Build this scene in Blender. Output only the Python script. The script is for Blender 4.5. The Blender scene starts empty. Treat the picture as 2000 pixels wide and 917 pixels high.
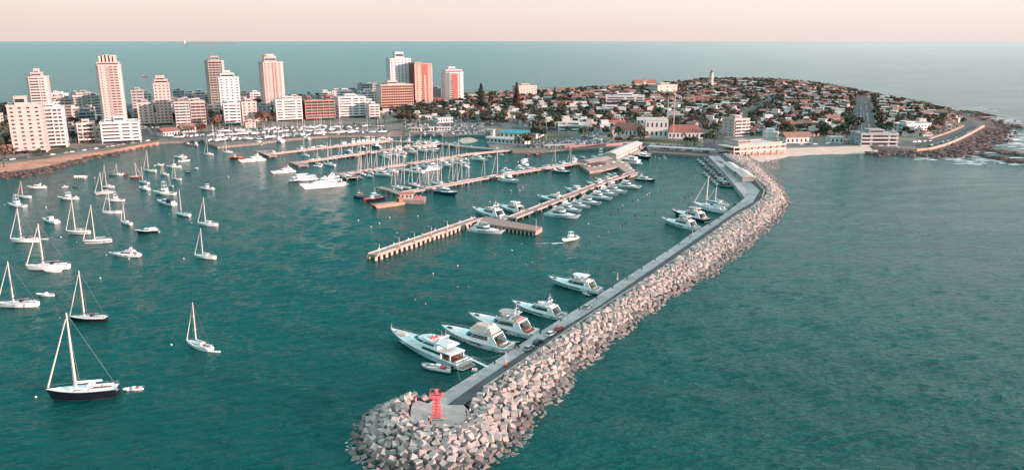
import bpy, math, random
from math import sin, cos, tan, atan, atan2, pi, radians, sqrt, hypot
from mathutils import Vector, Matrix, noise
from mathutils.geometry import delaunay_2d_cdt
random.seed(7)
R = random.Random(11)
# ------------------------------------------------------------------ camera model
CH = 90.0; FP = 1480.0; PX = 1000.0; PY = 458.5
PITCH = atan(378.5/FP)
cp_, sp_ = cos(PITCH), sin(PITCH)
def ray(px, py):
    x = (px-PX)/FP; y = (PY-py)/FP
    return Vector((x, cp_+y*sp_, -sp_+y*cp_))
def G(px, py, z=0.0):
    d = ray(px, py); t = (z-CH)/min(d.z, -1e-5)
    return Vector((d.x*t, d.y*t, z))
def proj(P):
    r = P[2]-CH; f = P[1]*cp_-r*sp_
    return PX+FP*P[0]/f, PY-FP*(P[1]*sp_+r*cp_)/f
def height_to(P, ytop):
    k = (PY-ytop)/FP
    return P[1]*(k*cp_-sp_)/(cp_+k*sp_)+CH-P[2]
scene = bpy.context.scene
COL = scene.collection
ROOTS = []
# ------------------------------------------------------------------ materials
MATS = {}
def mat(name, col, rough=0.6, var=0.0, scale=1.0, metal=0.0, bump=0.0, col2=None, spec=0.5, detail=4, coat=0.0, randv=0.0, stretch=None):
    if name in MATS: return MATS[name]
    m = bpy.data.materials.new(name); m.use_nodes = True
    nt = m.node_tree; b = nt.nodes['Principled BSDF']
    b.inputs['Roughness'].default_value = rough; b.inputs['Metallic'].default_value = metal
    b.inputs['Specular IOR Level'].default_value = spec
    if coat: b.inputs['Coat Weight'].default_value = coat
    c1 = (*col, 1)
    c2 = (*col2, 1) if col2 else (*[max(0, c*(1-var)) for c in col], 1)
    if not var and not col2 and not bump and not randv:
        b.inputs['Base Color'].default_value = c1
    else:
        tc = nt.nodes.new('ShaderNodeTexCoord'); nz = nt.nodes.new('ShaderNodeTexNoise')
        nz.inputs['Scale'].default_value = scale; nz.inputs['Detail'].default_value = detail; nz.inputs['Roughness'].default_value = .62
        src = tc.outputs['Object']
        if stretch:
            mp = nt.nodes.new('ShaderNodeMapping'); mp.inputs['Scale'].default_value = stretch
            nt.links.new(src, mp.inputs[0]); src = mp.outputs[0]
        nt.links.new(src, nz.inputs['Vector'])
        rp = nt.nodes.new('ShaderNodeValToRGB')
        rp.color_ramp.elements[0].position = .36; rp.color_ramp.elements[1].position = .64
        rp.color_ramp.elements[0].color = c2; rp.color_ramp.elements[1].color = c1
        nt.links.new(nz.outputs['Fac'], rp.inputs[0])
        out = rp.outputs[0]
        if randv:
            oi = nt.nodes.new('ShaderNodeObjectInfo'); mr = nt.nodes.new('ShaderNodeMapRange')
            mr.inputs['To Min'].default_value = 1-randv; mr.inputs['To Max'].default_value = 1+randv*.6
            nt.links.new(oi.outputs['Random'], mr.inputs['Value'])
            hs = nt.nodes.new('ShaderNodeHueSaturation'); nt.links.new(mr.outputs[0], hs.inputs['Value']); nt.links.new(out, hs.inputs['Color'])
            out = hs.outputs[0]
        nt.links.new(out, b.inputs['Base Color'])
        if bump:
            bp = nt.nodes.new('ShaderNodeBump'); bp.inputs['Strength'].default_value = .6; bp.inputs['Distance'].default_value = bump
            nt.links.new(nz.outputs['Fac'], bp.inputs['Height']); nt.links.new(bp.outputs[0], b.inputs['Normal'])
    MATS[name] = m; return m
GEL = mat('white_gelcoat', (.82,.82,.82), .25, .10, .35, coat=.3)
GEL2 = mat('cream_gelcoat', (.70,.66,.60), .3, .10, .4)
DECKM = mat('deck_white', (.76,.75,.74), .55, .14, .8)
TEAK = mat('teak', (.28,.16,.10), .6, .35, 3, stretch=(1,8,1))
NAVY = mat('navy_hull', (.010,.012,.020), .15, .2, .5, coat=.6)
BLUEH = mat('blue_hull', (.01,.07,.12), .3, .3, .6)
REDH = mat('red_hull', (.42,.03,.035), .35, .25, .6)
BROWNH = mat('brown_hull', (.20,.07,.05), .5, .3, .6)
GREENH = mat('green_hull', (.03,.16,.14), .5, .3, .6)
GLASS = mat('dark_glass', (.015,.03,.035), .06, spec=.8)
WINB = mat('window_glass', (.085,.095,.10), .12, .4, .25, spec=.7, randv=.75)
CANV = mat('canvas_blue', (.012,.04,.06), .8, .2, 1)
CUSH = mat('cushion_white', (.66,.62,.59), .8, .15, 1)
CANB = mat('canvas_beige', (.62,.46,.39), .8, .15, .6)
CANR = mat('canvas_brown', (.30,.10,.08), .8, .15, .6)
CANT = mat('canvas_teal', (.02,.20,.24), .8, .2, .6)
CANG = mat('canvas_grey', (.36,.37,.38), .8, .15, .6)
STEEL = mat('steel', (.55,.55,.55), .3, metal=.8)
MAST = mat('mast_alloy', (.74,.66,.62), .35, .08, .6)
WIRE = mat('rig_wire', (.30,.30,.30), .5)
ROPE = mat('rope', (.35,.33,.30), .8)
RUB_SHADE = mat('dark_rubber_and_shade', (.025,.025,.028), .6)  # rubber; also the painted deep shade under the landing stage
GREYT = mat('grey_tube', (.42,.43,.44), .5, .1, 1)
REDC = mat('red_cloth', (.45,.05,.05), .7, .2, 2)
ORNG = mat('orange_paint', (.65,.16,.05), .5)
CONC = mat('concrete', (.40,.385,.37), .85, .28, .35, bump=.05)
CONCL = mat('quay_concrete', (.42,.40,.395), .85, .34, .16, bump=.03)
CONCD = mat('old_concrete', (.24,.21,.20), .9, .35, .5, bump=.05)
ASPH_SHADE = mat('asphalt_and_shade', (.10,.10,.105), .9, .35, .12, bump=.02)  # asphalt on land roads; painted-in shade on the breakwater strip
ASPHL = mat('worn_asphalt', (.19,.175,.175), .9, .35, .05)
PAINT = mat('road_paint', (.6,.6,.6), .7, .2, 2)
CUBE = mat('cube_concrete', (.45,.39,.365), .9, .30, .9, bump=.10, randv=.30)
CUBEW = mat('wet_cube_concrete', (.20,.17,.16), .6, .4, .9, bump=.10, randv=.3)
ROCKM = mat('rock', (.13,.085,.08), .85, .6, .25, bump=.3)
SAND = mat('sand', (.62,.48,.40), .95, .18, .12)
SANDO = mat('orange_bank', (.56,.28,.19), .95, .35, .08, col2=(.30,.16,.11))
PIERW = mat('pier_wood', (.27,.17,.14), .85, .3, .5, bump=.03)
PIERL = mat('pier_boards', (.40,.28,.24), .85, .2, .8, stretch=(1,1,1))
REDT = mat('red_tile', (.31,.12,.10), .8, .35, .5)
REDT2 = mat('faded_tile', (.34,.18,.15), .85, .4, .5)
WHITEW = mat('white_wall', (.65,.62,.615), .8, .12, .15)
CREAMW = mat('cream_wall', (.56,.48,.43), .8, .15, .15)
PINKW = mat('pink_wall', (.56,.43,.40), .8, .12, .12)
GREYW = mat('grey_wall', (.38,.38,.39), .8, .2, .15)
BEIGEW = mat('beige_wall', (.42,.36,.33), .8, .15, .15)
BROWNW = mat('brown_wall', (.27,.13,.10), .85, .2, .3)
ORANW = mat('terracotta_wall', (.46,.17,.10), .85, .2, .3)
REDW = mat('brick_red_wall', (.36,.125,.10), .85, .2, .3)
ROOFW = mat('pale_roof', (.55,.53,.51), .9, .25, .3)
ROOFG = mat('grey_roof', (.26,.27,.27), .9, .3, .3)
BLUER = mat('blue_roof', (.02,.30,.36), .6, .2, .3)
CORAL = mat('coral_paint', (.70,.15,.16), .5, .12, 1.5)
BARK = mat('bark', (.07,.045,.03), .9, .3, 2)
def folm(name, c, c2): return mat(name, c, .8, col2=c2, scale=.7, spec=.2, randv=.35)
FOL = [folm('leaf_dark', (.075,.095,.07), (.04,.055,.042)), folm('leaf_olive', (.12,.12,.08), (.07,.075,.05)),
       folm('leaf_rust', (.19,.105,.08), (.10,.06,.045)), folm('leaf_green', (.08,.115,.075), (.045,.065,.045))]
GRASS = mat('grass', (.07,.09,.035), .95, .4, .1)
CARC = {'white': mat('car_white', (.72,.72,.72), .25, coat=.5), 'silver': mat('car_silver', (.40,.41,.42), .3, metal=.4, coat=.5),
        'black': mat('car_black', (.02,.02,.022), .25, coat=.5), 'grey': mat('car_grey', (.13,.135,.14), .3, coat=.5),
        'red': mat('car_red', (.40,.03,.04), .3, coat=.5), 'blue': mat('car_blue', (.03,.07,.16), .3, coat=.5)}
SKIN = mat('skin', (.45,.27,.2), .6); CLOTHD = mat('cloth_dark', (.03,.035,.05), .9); CLOTHR = mat('cloth_red', (.4,.07,.06), .9); CLOTHW = mat('cloth_white', (.6,.6,.6), .9)
# ------------------------------------------------------------------ mesh builder
class MB:
    def __init__(s): s.v = []; s.f = []; s.m = []
    def add(s, vs, fs, mi=0):
        o = len(s.v); s.v += [tuple(v) for v in vs]; s.f += [tuple(o+i for i in f) for f in fs]; s.m += [mi]*len(fs); return s
    def frustum(s, b, z0, t, z1, mi=0, bottom=False):
        n = len(b)
        zb = z0 if isinstance(z0, (list, tuple)) else [z0]*n
        zt = z1 if isinstance(z1, (list, tuple)) else [z1]*n
        vs = [(p[0], p[1], zb[i]) for i, p in enumerate(b)]+[(p[0], p[1], zt[i]) for i, p in enumerate(t)]
        fs = [(i, (i+1) % n, n+(i+1) % n, n+i) for i in range(n)]+[tuple(range(n, 2*n))]
        if bottom: fs.append(tuple(range(n-1, -1, -1)))
        return s.add(vs, fs, mi)
    def box(s, x0, x1, y0, y1, z0, z1, mi=0):
        p = [(x0,y0),(x1,y0),(x1,y1),(x0,y1)]; return s.frustum(p, z0, p, z1, mi, True)
    def obox(s, c, sx, sy, sz, rz=0, mi=0, z0=None):
        cc, ss = cos(rz), sin(rz)
        p = [(c[0]+cc*a*sx/2-ss*b*sy/2, c[1]+ss*a*sx/2+cc*b*sy/2) for a, b in ((-1,-1),(1,-1),(1,1),(-1,1))]
        z = c[2] if z0 is None else z0
        return s.frustum(p, z, p, z+sz, mi, True)
    def tube(s, p, q, r, r2=None, n=6, mi=0):
        p = Vector(p); q = Vector(q); d = q-p
        if d.length < 1e-6: return s
        d.normalize(); a = d.orthogonal().normalized(); b = d.cross(a); r2 = r if r2 is None else r2
        vs = [p+(a*cos(2*pi*i/n)+b*sin(2*pi*i/n))*r for i in range(n)]+[q+(a*cos(2*pi*i/n)+b*sin(2*pi*i/n))*r2 for i in range(n)]
        fs = [(i, (i+1) % n, n+(i+1) % n, n+i) for i in range(n)]+[tuple(range(n-1,-1,-1)), tuple(range(n, 2*n))]
        return s.add(vs, fs, mi)
    def path(s, pts, r, n=5, mi=0):
        for a, b in zip(pts, pts[1:]): s.tube(a, b, r, n=n, mi=mi)
        return s
    def lathe(s, prof, n=10, c=(0,0,0), mi=0, sx=1, sy=1):
        vs = [(c[0]+r*cos(2*pi*i/n)*sx, c[1]+r*sin(2*pi*i/n)*sy, c[2]+z) for r, z in prof for i in range(n)]
        k = len(prof)
        fs = [(j*n+i, j*n+(i+1) % n, (j+1)*n+(i+1) % n, (j+1)*n+i) for j in range(k-1) for i in range(n)]
        fs += [tuple(range(n-1,-1,-1)), tuple(range((k-1)*n, k*n))]
        return s.add(vs, fs, mi)
    def ball(s, c, r, n=7, mi=0, sz=1, jit=0, rnd=R):
        k = max(3, n//2+1)
        vs = [(c[0], c[1], c[2]-r*sz)]
        for j in range(1, k):
            th = -pi/2+pi*j/k
            for i in range(n):
                rr = r*(1+jit*(rnd.random()-.5))
                vs.append((c[0]+rr*cos(th)*cos(2*pi*i/n), c[1]+rr*cos(th)*sin(2*pi*i/n), c[2]+rr*sin(th)*sz))
        vs.append((c[0], c[1], c[2]+r*sz)); L = len(vs)-1
        fs = [(0, 1+(i+1) % n, 1+i) for i in range(n)]
        for j in range(k-2):
            for i in range(n):
                a = 1+j*n; b = a+n; fs.append((a+i, a+(i+1) % n, b+(i+1) % n, b+i))
        a = 1+(k-2)*n; fs += [(a+i, a+(i+1) % n, L) for i in range(n)]
        return s.add(vs, fs, mi)
    def mesh(s, name, mats, smooth=False):
        me = bpy.data.meshes.new(name); me.from_pydata(s.v, [], s.f)
        if not isinstance(mats, (list, tuple)): mats = [mats]
        for m in mats: me.materials.append(m)
        if len(mats) > 1: me.polygons.foreach_set('material_index', s.m)
        if smooth: me.polygons.foreach_set('use_smooth', [True]*len(me.polygons))
        me.update(); return me
    def build(s, name, mats, parent=None, smooth=False, loc=None):
        return link(name, s.mesh(name, mats, smooth), parent, loc)
def link(name, me, parent=None, loc=None, rz=0, sc=None):
    o = bpy.data.objects.new(name, me); COL.objects.link(o)
    if parent: o.parent = parent
    if loc is not None: o.location = loc
    if rz: o.rotation_euler[2] = rz
    if sc is not None: o.scale = sc
    if parent: KIDS.setdefault(parent.name, []).append(o)
    return o
KIDS = {}
def empty(name, loc=(0,0,0), rz=0):
    o = bpy.data.objects.new(name, None); COL.objects.link(o); o.location = loc; o.rotation_euler[2] = rz
    o.empty_display_size = .1; return o
def copy_tree(o, parent=None):
    c = o.copy(); COL.objects.link(c)
    if parent: c.parent = parent; KIDS.setdefault(parent.name, []).append(c)
    for ch in KIDS.get(o.name, []): copy_tree(ch, c)
    return c
class Proto:           # first use takes the built thing itself, later uses copy it
    def __init__(s, fn, *a, **k): s.fn = fn; s.a = a; s.k = k; s.o = None; s.used = False
    def get(s):
        if s.o is None: s.o = s.fn(*s.a, **s.k); s.first = True; return s.o
        return copy_tree(s.o)
def tag(o, label, cat, group=None):
    o['label'] = label; o['category'] = cat
    if group: o['group'] = group
    ROOTS.append(o); return o
def struct(name, mb, m, kind='structure', smooth=False):
    o = mb.build(name, m, smooth=smooth); o['kind'] = kind; return o
def inpoly(x, y, P):
    c = False; n = len(P); j = n-1
    for i in range(n):
        xi, yi = P[i][0], P[i][1]; xj, yj = P[j][0], P[j][1]
        if (yi > y) != (yj > y) and x < (xj-xi)*(y-yi)/(yj-yi)+xi: c = not c
        j = i
    return c
def segdist(x, y, a, b):
    dx, dy = b[0]-a[0], b[1]-a[1]; l = dx*dx+dy*dy
    t = 0 if l == 0 else max(0, min(1, ((x-a[0])*dx+(y-a[1])*dy)/l))
    return hypot(x-a[0]-t*dx, y-a[1]-t*dy)
def offset_path(pts, w):
    L = []; Rr = []
    for i, p in enumerate(pts):
        a = pts[max(0, i-1)]; b = pts[min(len(pts)-1, i+1)]
        d = Vector((b[0]-a[0], b[1]-a[1])).normalized(); n = Vector((-d.y, d.x))
        L.append((p[0]+n.x*w/2, p[1]+n.y*w/2)); Rr.append((p[0]-n.x*w/2, p[1]-n.y*w/2))
    return L, Rr
def resample(pts, step):
    out = [Vector(pts[0])]
    for a, b in zip(pts, pts[1:]):
        a = Vector(a); b = Vector(b); n = max(1, int((b-a).length/step+.5))
        for i in range(1, n+1): out.append(a.lerp(b, i/n))
    return out
def strip(mb, pts, w, z0, z1, mi=0):
    L, Rr = offset_path(pts, w); n = len(pts)
    vs = []
    for a, b in zip(L, Rr): vs += [(a[0],a[1],z1),(b[0],b[1],z1),(a[0],a[1],z0),(b[0],b[1],z0)]
    fs = []
    for i in range(n-1):
        a = 4*i; b = a+4
        fs += [(a,a+1,b+1,b),(a,b,b+2,a+2),(a+1,a+3,b+3,b+1),(a+2,b+2,b+3,a+3)]
    fs += [(0,2,3,1),(4*n-4,4*n-3,4*n-1,4*n-2)]
    return mb.add(vs, fs, mi)
def polyprism(mb, poly, z0, z1, mi=0):
    n = len(poly)
    if sum(poly[i][0]*poly[(i+1)%n][1]-poly[(i+1)%n][0]*poly[i][1] for i in range(n)) < 0: poly = poly[::-1]
    r = delaunay_2d_cdt([Vector((p[0],p[1])) for p in poly], [], [list(range(n))], 1, 1e-4)
    V, Fc = r[0], r[2]
    mb.add([(v.x,v.y,z1) for v in V], [tuple(f) for f in Fc], mi)
    mb.add([(p[0],p[1],z1) for p in poly]+[(p[0],p[1],z0) for p in poly], [(i, n+i, n+(i+1)%n, (i+1)%n) for i in range(n)], mi)
    return mb
# ------------------------------------------------------------------ terrain
HILLC = G(1395, 166, 8); HILLC = (HILLC.x, HILLC.y)
land_px = [(-500,440),(-150,350),(0,322),(100,308),(200,295),(310,277),(368,275),(395,273),(400,278),(424,286),(500,279),(560,271),(640,265),(700,264),(757,263),
 (770,253),(785,253),(790,262),(870,263),(945,264),(953,270),(951,279),(958,287),(1001,294),(1076,293.5),(1200,288),(1262,284),(1268,297),(1384,305),(1410,304),(1445,303),
 (1470,298),(1520,290),(1600,287),(1700,284),(1758,290),(1815,292),(1870,274),(1921,247),(1925,241),(1880,227),(1800,207),(1700,187),(1600,168),(1540,161),(1400,160),(1200,166),(1000,175),
 (800,180),(600,186),(420,194),(260,203),(0,205),(-500,215)]
LAND = [G(x, y, 2) for x, y in land_px]
LANDP = [(v.x, v.y) for v in LAND]
def coastd(x, y):
    return min(segdist(x, y, LANDP[i], LANDP[(i+1) % len(LANDP)]) for i in range(len(LANDP)))
def hill(x, y):
    dx = (x-HILLC[0])/520; dy = (y-HILLC[1])/420
    return 7*math.exp(-(dx*dx+dy*dy)*1.3)
HC = {}
def terr(x, y):
    k = (round(x), round(y))
    if k not in HC:
        h = hill(x, y)
        if h > .15:
            if inpoly(x, y, LANDP): h *= min(1, coastd(x, y)/90)
            else: h = 0
        HC[k] = 2+h
    return HC[k]
def GT(px, py):
    z = 2
    for _ in range(6): P = G(px, py, z); z = .5*z+.5*terr(P.x, P.y)
    P = G(px, py, z); P.z = terr(P.x, P.y); return P
# land sheet
inner = []
x0 = min(p[0] for p in LANDP); x1 = max(p[0] for p in LANDP); y0 = min(p[1] for p in LANDP); y1 = max(p[1] for p in LANDP)
y = y0
while y < y1:
    x = max(x0, -1100)
    while x < x1:
        if inpoly(x, y, LANDP) and hill(x, y) > .1 and coastd(x, y) > 8: inner.append((x, y))
        x += 30
    y += 30
nL = len(LANDP)
res = delaunay_2d_cdt([Vector(p) for p in LANDP]+[Vector(p) for p in inner], [], [list(range(nL))], 1, 1e-3)
mb = MB()
mb.add([(v.x, v.y, terr(v.x, v.y) if i >= nL else 2) for i, v in enumerate(res[0])], [tuple(f) for f in res[2]])
struct('ground', mb, mat('ground_soil', (.24,.21,.19), .95, col2=(.09,.095,.06), scale=.035, detail=8))
mb = MB(); vs = [(p[0],p[1],1.995) for p in LANDP]+[(p[0],p[1],-4) for p in LANDP]
mb.add(vs, [(i, nL+i, nL+(i+1) % nL, (i+1) % nL) for i in range(nL)])
struct('quay_face', mb, CONCD)
# ------------------------------------------------------------------ water
def water_mat():
    m = bpy.data.materials.new('sea_water'); m.use_nodes = True; nt = m.node_tree; b = nt.nodes['Principled BSDF']; N = nt.nodes.new; K = nt.links.new
    b.inputs['Roughness'].default_value = .14; b.inputs['IOR'].default_value = 1.333; b.inputs['Specular IOR Level'].default_value = .40; b.inputs['Specular Tint'].default_value = (.30,.95,.99,1)
    tc = N('ShaderNodeTexCoord')
    def nz(scale, st, det=3, rot=0, rough=.55):
        mp = N('ShaderNodeMapping'); mp.inputs['Scale'].default_value = st; mp.inputs['Rotation'].default_value = (0,0,radians(rot))
        K(tc.outputs['Object'], mp.inputs[0]); n = N('ShaderNodeTexNoise'); n.inputs['Scale'].default_value = scale; n.inputs['Detail'].default_value = det
        n.inputs['Roughness'].default_value = rough
        K(mp.outputs[0], n.inputs['Vector']); return n.outputs['Fac']
    def math(op, a, c):
        n = N('ShaderNodeMath'); n.operation = op
        for i, q in enumerate((a, c)):
            if isinstance(q, (int, float)): n.inputs[i].default_value = q
            else: K(q, n.inputs[i])
        return n.outputs[0]
    a = nz(.34, (.42,1,1), 5, 14, .62); c = nz(1.3, (.5,1,1), 3, -12); d = nz(.05, (.45,1,1), 2, 20); e = nz(.012, (.5,1,1), 3, 5)
    ri = math('SUBTRACT', 1.0, math('ABSOLUTE', math('SUBTRACT', math('MULTIPLY', a, 2.0), 1.0), 0))
    c2 = nz(.62, (.40,1,1), 3, 22, .6); ri2 = math('SUBTRACT', 1.0, math('ABSOLUTE', math('SUBTRACT', math('MULTIPLY', c2, 2.0), 1.0), 0))
    h = math('ADD', math('MULTIPLY', ri, .85), math('MULTIPLY', c, .35)); h = math('ADD', h, math('MULTIPLY', ri2, .38)); h = math('ADD', h, math('MULTIPLY', a, .5)); h = math('ADD', h, math('MULTIPLY', d, 1.6))
    patch = N('ShaderNodeMapRange'); patch.inputs['From Min'].default_value = .3; patch.inputs['From Max'].default_value = .7; patch.inputs['To Min'].default_value = .55; patch.inputs['To Max'].default_value = 1.15
    K(e, patch.inputs['Value']); h = math('MULTIPLY', h, patch.outputs[0])
    bp = N('ShaderNodeBump'); bp.inputs['Strength'].default_value = 1.0; bp.inputs['Distance'].default_value = WAVE
    K(h, bp.inputs['Height']); K(bp.outputs[0], b.inputs['Normal'])
    rp = N('ShaderNodeValToRGB'); rp.color_ramp.elements[0].position = .3; rp.color_ramp.elements[1].position = .7
    rp.color_ramp.elements[0].color = (*WC0, 1); rp.color_ramp.elements[1].color = (*WC1, 1)
    K(e, rp.inputs[0])
    # water is paler where it is shallow: over the sandy shelf beside the beach and round the point
    K(rp.outputs[0], b.inputs['Base Color'])
    return m
WAMP = 1.0; WAVE = 1.0; WC0 = (.000,.045,.041); WC1 = (.000,.074,.067)
import numpy as np
def sea_mesh():
    # one sheet: a fine fan of real waves in front of the mole, coarse rings beside and beyond it
    A0, A1 = radians(90-47), radians(90+47); rr = [96.0]
    while rr[-1] < 900: r = rr[-1]; rr.append(r+max(.42, r*r/(90*740)*.75))
    rr = np.array(rr); th = np.linspace(A0, A1, 860); Rg, Tg = np.meshgrid(rr, th, indexing='ij')
    X = Rg*np.cos(Tg); Y = Rg*np.sin(Tg); Z = np.zeros_like(X); g = np.random.RandomState(4)
    for k in range(46):
        lam = 1.5*(7.5/1.5)**(g.rand()**1.15); head = radians(-78+g.normal(0, 22)); kx, ky = np.cos(head)*2*pi/lam, np.sin(head)*2*pi/lam
        amp = WAMP*lam*.0112*(1 if lam < 4 else .62); ph = g.rand()*6.28
        fade = np.clip((lam*90*740/(Rg*Rg)-1.3)/1.5, 0, 1)      # drop waves the grid can no longer carry
        s = (np.sin(kx*X+ky*Y+ph)+1)/2; Z += amp*fade*(s**1.7-.4)
    for (cx, cy, lam, amp) in ((230, 560, 26, .16), (30, 640, 19, .10), (330, 260, 15, .10)):
        d = np.hypot(X-cx, Y-cy); Z += amp*np.sin(d*2*pi/lam)*np.clip(1.4-Rg/650, 0, 1)
    lo = np.cos(X*.011+1.3+.6*np.sin(Y*.013))*np.cos(Y*.017+X*.004); Z *= .92+.14*lo
    edge = np.minimum(np.clip((Rg-96)/6, 0, 1), np.clip((900-Rg)/200, 0, 1))*np.clip((th-A0)/.03, 0, 1)[None,:]*np.clip((A1-th)/.03, 0, 1)[None,:]
    Z *= edge; nr, nt_ = X.shape; V = [np.stack([X,Y,Z], -1).reshape(-1,3)]
    i = np.arange(nr-1)[:,None]*nt_+np.arange(nt_-1)[None,:]; F = [np.stack([i, i+nt_, i+nt_+1, i+1], -1).reshape(-1,4)]; off = nr*nt_
    def ring(r0, r1, a0, a1, m):
        nonlocal off
        a = np.linspace(a0, a1, m); P = [np.stack([r*np.cos(a), r*np.sin(a), 0*a], -1) for r in (r0, r1)]; V.append(np.concatenate(P)); j = off+np.arange(m-1)
        F.append(np.stack([j, j+m, j+m+1, j+1], -1)); off += 2*m
    ring(.01, 96, 0, 2*pi, 97); ring(96, rr[-1], A1, A0+2*pi, 121)
    for r0, r1 in ((rr[-1], 2500), (2500, 9000), (9000, 40000), (40000, 160000)): ring(r0, r1, A0, A0+2*pi, 861)
    V = np.concatenate(V); F = np.concatenate(F); me = bpy.data.meshes.new('water')
    me.vertices.add(len(V)); me.vertices.foreach_set('co', V.astype(np.float32).ravel()); me.loops.add(len(F)*4); me.loops.foreach_set('vertex_index', F[:,::-1].astype(np.int32).ravel())
    me.polygons.add(len(F)); me.polygons.foreach_set('loop_start', np.arange(len(F), dtype=np.int32)*4); me.update(calc_edges=True); me.validate()
    me.polygons.foreach_set('use_smooth', [True]*len(me.polygons)); me.materials.append(water_mat()); return me
o = link('water', sea_mesh()); o['kind'] = 'structure'
if o.data.polygons[0].normal.z < 0: o.data.flip_normals()
mb = MB(); mb.add([(-3000,-100,-12),(3000,-100,-12),(3000,4000,-12),(-3000,4000,-12)], [(0,1,2,3)])
struct('sea_floor', mb, SAND)
# ------------------------------------------------------------------ shores
def bank(name, top, bot, m, zt=1.99, zb=-.6, seg=6, rough=.5):
    mb = MB(); n = len(top); k = 5
    T = [G(x, y, zt) for x, y in top]; B = [G(x, y, 0) for x, y in bot]
    T2 = []; B2 = []
    for i in range(n-1):
        for j in range(seg): T2.append(T[i].lerp(T[i+1], j/seg)); B2.append(B[i].lerp(B[i+1], j/seg))
    T2.append(T[-1]); B2.append(B[-1]); vs = []
    for i, (a, b) in enumerate(zip(T2, B2)):
        for j in range(k+1):
            t = j/k; p = a.lerp(b, t*1.15); z = zt+(zb-zt)*t**1.2
            if 0 < j: z += (noise.noise(p*.12))*rough*t; p = p+Vector((noise.noise(p*.2)*rough*2, noise.noise(p*.2+Vector((9,9,9)))*rough*2, 0))
            vs.append((p.x, p.y, z if j else zt-.01))
    fs = [(i*(k+1)+j, i*(k+1)+j+1, (i+1)*(k+1)+j+1, (i+1)*(k+1)+j) for i in range(len(T2)-1) for j in range(k)]
    mb.add(vs, fs); return struct(name, mb, m, smooth=True)
bank('shore_bank', [(-500,440),(-150,350),(0,322),(100,308),(200,295),(310,277)], [(-520,490),(-150,378),(0,338),(110,325),(215,302),(312,282)], SANDO)
bank('beach', [(1458,300),(1470,298),(1520,290),(1600,287),(1700,284),(1758,290)], [(1474,318),(1492,317),(1545,306),(1620,302),(1700,301),(1765,297)], SAND, rough=.1)
bank('rock_shelf', [(1700,285),(1758,290),(1815,292),(1870,274),(1921,247),(1925,241),(1880,227),(1800,207),(1700,187),(1600,168),(1540,161)],
     [(1705,300),(1760,303),(1865,303),(1925,280),(1962,258),(1950,240),(1890,224),(1805,204),(1705,184),(1602,165),(1541,158)], ROCKM, rough=1.4)
# slipway and sandbar of the inner basin
mb = MB(); a, b, c, d = G(757,255,2.03), G(789,254,2.03), G(795,272,-1.0), G(752,272,-1.0); mb.add([a,b,c,d], [(0,1,2,3)])
struct('slipway', mb, mat('slip_red', (.36,.19,.16), .9, .2, .1))
mb = MB(); P = [G(x, y, .12) for x, y in [(884,276),(893,268),(915,264.5),(934,268),(944,276),(925,282),(905,283)]]
c0 = sum(P, Vector())/7; mb.add([tuple(c0+Vector((0,0,.35)))]+[(p.x,p.y,-.25) for p in P], [(0, 1+i, 1+(i+1) % 7) for i in range(7)]); struct('sandbar', mb, SAND)
# rocks
rk = random.Random(5)
def rock_into(mb, c, s):
    n = rk.choice((5,6,7)); ang = rk.random()*6; base = []; top = []
    for i in range(n):
        r = s*(.75+.5*rk.random()); a = ang+2*pi*i/n
        base.append((c[0]+r*cos(a)*1.5, c[1]+r*sin(a))); r *= .45+.3*rk.random(); top.append((c[0]+r*cos(a)*1.5+.2*s*rk.random(), c[1]+r*sin(a)))
    mb.frustum(base, c[2]-s*.5, top, [c[2]+s*(.25+.35*rk.random()) for _ in range(n)])
mb = MB()
def scatter_line(pts, w, n, s0, s1, z=0.2):
    P = [G(x, y, 0) for x, y in pts]; L = [(b-a).length for a, b in zip(P, P[1:])]; T = sum(L)
    for _ in range(n):
        t = rk.random()*T; i = 0
        while t > L[i] and i < len(L)-1: t -= L[i]; i += 1
        p = P[i].lerp(P[i+1], t/L[i]); q = p+Vector((rk.gauss(0, w), rk.gauss(0, w), 0))
        rock_into(mb, (q.x, q.y, z+rk.random()*.5), s0+(s1-s0)*rk.random()**2)
scatter_line([(-150,374),(0,340),(60,338),(120,324),(180,308),(230,300)], 3.0, 520, .5, 2.0)
scatter_line([(-120,385),(0,346),(50,344),(100,333)], 3.5, 200, .5, 1.8, 0)
scatter_line([(180,308),(250,294),(305,282)], 1.2, 130, .4, 1.0)
scatter_line([(1690,302),(1760,302),(1860,304),(1920,281),(1958,258)], 7, 420, .7, 3.2, .1)
scatter_line([(1760,298),(1850,296),(1900,278),(1945,255)], 7, 260, .7, 3.0, .8)
scatter_line([(1962,258),(1950,240),(1880,222),(1800,203),(1700,183),(1600,164),(1540,157)], 8, 520, 1.0, 4.0, .1)
scatter_line([(1882,217),(1935,227)], 5, 90, 1, 4, 0); scatter_line([(1948,240),(1966,247)], 6, 60, 1, 3, 0); scatter_line([(1640,172),(1664,174)], 9, 40, 2, 4, 0)
scatter_line([(1885,298),(1908,303)], 4, 60, .6, 2.5, 0)
scatter_line([(1930,293),(1975,301)], 3, 90, .8, 3, 0); scatter_line([(1925,306),(1958,310)], 3, 80, .8, 3, 0); scatter_line([(1965,314),(2010,318)], 3, 80, .8, 3, 0); scatter_line([(1990,303),(2030,308)], 3, 60, .8, 3, 0)
scatter_line([(1760,210),(1790,214)], 6, 40, 1, 2, 1)
struct('shore_rocks', mb, ROCKM, 'stuff')
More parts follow.
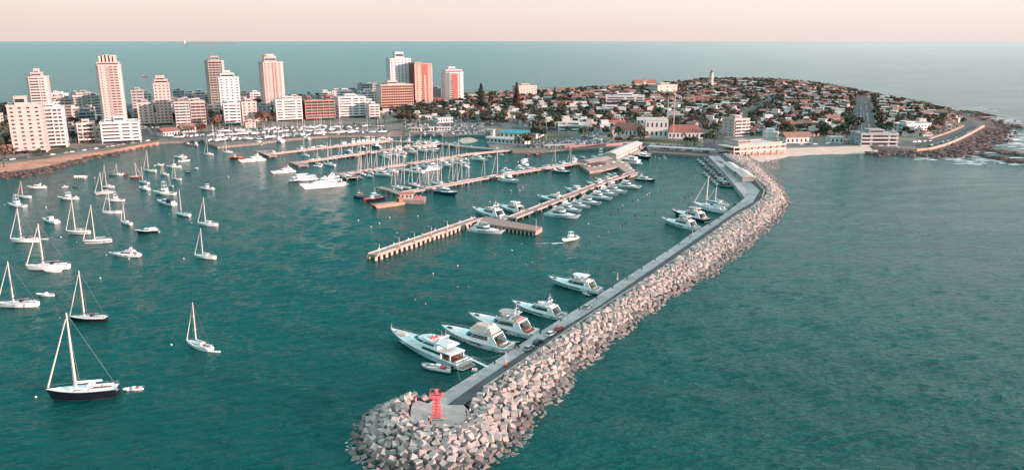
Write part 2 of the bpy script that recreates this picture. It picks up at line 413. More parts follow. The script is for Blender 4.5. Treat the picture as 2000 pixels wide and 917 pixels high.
# foam round the point: thin broken sheets of spent surf lying on the water
PO_F = [(1478,308),(1492,328),(1512,346),(1532,370),(1543,396),(1532,420),(1500,452),(1445,497),(1395,537),(1345,563),(1283,602),(1225,648),(1190,678),(1150,711),(1112,757),(1070,800),(1036,840),(1005,880),(968,908),(890,940),(800,950),(728,925),(688,885),(680,848),(698,818)]
mb = MB()
def foam(px, py, w, l):
    p = G(px, py, 0); n = 9
    for _ in range(3):
        c = (p.x+rk.gauss(0, w), p.y+rk.gauss(0, w*.5)); a0 = rk.random()*6
        z = .02+rk.random()*.03
        vs = [(c[0]+l*(.3+.7*rk.random())*cos(a0+2*pi*i/n)*1.6, c[1]+l*.35*(.3+.7*rk.random())*sin(a0+2*pi*i/n), z) for i in range(n)]
        mb.add(vs, [tuple(range(n))])
for pt, c in (((1975,262),14),((1985,280),12),((1960,238),10),((1925,225),8),((1900,312),8),((1940,300),8),((1985,320),6),((1880,308),8),((1825,304),5),((1560,157),5),((1600,162),5)):
    for _ in range(c): foam(pt[0]+rk.gauss(0, 18), pt[1]+rk.gauss(0, 5), 6, 5)
for i in range(6, 23):
    a_, b_f = PO_F[i], PO_F[i+1]
    for k in range(6):
        q = Vector(a_).lerp(Vector(b_f), rk.random()); foam(q.x+rk.gauss(.8,1.3), q.y+rk.gauss(1.5,2), .7, rk.uniform(.15,.5))
struct('sea_foam', mb, mat('foam', (.75,.75,.75), .7), 'stuff')
# ------------------------------------------------------------------ breakwater body
bw_left = [(1384,305),(1408,330),(1431,356),(1455,386),(1420,414),(1400,427),(1345,460),(1322,477),(1220,543),(1160,582),(1050,650),(960,708),(873,762),(836,787)]
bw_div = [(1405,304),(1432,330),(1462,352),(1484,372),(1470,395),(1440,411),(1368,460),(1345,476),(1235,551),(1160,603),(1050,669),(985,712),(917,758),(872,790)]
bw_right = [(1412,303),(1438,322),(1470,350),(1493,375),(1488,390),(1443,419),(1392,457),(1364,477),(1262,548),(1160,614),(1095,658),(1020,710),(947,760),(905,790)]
ZL = 2.7
def ribbon(mb, A, B, z, mi=0, skirt=None):
    n = len(A); vs = [(p.x,p.y,z) for p in A]+[(p.x,p.y,z) for p in B]
    mb.add(vs, [(i, i+1, n+i+1, n+i) for i in range(n-1)], mi)
    if skirt is not None:
        for P in (A, B): mb.add([(p.x,p.y,z) for p in P]+[(p.x,p.y,skirt) for p in P], [(i, i+1, n+i+1, n+i) for i in range(n-1)], mi)
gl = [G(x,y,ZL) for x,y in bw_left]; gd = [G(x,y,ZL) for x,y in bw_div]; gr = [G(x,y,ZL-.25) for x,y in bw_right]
mb = MB(); ribbon(mb, gl, gd, ZL, 0, -4); struct('quay_slab', mb, CONCL)
mb = MB(); ribbon(mb, gd, gr, ZL-.25, 0, -4); struct('breakwater_road_shade_strip', mb, ASPH_SHADE)  # dark tone of this strip stands in for shade along the parapet
mb = MB()
for i in range(4, len(gl)-1):       # expansion joints cut across the slab
    a, b, c, d = gl[i], gl[i+1], gd[i], gd[i+1]; k = max(1, int((b-a).length/9))
    for j in range(k):
        p = a.lerp(b, j/k); q = c.lerp(d, j/k); t = (b-a).normalized()*.2
        mb.add([(p.x,p.y,ZL+.004),(q.x,q.y,ZL+.004),(q.x+t.x,q.y+t.y,ZL+.004),(p.x+t.x,p.y+t.y,ZL+.004)], [(0,1,2,3)])
struct('slab_joints', mb, CONCD)
platp = [(806,786),(818,781),(836,787),(872,790),(905,790),(922,807),(905,822),(885,831),(860,834),(835,830),(815,821),(802,812),(802,800)]
mb = MB(); polyprism(mb, [(p.x,p.y) for p in [G(x,y,2.75) for x,y in platp]], -3, 2.75); struct('pier_head_platform', mb, mat('platform_concrete', (.50,.42,.40), .85, .25, .25, bump=.03))
PR = [((1410,303),(1478,308)),((1442,322),(1492,328)),((1472,350),(1512,346)),((1494,368),(1532,370)),((1496,381),(1543,396)),((1478,398),(1532,420)),((1465,408),(1500,452)),
 ((1444,420),(1445,497)),((1364,478),(1395,537)),((1290,529),(1345,563)),((1222,574),(1283,602)),((1160,615),(1225,648)),((1095,659),(1190,678)),((1020,711),(1150,711)),
 ((962,752),(1112,757)),((912,789),(1070,800)),((923,807),(1036,840)),((906,823),(1005,880)),((886,832),(968,908)),((860,835),(890,940)),((834,831),(800,950)),
 ((814,822),(728,925)),((801,813),(688,885)),((800,800),(680,848)),((804,787),(698,818)),((815,780),(745,790)),((822,781),(785,779)),((834,786),(826,781))]
PI_ = [G(a[0],a[1],2.3) for a, b in PR]; PO = [G(b[0],b[1],0) for a, b in PR]
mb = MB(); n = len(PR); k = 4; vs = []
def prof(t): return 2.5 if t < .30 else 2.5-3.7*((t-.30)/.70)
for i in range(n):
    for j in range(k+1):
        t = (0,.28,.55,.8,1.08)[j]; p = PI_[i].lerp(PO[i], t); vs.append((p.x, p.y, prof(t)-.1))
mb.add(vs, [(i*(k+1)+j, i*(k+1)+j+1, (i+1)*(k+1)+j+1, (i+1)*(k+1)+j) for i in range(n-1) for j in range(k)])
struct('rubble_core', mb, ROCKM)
# parapet behind the cubes
mb = MB(); wp = [(p.x,p.y) for p in [G(x,y,2.3) for x,y in bw_right]]
strip(mb, wp[:5], .5, 0, 3.9)
wp2 = wp[5:-1]
strip(mb, wp2, .5, 0, 3.3)
o = mb.build('parapet_wall', CONC); tag(o, 'low concrete parapet running between breakwater road and cubes', 'wall')
# cubes
rc = random.Random(3)
cells = {}
def far_enough(x, y, z, d):
    kx, ky = int(x//3), int(y//3)
    for i in (-1,0,1):
        for j in (-1,0,1):
            for q in cells.get((kx+i, ky+j), ()):
                if (q[0]-x)**2+(q[1]-y)**2+(q[2]-z)**2*1.2 < d*d: return False
    return True
cubes = []
def put_cubes(i, cnt, dz, dmin):
    a0, a1, b0, b1 = PI_[i], PI_[i+1], PO[i], PO[i+1]
    for _ in range(cnt):
        u = rc.random(); t = rc.random(); ia = a0.lerp(a1, u); ib = b0.lerp(b1, u)
        wid = (ib-ia).length; t = (1.0+t*(wid-.5))/max(wid, 1.5)
        p = ia.lerp(ib, t); z = prof(t)+dz
        if far_enough(p.x, p.y, z, dmin):
            cells.setdefault((int(p.x//3), int(p.y//3)), []).append((p.x, p.y, z)); cubes.append((p.x, p.y, z, t))
for i in range(n-1):
    ar = ((PI_[i]-PI_[i+1]).length+(PO[i]-PO[i+1]).length)/2*((PI_[i]-PO[i]).length+(PI_[i+1]-PO[i+1]).length)/2
    put_cubes(i, int(ar*6)+8, .35, 1.5); put_cubes(i, int(ar*3)+4, 1.2, 1.85)
def cubemesh(mb, s, rot, c, bev=.10):
    b = s/2; e = b*(1-bev); vs = []
    # chamfered cube: 24 vertices
    for ax in range(3):
        for sg in (-1, 1):
            for u, v in ((-1,-1),(1,-1),(1,1),(-1,1)):
                q = [0,0,0]; q[ax] = sg*b; q[(ax+1) % 3] = u*e; q[(ax+2) % 3] = v*e; vs.append(Vector(q))
    fs = []
    for k in range(6):
        f = (4*k, 4*k+1, 4*k+2, 4*k+3); fs.append(f if k % 2 else f[::-1])
    idx = {tuple((v*1000).to_tuple(0)): i for i, v in enumerate(vs)}
    def I(q): return idx[tuple((Vector(q)*1000).to_tuple(0))]
    for ax in range(3):
        a2, a3 = (ax+1) % 3, (ax+2) % 3
        for s2 in (-1,1):
            for s3 in (-1,1):
                qs = []
                for (w, m2) in ((-e,0),(e,0),(e,1),(-e,1)):
                    q = [0,0,0]; q[ax] = w; q[a2] = s2*(b if m2 == 0 else e); q[a3] = s3*(e if m2 == 0 else b); qs.append(I(q))
                fs.append(tuple(qs))
    for sx in (-1,1):
        for sy in (-1,1):
            for sz in (-1,1): fs.append((I((sx*b,sy*e,sz*e)), I((sx*e,sy*b,sz*e)), I((sx*e,sy*e,sz*b))))
    mb.add([rot @ v+Vector(c) for v in vs], fs)
def rrot(rnd):
    from mathutils import Euler
    if rnd.random() < .58: return Euler((rnd.gauss(0,.28), rnd.gauss(0,.28), rnd.random()*6.28)).to_matrix()
    return Euler((rnd.random()*6.28, rnd.random()*6.28, rnd.random()*6.28)).to_matrix()
def vis(c):
    x, y = proj(c); return -8 < x < 2008 and y < 925
cubes = [c for c in cubes if not (c[1] < 90)]
vc = sorted([c for c in cubes if vis(c)], key=lambda c: (c[0]**2+c[1]**2)-40*c[2]*c[2])
rest = [c for c in cubes if not vis(c)]+vc[300:]
protoC = []
for s in (1.4, 1.6, 1.85):
    mb = MB(); cubemesh(mb, s, Matrix.Identity(3), (0,0,0), .09); protoC.append((mb.mesh('concrete_cube', CUBE), mb.mesh('concrete_cube', CUBEW)))
def cube_label(c):
    t = c[3]; x, y = proj(c)
    w = 'wet dark' if c[2] < .55 else 'grey weathered'
    side = 'on the shaded left flank of the pier head' if x < 800 else 'on the pier head below the red beacon' if y > 832 else 'beside the platform of the red beacon' if y > 790 else 'on the sea side below the moored yachts'
    lay = 'at the waterline' if t > .8 else 'on the slope' if t > .35 else 'near the crest'
    return f'{w} concrete cube {side}, {lay}'
for c in vc[:300]:
    m = rc.choice(protoC)[1 if c[2] < .55 else 0]
    o = link('concrete_cube', m, None, c[:3]); o.rotation_euler = rrot(rc).to_euler()
    tag(o, cube_label(c), 'concrete block', 'concrete cubes heaped on the breakwater head')
mb = MB(); mw = MB()
for c in rest: cubemesh(mw if c[2] < .55 else mb, rc.choice((1.25,1.5,1.75,1.9)), rrot(rc), c[:3], .09)
off = len(mb.v); mb.v += mw.v; mb.f += [tuple(off+i for i in f) for f in mw.f]; mb.m += [1]*len(mw.f)
struct('breakwater_cubes', mb, [mat('cube_concrete_far', (.46,.395,.365), .9, .45, .45, bump=.1), CUBEW], 'stuff')
# ------------------------------------------------------------------ roads on land
def road(name, pts, w, m, dz=.05, step=20, flat=False, markc=None):
    P = [GT(x, y) for x, y in pts]; P = resample([(p.x,p.y,0) for p in P], step)
    L, Rr = offset_path([(p.x,p.y) for p in P], w); mb = MB(); n = len(P)
    vs = [(a[0],a[1],terr(*a)+dz) for a in L]+[(a[0],a[1],terr(p[0],p[1])+dz+.02) for a, p in zip([(p.x,p.y) for p in P], P)]+[(a[0],a[1],terr(*a)+dz) for a in Rr]
    mb.add(vs, [(i, i+1, n+i+1, n+i) for i in range(n-1)]+[(n+i, n+i+1, 2*n+i+1, 2*n+i) for i in range(n-1)])
    ROADS.append(([(p.x,p.y) for p in P], w)); return struct(name, mb, m)
ROADS = []
road('avenue', [(312,268),(290,250),(272,228),(258,206)], 26, ASPH_SHADE, .10)
road('waterfront_road', [(-160,338),(0,313),(110,299),(215,284),(310,268),(400,258),(520,250),(640,245),(760,240),(900,238),(1000,248),(1100,262),(1180,276),(1280,284),(1400,292)], 13, ASPH_SHADE, .06)
road('central_street', [(1392,290),(1398,268),(1432,243),(1470,218),(1510,196)], 15, ASPH_SHADE, .13)
road('right_avenue', [(1692,272),(1688,250),(1687,225),(1685,205),(1684,190)], 21, ASPH_SHADE, .16)
road('point_road', [(1600,283),(1690,280),(1770,283),(1830,275),(1880,255),(1900,243),(1880,234),(1840,222)], 13, ASPH_SHADE, .10)
road('cross_street', [(1000,236),(1120,232),(1250,228),(1390,232)], 9, ASPHL, .07)
road('back_street', [(780,226),(860,212),(1000,205),(1150,202)], 9, ASPHL, .08)
road('ridge_street', [(1450,232),(1560,236),(1680,240)], 8, ASPHL, .08)
def patch(name, px, m, z):
    P = [G(x, y, z) for x, y in px]; mb = MB(); n = len(P)
    Q = [(p.x,p.y) for p in P]
    if sum(Q[i][0]*Q[(i+1)%n][1]-Q[(i+1)%n][0]*Q[i][1] for i in range(n)) < 0: Q = Q[::-1]
    r = delaunay_2d_cdt([Vector(q) for q in Q], [], [list(range(n))], 1, 1e-4)
    mb.add([(v.x,v.y,z) for v in r[0]], [tuple(f) for f in r[2]]); YARDS.append(Q)
    return struct(name, mb, m)
YARDS = []
patch('boat_yard', [(330,262),(402,258),(520,252),(640,247),(757,242),(757,262),(700,263),(640,264),(560,270),(500,278),(425,285),(403,277),(396,272),(340,273)], ASPHL, 2.04)
patch('harbour_car_park', [(790,242),(900,240),(985,246),(952,262),(870,262),(791,261)], ASPHL, 2.045)
patch('harbour_lot', [(1000,280),(1080,276),(1150,266),(1180,270),(1260,280),(1390,292),(1382,303),(1270,295),(1262,282),(1200,286),(1076,291)], ASPHL, 2.05)
patch('beach_lot', [(1540,272),(1700,270),(1760,276),(1755,287),(1700,282),(1600,285),(1530,287)], ASPHL, 2.035)
patch('quay_apron', [(1384,304),(1410,303),(1444,302),(1470,297),(1440,292),(1400,294)], ASPHL, 2.04)
patch('lawn', [(1040,268),(1120,262),(1150,266),(1080,277),(1040,276)], GRASS, 2.056)
patch('garden_lawn', [(1200,266),(1260,270),(1370,276),(1360,284),(1280,278),(1200,274)], GRASS, 2.055)
patch('forecourt_lawn', [(60,300),(128,287),(150,290),(80,304)], GRASS, 2.2)
# centre line dashes on the avenues
mb = MB()
for nm, pts in (('a', [(312,268),(290,250),(272,228),(258,206)]),('c', [(1692,272),(1688,250),(1687,225),(1685,205),(1684,190)])):
    P = [GT(x, y) for x, y in pts]; P = resample([(p.x,p.y,0) for p in P], 6)
    for i in range(0, len(P)-1, 2):
        t = (P[i+1]-P[i]).normalized(); nrm = Vector((-t.y,t.x,0))*.25; z = terr(P[i].x, P[i].y)+.2
        a = P[i]; b = P[i]+t*3; mb.add([(q.x,q.y,z) for q in (a-nrm, a+nrm, b+nrm, b-nrm)], [(0,1,2,3)])
struct('road_markings', mb, PAINT)
# sea wall of the right point (a pink-lit retaining wall)
mb = MB(); P = [G(x,y,2) for x,y in [(1762,292),(1790,293.5),(1815,292),(1845,284),(1870,274),(1900,259),(1921,247)]]
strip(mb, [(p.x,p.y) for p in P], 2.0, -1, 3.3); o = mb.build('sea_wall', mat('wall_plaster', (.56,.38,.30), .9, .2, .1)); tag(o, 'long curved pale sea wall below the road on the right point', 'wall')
mb = MB(); P = [G(x,y,2) for x,y in [(1813,272),(1850,260),(1880,247)]]; strip(mb, [(p.x,p.y) for p in P], 3, 1, 3.0)
o = mb.build('garden_wall', mat('wall_plaster2', (.50,.33,.24), .9, .3, .1)); tag(o, 'low terrace wall on the inner side of the point road', 'wall')
mb = MB(); P = [G(x,y,2) for x,y in [(1100,288.5),(1150,287),(1200,284),(1235,281)]]; strip(mb, [(p.x,p.y) for p in P], 1.2, 1.5, 4.0)
o = mb.build('promenade_wall', mat('pink_plaster', (.42,.25,.23), .9, .3, .1)); tag(o, 'dusky pink promenade wall left of the roofed landing pier', 'wall')
# island on the horizon
mb = MB(); a = G(345,86.6,0); b = G(456,86.0,0); m = 26
for i in range(m):
    t = i/(m-1); h = 34*max(0, sin(pi*t))**.6*(.6+.5*noise.noise(Vector((t*6,0,0))))+2
    p = a.lerp(b, t); q = a.lerp(b, min(1, (i+1)/(m-1)))
    if i < m-1: mb.add([(p.x,p.y-160,-1),(q.x,q.y-160,-1),(q.x,q.y,h),(p.x,p.y,h),(p.x,p.y+200,-1),(q.x,q.y+200,-1)], [(0,1,2,3),(3,2,5,4)])
o = mb.build('island', mat('island_soil', (.26,.15,.14), .9, .3, .01)); o['kind'] = 'structure'
# ------------------------------------------------------------------ boat kit (bow towards +x, waterline at z = 0)
def hull_lines(L, B, h0, h1, full=2.4, stern=.88, rake=.07, ns=15):
    S = []
    for i in range(ns):
        t = i/(ns-1)
        f = (1-max(0, (t-.42)/.58)**full) if t > .42 else stern+(1-stern)*(t/.42)**.7
        fw = (1-max(0, (t-.30)/.70)**1.9) if t > .30 else stern*.95+(1-stern*.95)*(t/.30)**.7
        S.append((t, max(.015, f)*B/2, max(.01, fw)*B/2*.86, h0+(h1-h0)*t**1.9))
    return S
def hx(L, t, lvl, rake):   # lvl 0 = waterline, 1 = sheer
    return -L/2+L*t*(1-rake*(1-lvl)*1.6)
def make_hull(L, B, h0, h1, m, par, full=2.4, stern=.88, rake=.07, stripe=None, name='hull', boot=None):
    S = hull_lines(L, B, h0, h1, full, stern, rake); mb = MB(); n = len(S)
    lv = [(-.35, .35), (0, 0), (.12, None), (.5, None), (.86, None), (1, None)]
    rows = []
    for (t, bd, bw, zs) in S:
        r = []
        r.append((hx(L,t,-.1,rake), bw*.45, -.045*L*.5))
        for l in (0, .10, .45, .80, 1):
            w = bw+(bd-bw)*l**.8
            r.append((hx(L,t,l,rake), w, zs*l))
        rows.append(r)
    k = len(rows[0]); vs = []
    for r in rows:
        vs += r; vs += [(x,-y,z) for x,y,z in r]
    fs = []; mis = []
    for i in range(n-1):
        a = i*2*k; b = a+2*k
        for j in range(k-1):
            fs.append((a+j, b+j, b+j+1, a+j+1)[::-1]); fs.append((a+k+j, b+k+j, b+k+j+1, a+k+j+1))
            q = 1 if j == 1 else 2 if j == 3 else 0
            mis += [q, q]
    for j in range(k-1): fs.append((j, j+1, k+j+1, k+j)[::-1]); mis.append(0)
    o = len(mb.v); mb.v += vs; mb.f += fs; mb.m += mis
    boot = boot or m; stripe = stripe or m
    return mb.build(name, [m, boot, stripe], par, smooth=False), S
def make_deck(L, S, m, par, rake=.07, drop=.12, inset=.93, t0=0, t1=1, name='deck', bul=None):
    pts = [(hx(L,t,1,rake) if t < 1 else hx(L,t,1,rake)-.15, bd*inset, zs-drop) for t,bd,bw,zs in S if t0 <= t <= t1]
    mb = MB(); n = len(pts); vs = pts+[(x,-y,z) for x,y,z in pts]
    fs = [(i, n+i, n+i+1, i+1) for i in range(n-1)]
    mb.add(vs, fs, 0)
    # gunwale cap
    cap = [(hx(L,t,1,rake), bd, zs+.002) for t,bd,bw,zs in S if t0 <= t <= t1]
    inn = [(x, y, z+drop) for x,y,z in pts]
    for sg in (1,-1):
        A = [(x,sg*y,z) for x,y,z in cap]; Bq = [(x,sg*y,z) for x,y,z in inn]; C = [(x,sg*y,z) for x,y,z in pts]
        mb.add(A+Bq+C, [(i,i+1,n+i+1,n+i) for i in range(n-1)]+[(n+i,n+i+1,2*n+i+1,2*n+i) for i in range(n-1)], 1)
    return mb.build(name, [m, bul or m], par)
def plan(x0, x1, w, c=.25, nose=.5, tail=1.0):
    l = x1-x0
    return [(x0,-w*tail),(x1-c*l,-w),(x1-c*l*.35,-w*.80),(x1,-w*nose*.7),(x1,w*nose*.7),(x1-c*l*.35,w*.80),(x1-c*l,w),(x0,w*tail)]
def tier(par, name, m, x0, x1, w, z0, z1, rf=.8, rb=.2, tw=.86, c=.25, nose=.5, win=None, wm=None, wname='window_band', tail=1.0, lip=0, inx=(.06,.97), front=True):
    b = plan(x0, x1, w, c, nose, tail); t = plan(x0+rb, x1-rf, w*tw, c, nose, tail)
    mb = MB(); mb.frustum(b, z0, t, z1)
    if lip:
        tt = plan(x0+rb-lip*1.6, x1-rf+lip, w*tw+lip*.6, c, nose, tail); mb.frustum(tt, z1-.02, plan(x0+rb-lip*1.6, x1-rf+lip*.6, w*tw+lip*.4, c, nose, tail), z1+.12, 0, True)
    o = mb.build(name, m, par)
    if win:
        a, e = win; mb = MB(); n = len(b)
        def P(i, h, off):
            p = (b[i][0]+(t[i][0]-b[i][0])*h, b[i][1]+(t[i][1]-b[i][1])*h, z0+(z1-z0)*h); return p
        def quad(i, j, u0, u1):
            pts = []
            A0, A1 = P(i,a,0), P(j,a,0); B0, B1 = P(i,e,0), P(j,e,0)
            d = Vector(A1)-Vector(A0); nn = Vector((d.y,-d.x,0)).normalized()*.035+Vector((0,0,.012))
            L4 = [Vector(A0).lerp(Vector(A1),u0), Vector(A0).lerp(Vector(A1),u1), Vector(B0).lerp(Vector(B1),u1), Vector(B0).lerp(Vector(B1),u0)]
            vs = [q+nn for q in L4]+L4
            mb.add(vs, [(0,1,2,3),(1,0,4,5),(2,1,5,6),(3,2,6,7),(0,3,7,4)])
        for i, j in ((0,1),(6,7)):
            u0, u1 = inx if i == 0 else (1-inx[1], 1-inx[0])
            quad(i, j, u0, u1)
        if front:
            for i, j in ((1,2),(2,3),(3,4),(4,5),(5,6)): quad(i, j, .04, .96)
        mb.build(wname, wm or GLASS, par)
    return o
def rails(par, S, L, rake, t0, t1, h=.75, m=STEEL, r=.03, inset=.95, step=1):
    mb = MB(); pts = [(hx(L,t,1,rake), bd*inset, zs) for t,bd,bw,zs in S if t0 <= t <= t1]
    for sg in (1,-1):
        P = [(x,sg*y,z+h) for x,y,z in pts]; mb.path(P, r, 4)
        for x,y,z in pts[::step]: mb.tube((x,sg*y,z), (x,sg*y,z+h), r*.8, n=4)
    x,y,z = pts[-1]; mb.tube((x,y,z+h),(x,-y,z+h), r, n=4)
    return mb.build('guard_rail', m, par)
def platform(par, x0, x1, w, z, m=TEAK, rim=GEL):
    mb = MB(); b = [(x0,-w*.85),(x1,-w),(x1,w),(x0,w*.85)]; mb.frustum(b, z-.22, b, z, 0, True)
    mb.frustum([(x0+.12,-w*.8),(x1-.02,-w*.93),(x1-.02,w*.93),(x0+.12,w*.8)], z, [(x0+.12,-w*.8),(x1-.02,-w*.93),(x1-.02,w*.93),(x0+.12,w*.8)], z+.02, 1)
    return mb.build('swim_platform', [rim, m], par)
def portholes(par, S, L, rake, ts, lvl=.6, r=.16, m=GLASS, long=1.0):
    for t0 in ts:
        k = min(range(len(S)), key=lambda i: abs(S[i][0]-t0)); 
        i = max(0, min(len(S)-2, int(t0*(len(S)-1)))); u = t0*(len(S)-1)-i
        a, b = S[i], S[i+1]; t, bd, bw, zs = [a[q]+(b[q]-a[q])*u for q in range(4)]
        for sg in (1,-1):
            mb = MB(); w = bw+(bd-bw)*lvl**.8; x = hx(L,t,lvl,rake); z = zs*lvl
            pts = [(x+r*long*cos(2*pi*j/8), sg*(w+.03), z+r*sin(2*pi*j/8)) for j in range(8)]
            mb.add(pts+[(p[0], sg*(w-.25), p[2]) for p in pts], [tuple(range(8)) if sg < 0 else tuple(range(7,-1,-1))]+[(j, (j+1)%8, 8+(j+1)%8, 8+j) for j in range(8)])
            mb.build('porthole', m, par)
def arch(par, x, w, z0, z1, m=GEL, th=.35, lean=.9, domes=True):
    mb = MB()
    for sg in (1,-1):
        b = [(x-th,sg*w-.09),(x+th,sg*w-.09),(x+th,sg*w+.09),(x-th,sg*w+.09)]; t = [(x-th*.6-lean,sg*w*.86-.08),(x+th*.6-lean,sg*w*.86-.08),(x+th*.6-lean,sg*w*.86+.08),(x-th*.6-lean,sg*w*.86+.08)]
        mb.frustum(b, z0, t, z1)
    mb.box(x-th*.7-lean, x+th*.7-lean, -w*.9, w*.9, z1, z1+.16); mb.build('radar_arch', m, par)
    if domes:
        for yy in (-w*.5, w*.5):
            mb = MB(); mb.lathe([(.12,0),(.24,.06),(.27,.25),(.2,.42),(.05,.5)], 9, (x-lean,yy,z1+.162)); mb.build('radome', GEL, par, smooth=True)
def antenna(par, pts, m=GEL, r=.035):
    for p in pts: mb = MB(); mb.tube(p[:3], (p[0]-.2,p[1],p[2]+p[3]), r, r*.5, n=4); mb.build('antenna', m, par)
def people_seats(par, x, w, z, m=CUSH):
    if m is CANB: m = CUSH
    mb = MB(); mb.box(x-.5, x+.1, -w, w, z, z+.4); mb.box(x-.7, x-.5, -w, w, z, z+.8); mb.build('seat', m, par)

def yacht(L=20, seed=0, hullm=GEL, hard=True, canvas=None, hullwin=True, aft_open=True, mastp=False):
    r = random.Random(seed); rt = empty('motor_yacht'); k = L/20; B = L*.265; h0, h1 = 1.5*k, 2.75*k; rake = .075
    h, S = make_hull(L, B, h0, h1, hullm, rt, 2.5, .90, rake, boot=(NAVY if seed % 2 == 0 else hullm))
    make_deck(L, S, DECKM, rt, rake, .14*k, .94, bul=GEL)
    if hullwin:
        portholes(rt, S, L, rake, (.60,.66,.72), .62, .17*k, long=1.3)
        i = 5; mb = MB()
        for sg in (1,-1):      # long hull window
            A = []
            for t, lv0, lv1 in ((.30,.62,.66),(.36,.55,.80),(.47,.56,.80),(.55,.64,.70)):
                ii = int(t*14); u = t*14-ii; a, b = S[ii], S[ii+1]; tt, bd, bw, zs = [a[q]+(b[q]-a[q])*u for q in range(4)]
                for lv in (lv0, lv1): A.append((hx(L,tt,lv,rake), sg*(bw+(bd-bw)*lv**.8+.035), zs*lv))
            mb.add(A, [(0,2,3,1),(2,4,5,3),(4,6,7,5)])
        mb.build('hull_window', GLASS, rt)
    w = B*.40
    zd = 1.45*k
    # coach roof + saloon + flybridge
    tier(rt, 'coach_roof', GEL, -.02*L, .33*L, w*.80, 1.9*k, 2.75*k, rf=2.6*k, rb=.2, tw=.7, c=.5, nose=.4)
    tier(rt, 'saloon', GEL, -.27*L, .17*L, w, zd, 3.65*k, rf=2.9*k, rb=.3*k, tw=.84, c=.3, nose=.6, win=(.42,.86), wname='saloon_window', lip=.1)
    fb = MB(); b = plan(-.33*L, .055*L, w*.92, .3, .6); t = plan(-.335*L, .03*L, w*1.0, .3, .6)
    n = len(b); ib = [(x*.97, y*.93) for x, y in t]
    z0, z1 = 3.62*k, 4.35*k
    fb.add([(p[0],p[1],z0) for p in b]+[(p[0],p[1],z1 if i not in (0,7) else z1-.3*k) for i, p in enumerate(t)]+[(p[0],p[1],z1 if i not in (0,7) else z1-.3*k) for i, p in enumerate(ib)]+[(p[0],p[1],z0+.15) for p in ib],
           [(i,(i+1)%n,n+(i+1)%n,n+i) for i in range(n)]+[(n+i,n+(i+1)%n,2*n+(i+1)%n,2*n+i) for i in range(n)]+[(2*n+i,2*n+(i+1)%n,3*n+(i+1)%n,3*n+i) for i in range(n)]+[tuple(range(3*n,4*n)), tuple(range(n-1,-1,-1))])
    fb.build('flybridge', GEL, rt)
    ws = MB(); ws.frustum([(-.02*L,-w*.8),(.03*L,-w*.4),(.03*L,w*.4),(-.02*L,w*.8),(-.025*L,w*.8),(.025*L,w*.38),(.025*L,-w*.38),(-.025*L,-w*.8)], z1-.1, [(-.05*L,-w*.76),(0,-w*.36),(0,w*.36),(-.05*L,w*.76),(-.055*L,w*.76),(-.005*L,w*.34),(-.005*L,-w*.34),(-.055*L,-w*.76)], z1+.5*k); ws.build('windscreen', GLASS, rt)
    mb = MB(); mb.box(-.10*L, -.04*L, -w*.5, w*.1, z0+.16, z0+.95*k); mb.build('helm_console', GEL, rt)
    people_seats(rt, -.14*L, w*.6, z0+.16, CANG if seed % 2 else CANB); people_seats(rt, -.25*L, w*.7, z0+.16, CORAL if seed == 3 and mastp else CANB)
    arch(rt, -.19*L, w*.86, z1-.3, z1+1.35*k, lean=1.0*k)
    if hard:
        tp = MB(); q = plan(-.27*L, .0*L, w*.85, .3, .6); tp.frustum(q, z1+1.33*k, [(x*.98,y*.95) for x,y in q], z1+1.5*k, 0, True); tp.build('hardtop', GEL if seed % 3 else CANG, rt)
    if canvas:
        mb = MB(); q = plan(-.31*L, .04*L, w*.93, .3, .6); q2 = plan(-.26*L, -.04*L, w*.60, .3, .6); mb.frustum(q, z1-.05, q2, z1+1.45*k, 0); mb.build('canvas_cover', canvas, rt)
    # aft cockpit
    mb = MB(); mb.box(-.46*L, -.275*L, -w*.85, w*.85, zd-.1, zd+.05); mb.build('cockpit_sole', TEAK, rt)
    people_seats(rt, -.41*L, w*.7, zd+.055, CORAL if seed == 3 and mastp else CANB)
    for sg in (1,-1): mb = MB(); mb.frustum([(-.40*L,sg*w-.1),(-.27*L,sg*w-.1),(-.27*L,sg*w+.1),(-.40*L,sg*w+.1)], zd, [(-.335*L,sg*w*.95-.1),(-.27*L,sg*w*.95-.1),(-.27*L,sg*w*.95+.1),(-.335*L,sg*w*.95+.1)], z0); mb.build('side_wing', GEL, rt)
    mb = MB(); mb.box(-.277*L-.04, -.262*L, -w*.7, w*.7, zd+.1, z0-.25*k); mb.build('saloon_door', GLASS, rt)
    platform(rt, -.5*L-.8*k, -.5*L+.02, B*.40, .45*k)
    rails(rt, S, L, rake, .52, 1, .7*k, step=2)
    antenna(rt, [(-.235*L, w*.5, z1+1.4*k, 2.4*k), (-.235*L,-w*.5, z1+1.4*k, 1.8*k)])
    if mastp: mb = MB(); mb.tube((-.22*L,0,z1+1.4*k), (-.24*L,0,z1+4.2*k), .09*k, .05*k); mb.tube((-.235*L,-.8*k,z1+2.8*k), (-.235*L,.8*k,z1+2.8*k), .05*k); mb.build('mast', GEL, rt)
    mb = MB(); mb.box(.34*L, .40*L, -.35*k, .35*k, h1*.88-.2, h1*.88+.25*k); mb.build('foredeck_hatch', GLASS, rt)
    for t in (.15,.35,.55): 
        for sg in (1,-1): mb = MB(); mb.lathe([(.03,0),(.14*k,.06),(.14*k,.5*k),(.03,.6*k)], 6, (-L/2+L*t, sg*(B/2*1.02), .55*k)); mb.build('fender', RUB_SHADE if seed % 2 else BLUEH, rt)
    rt['L'] = L; return rt
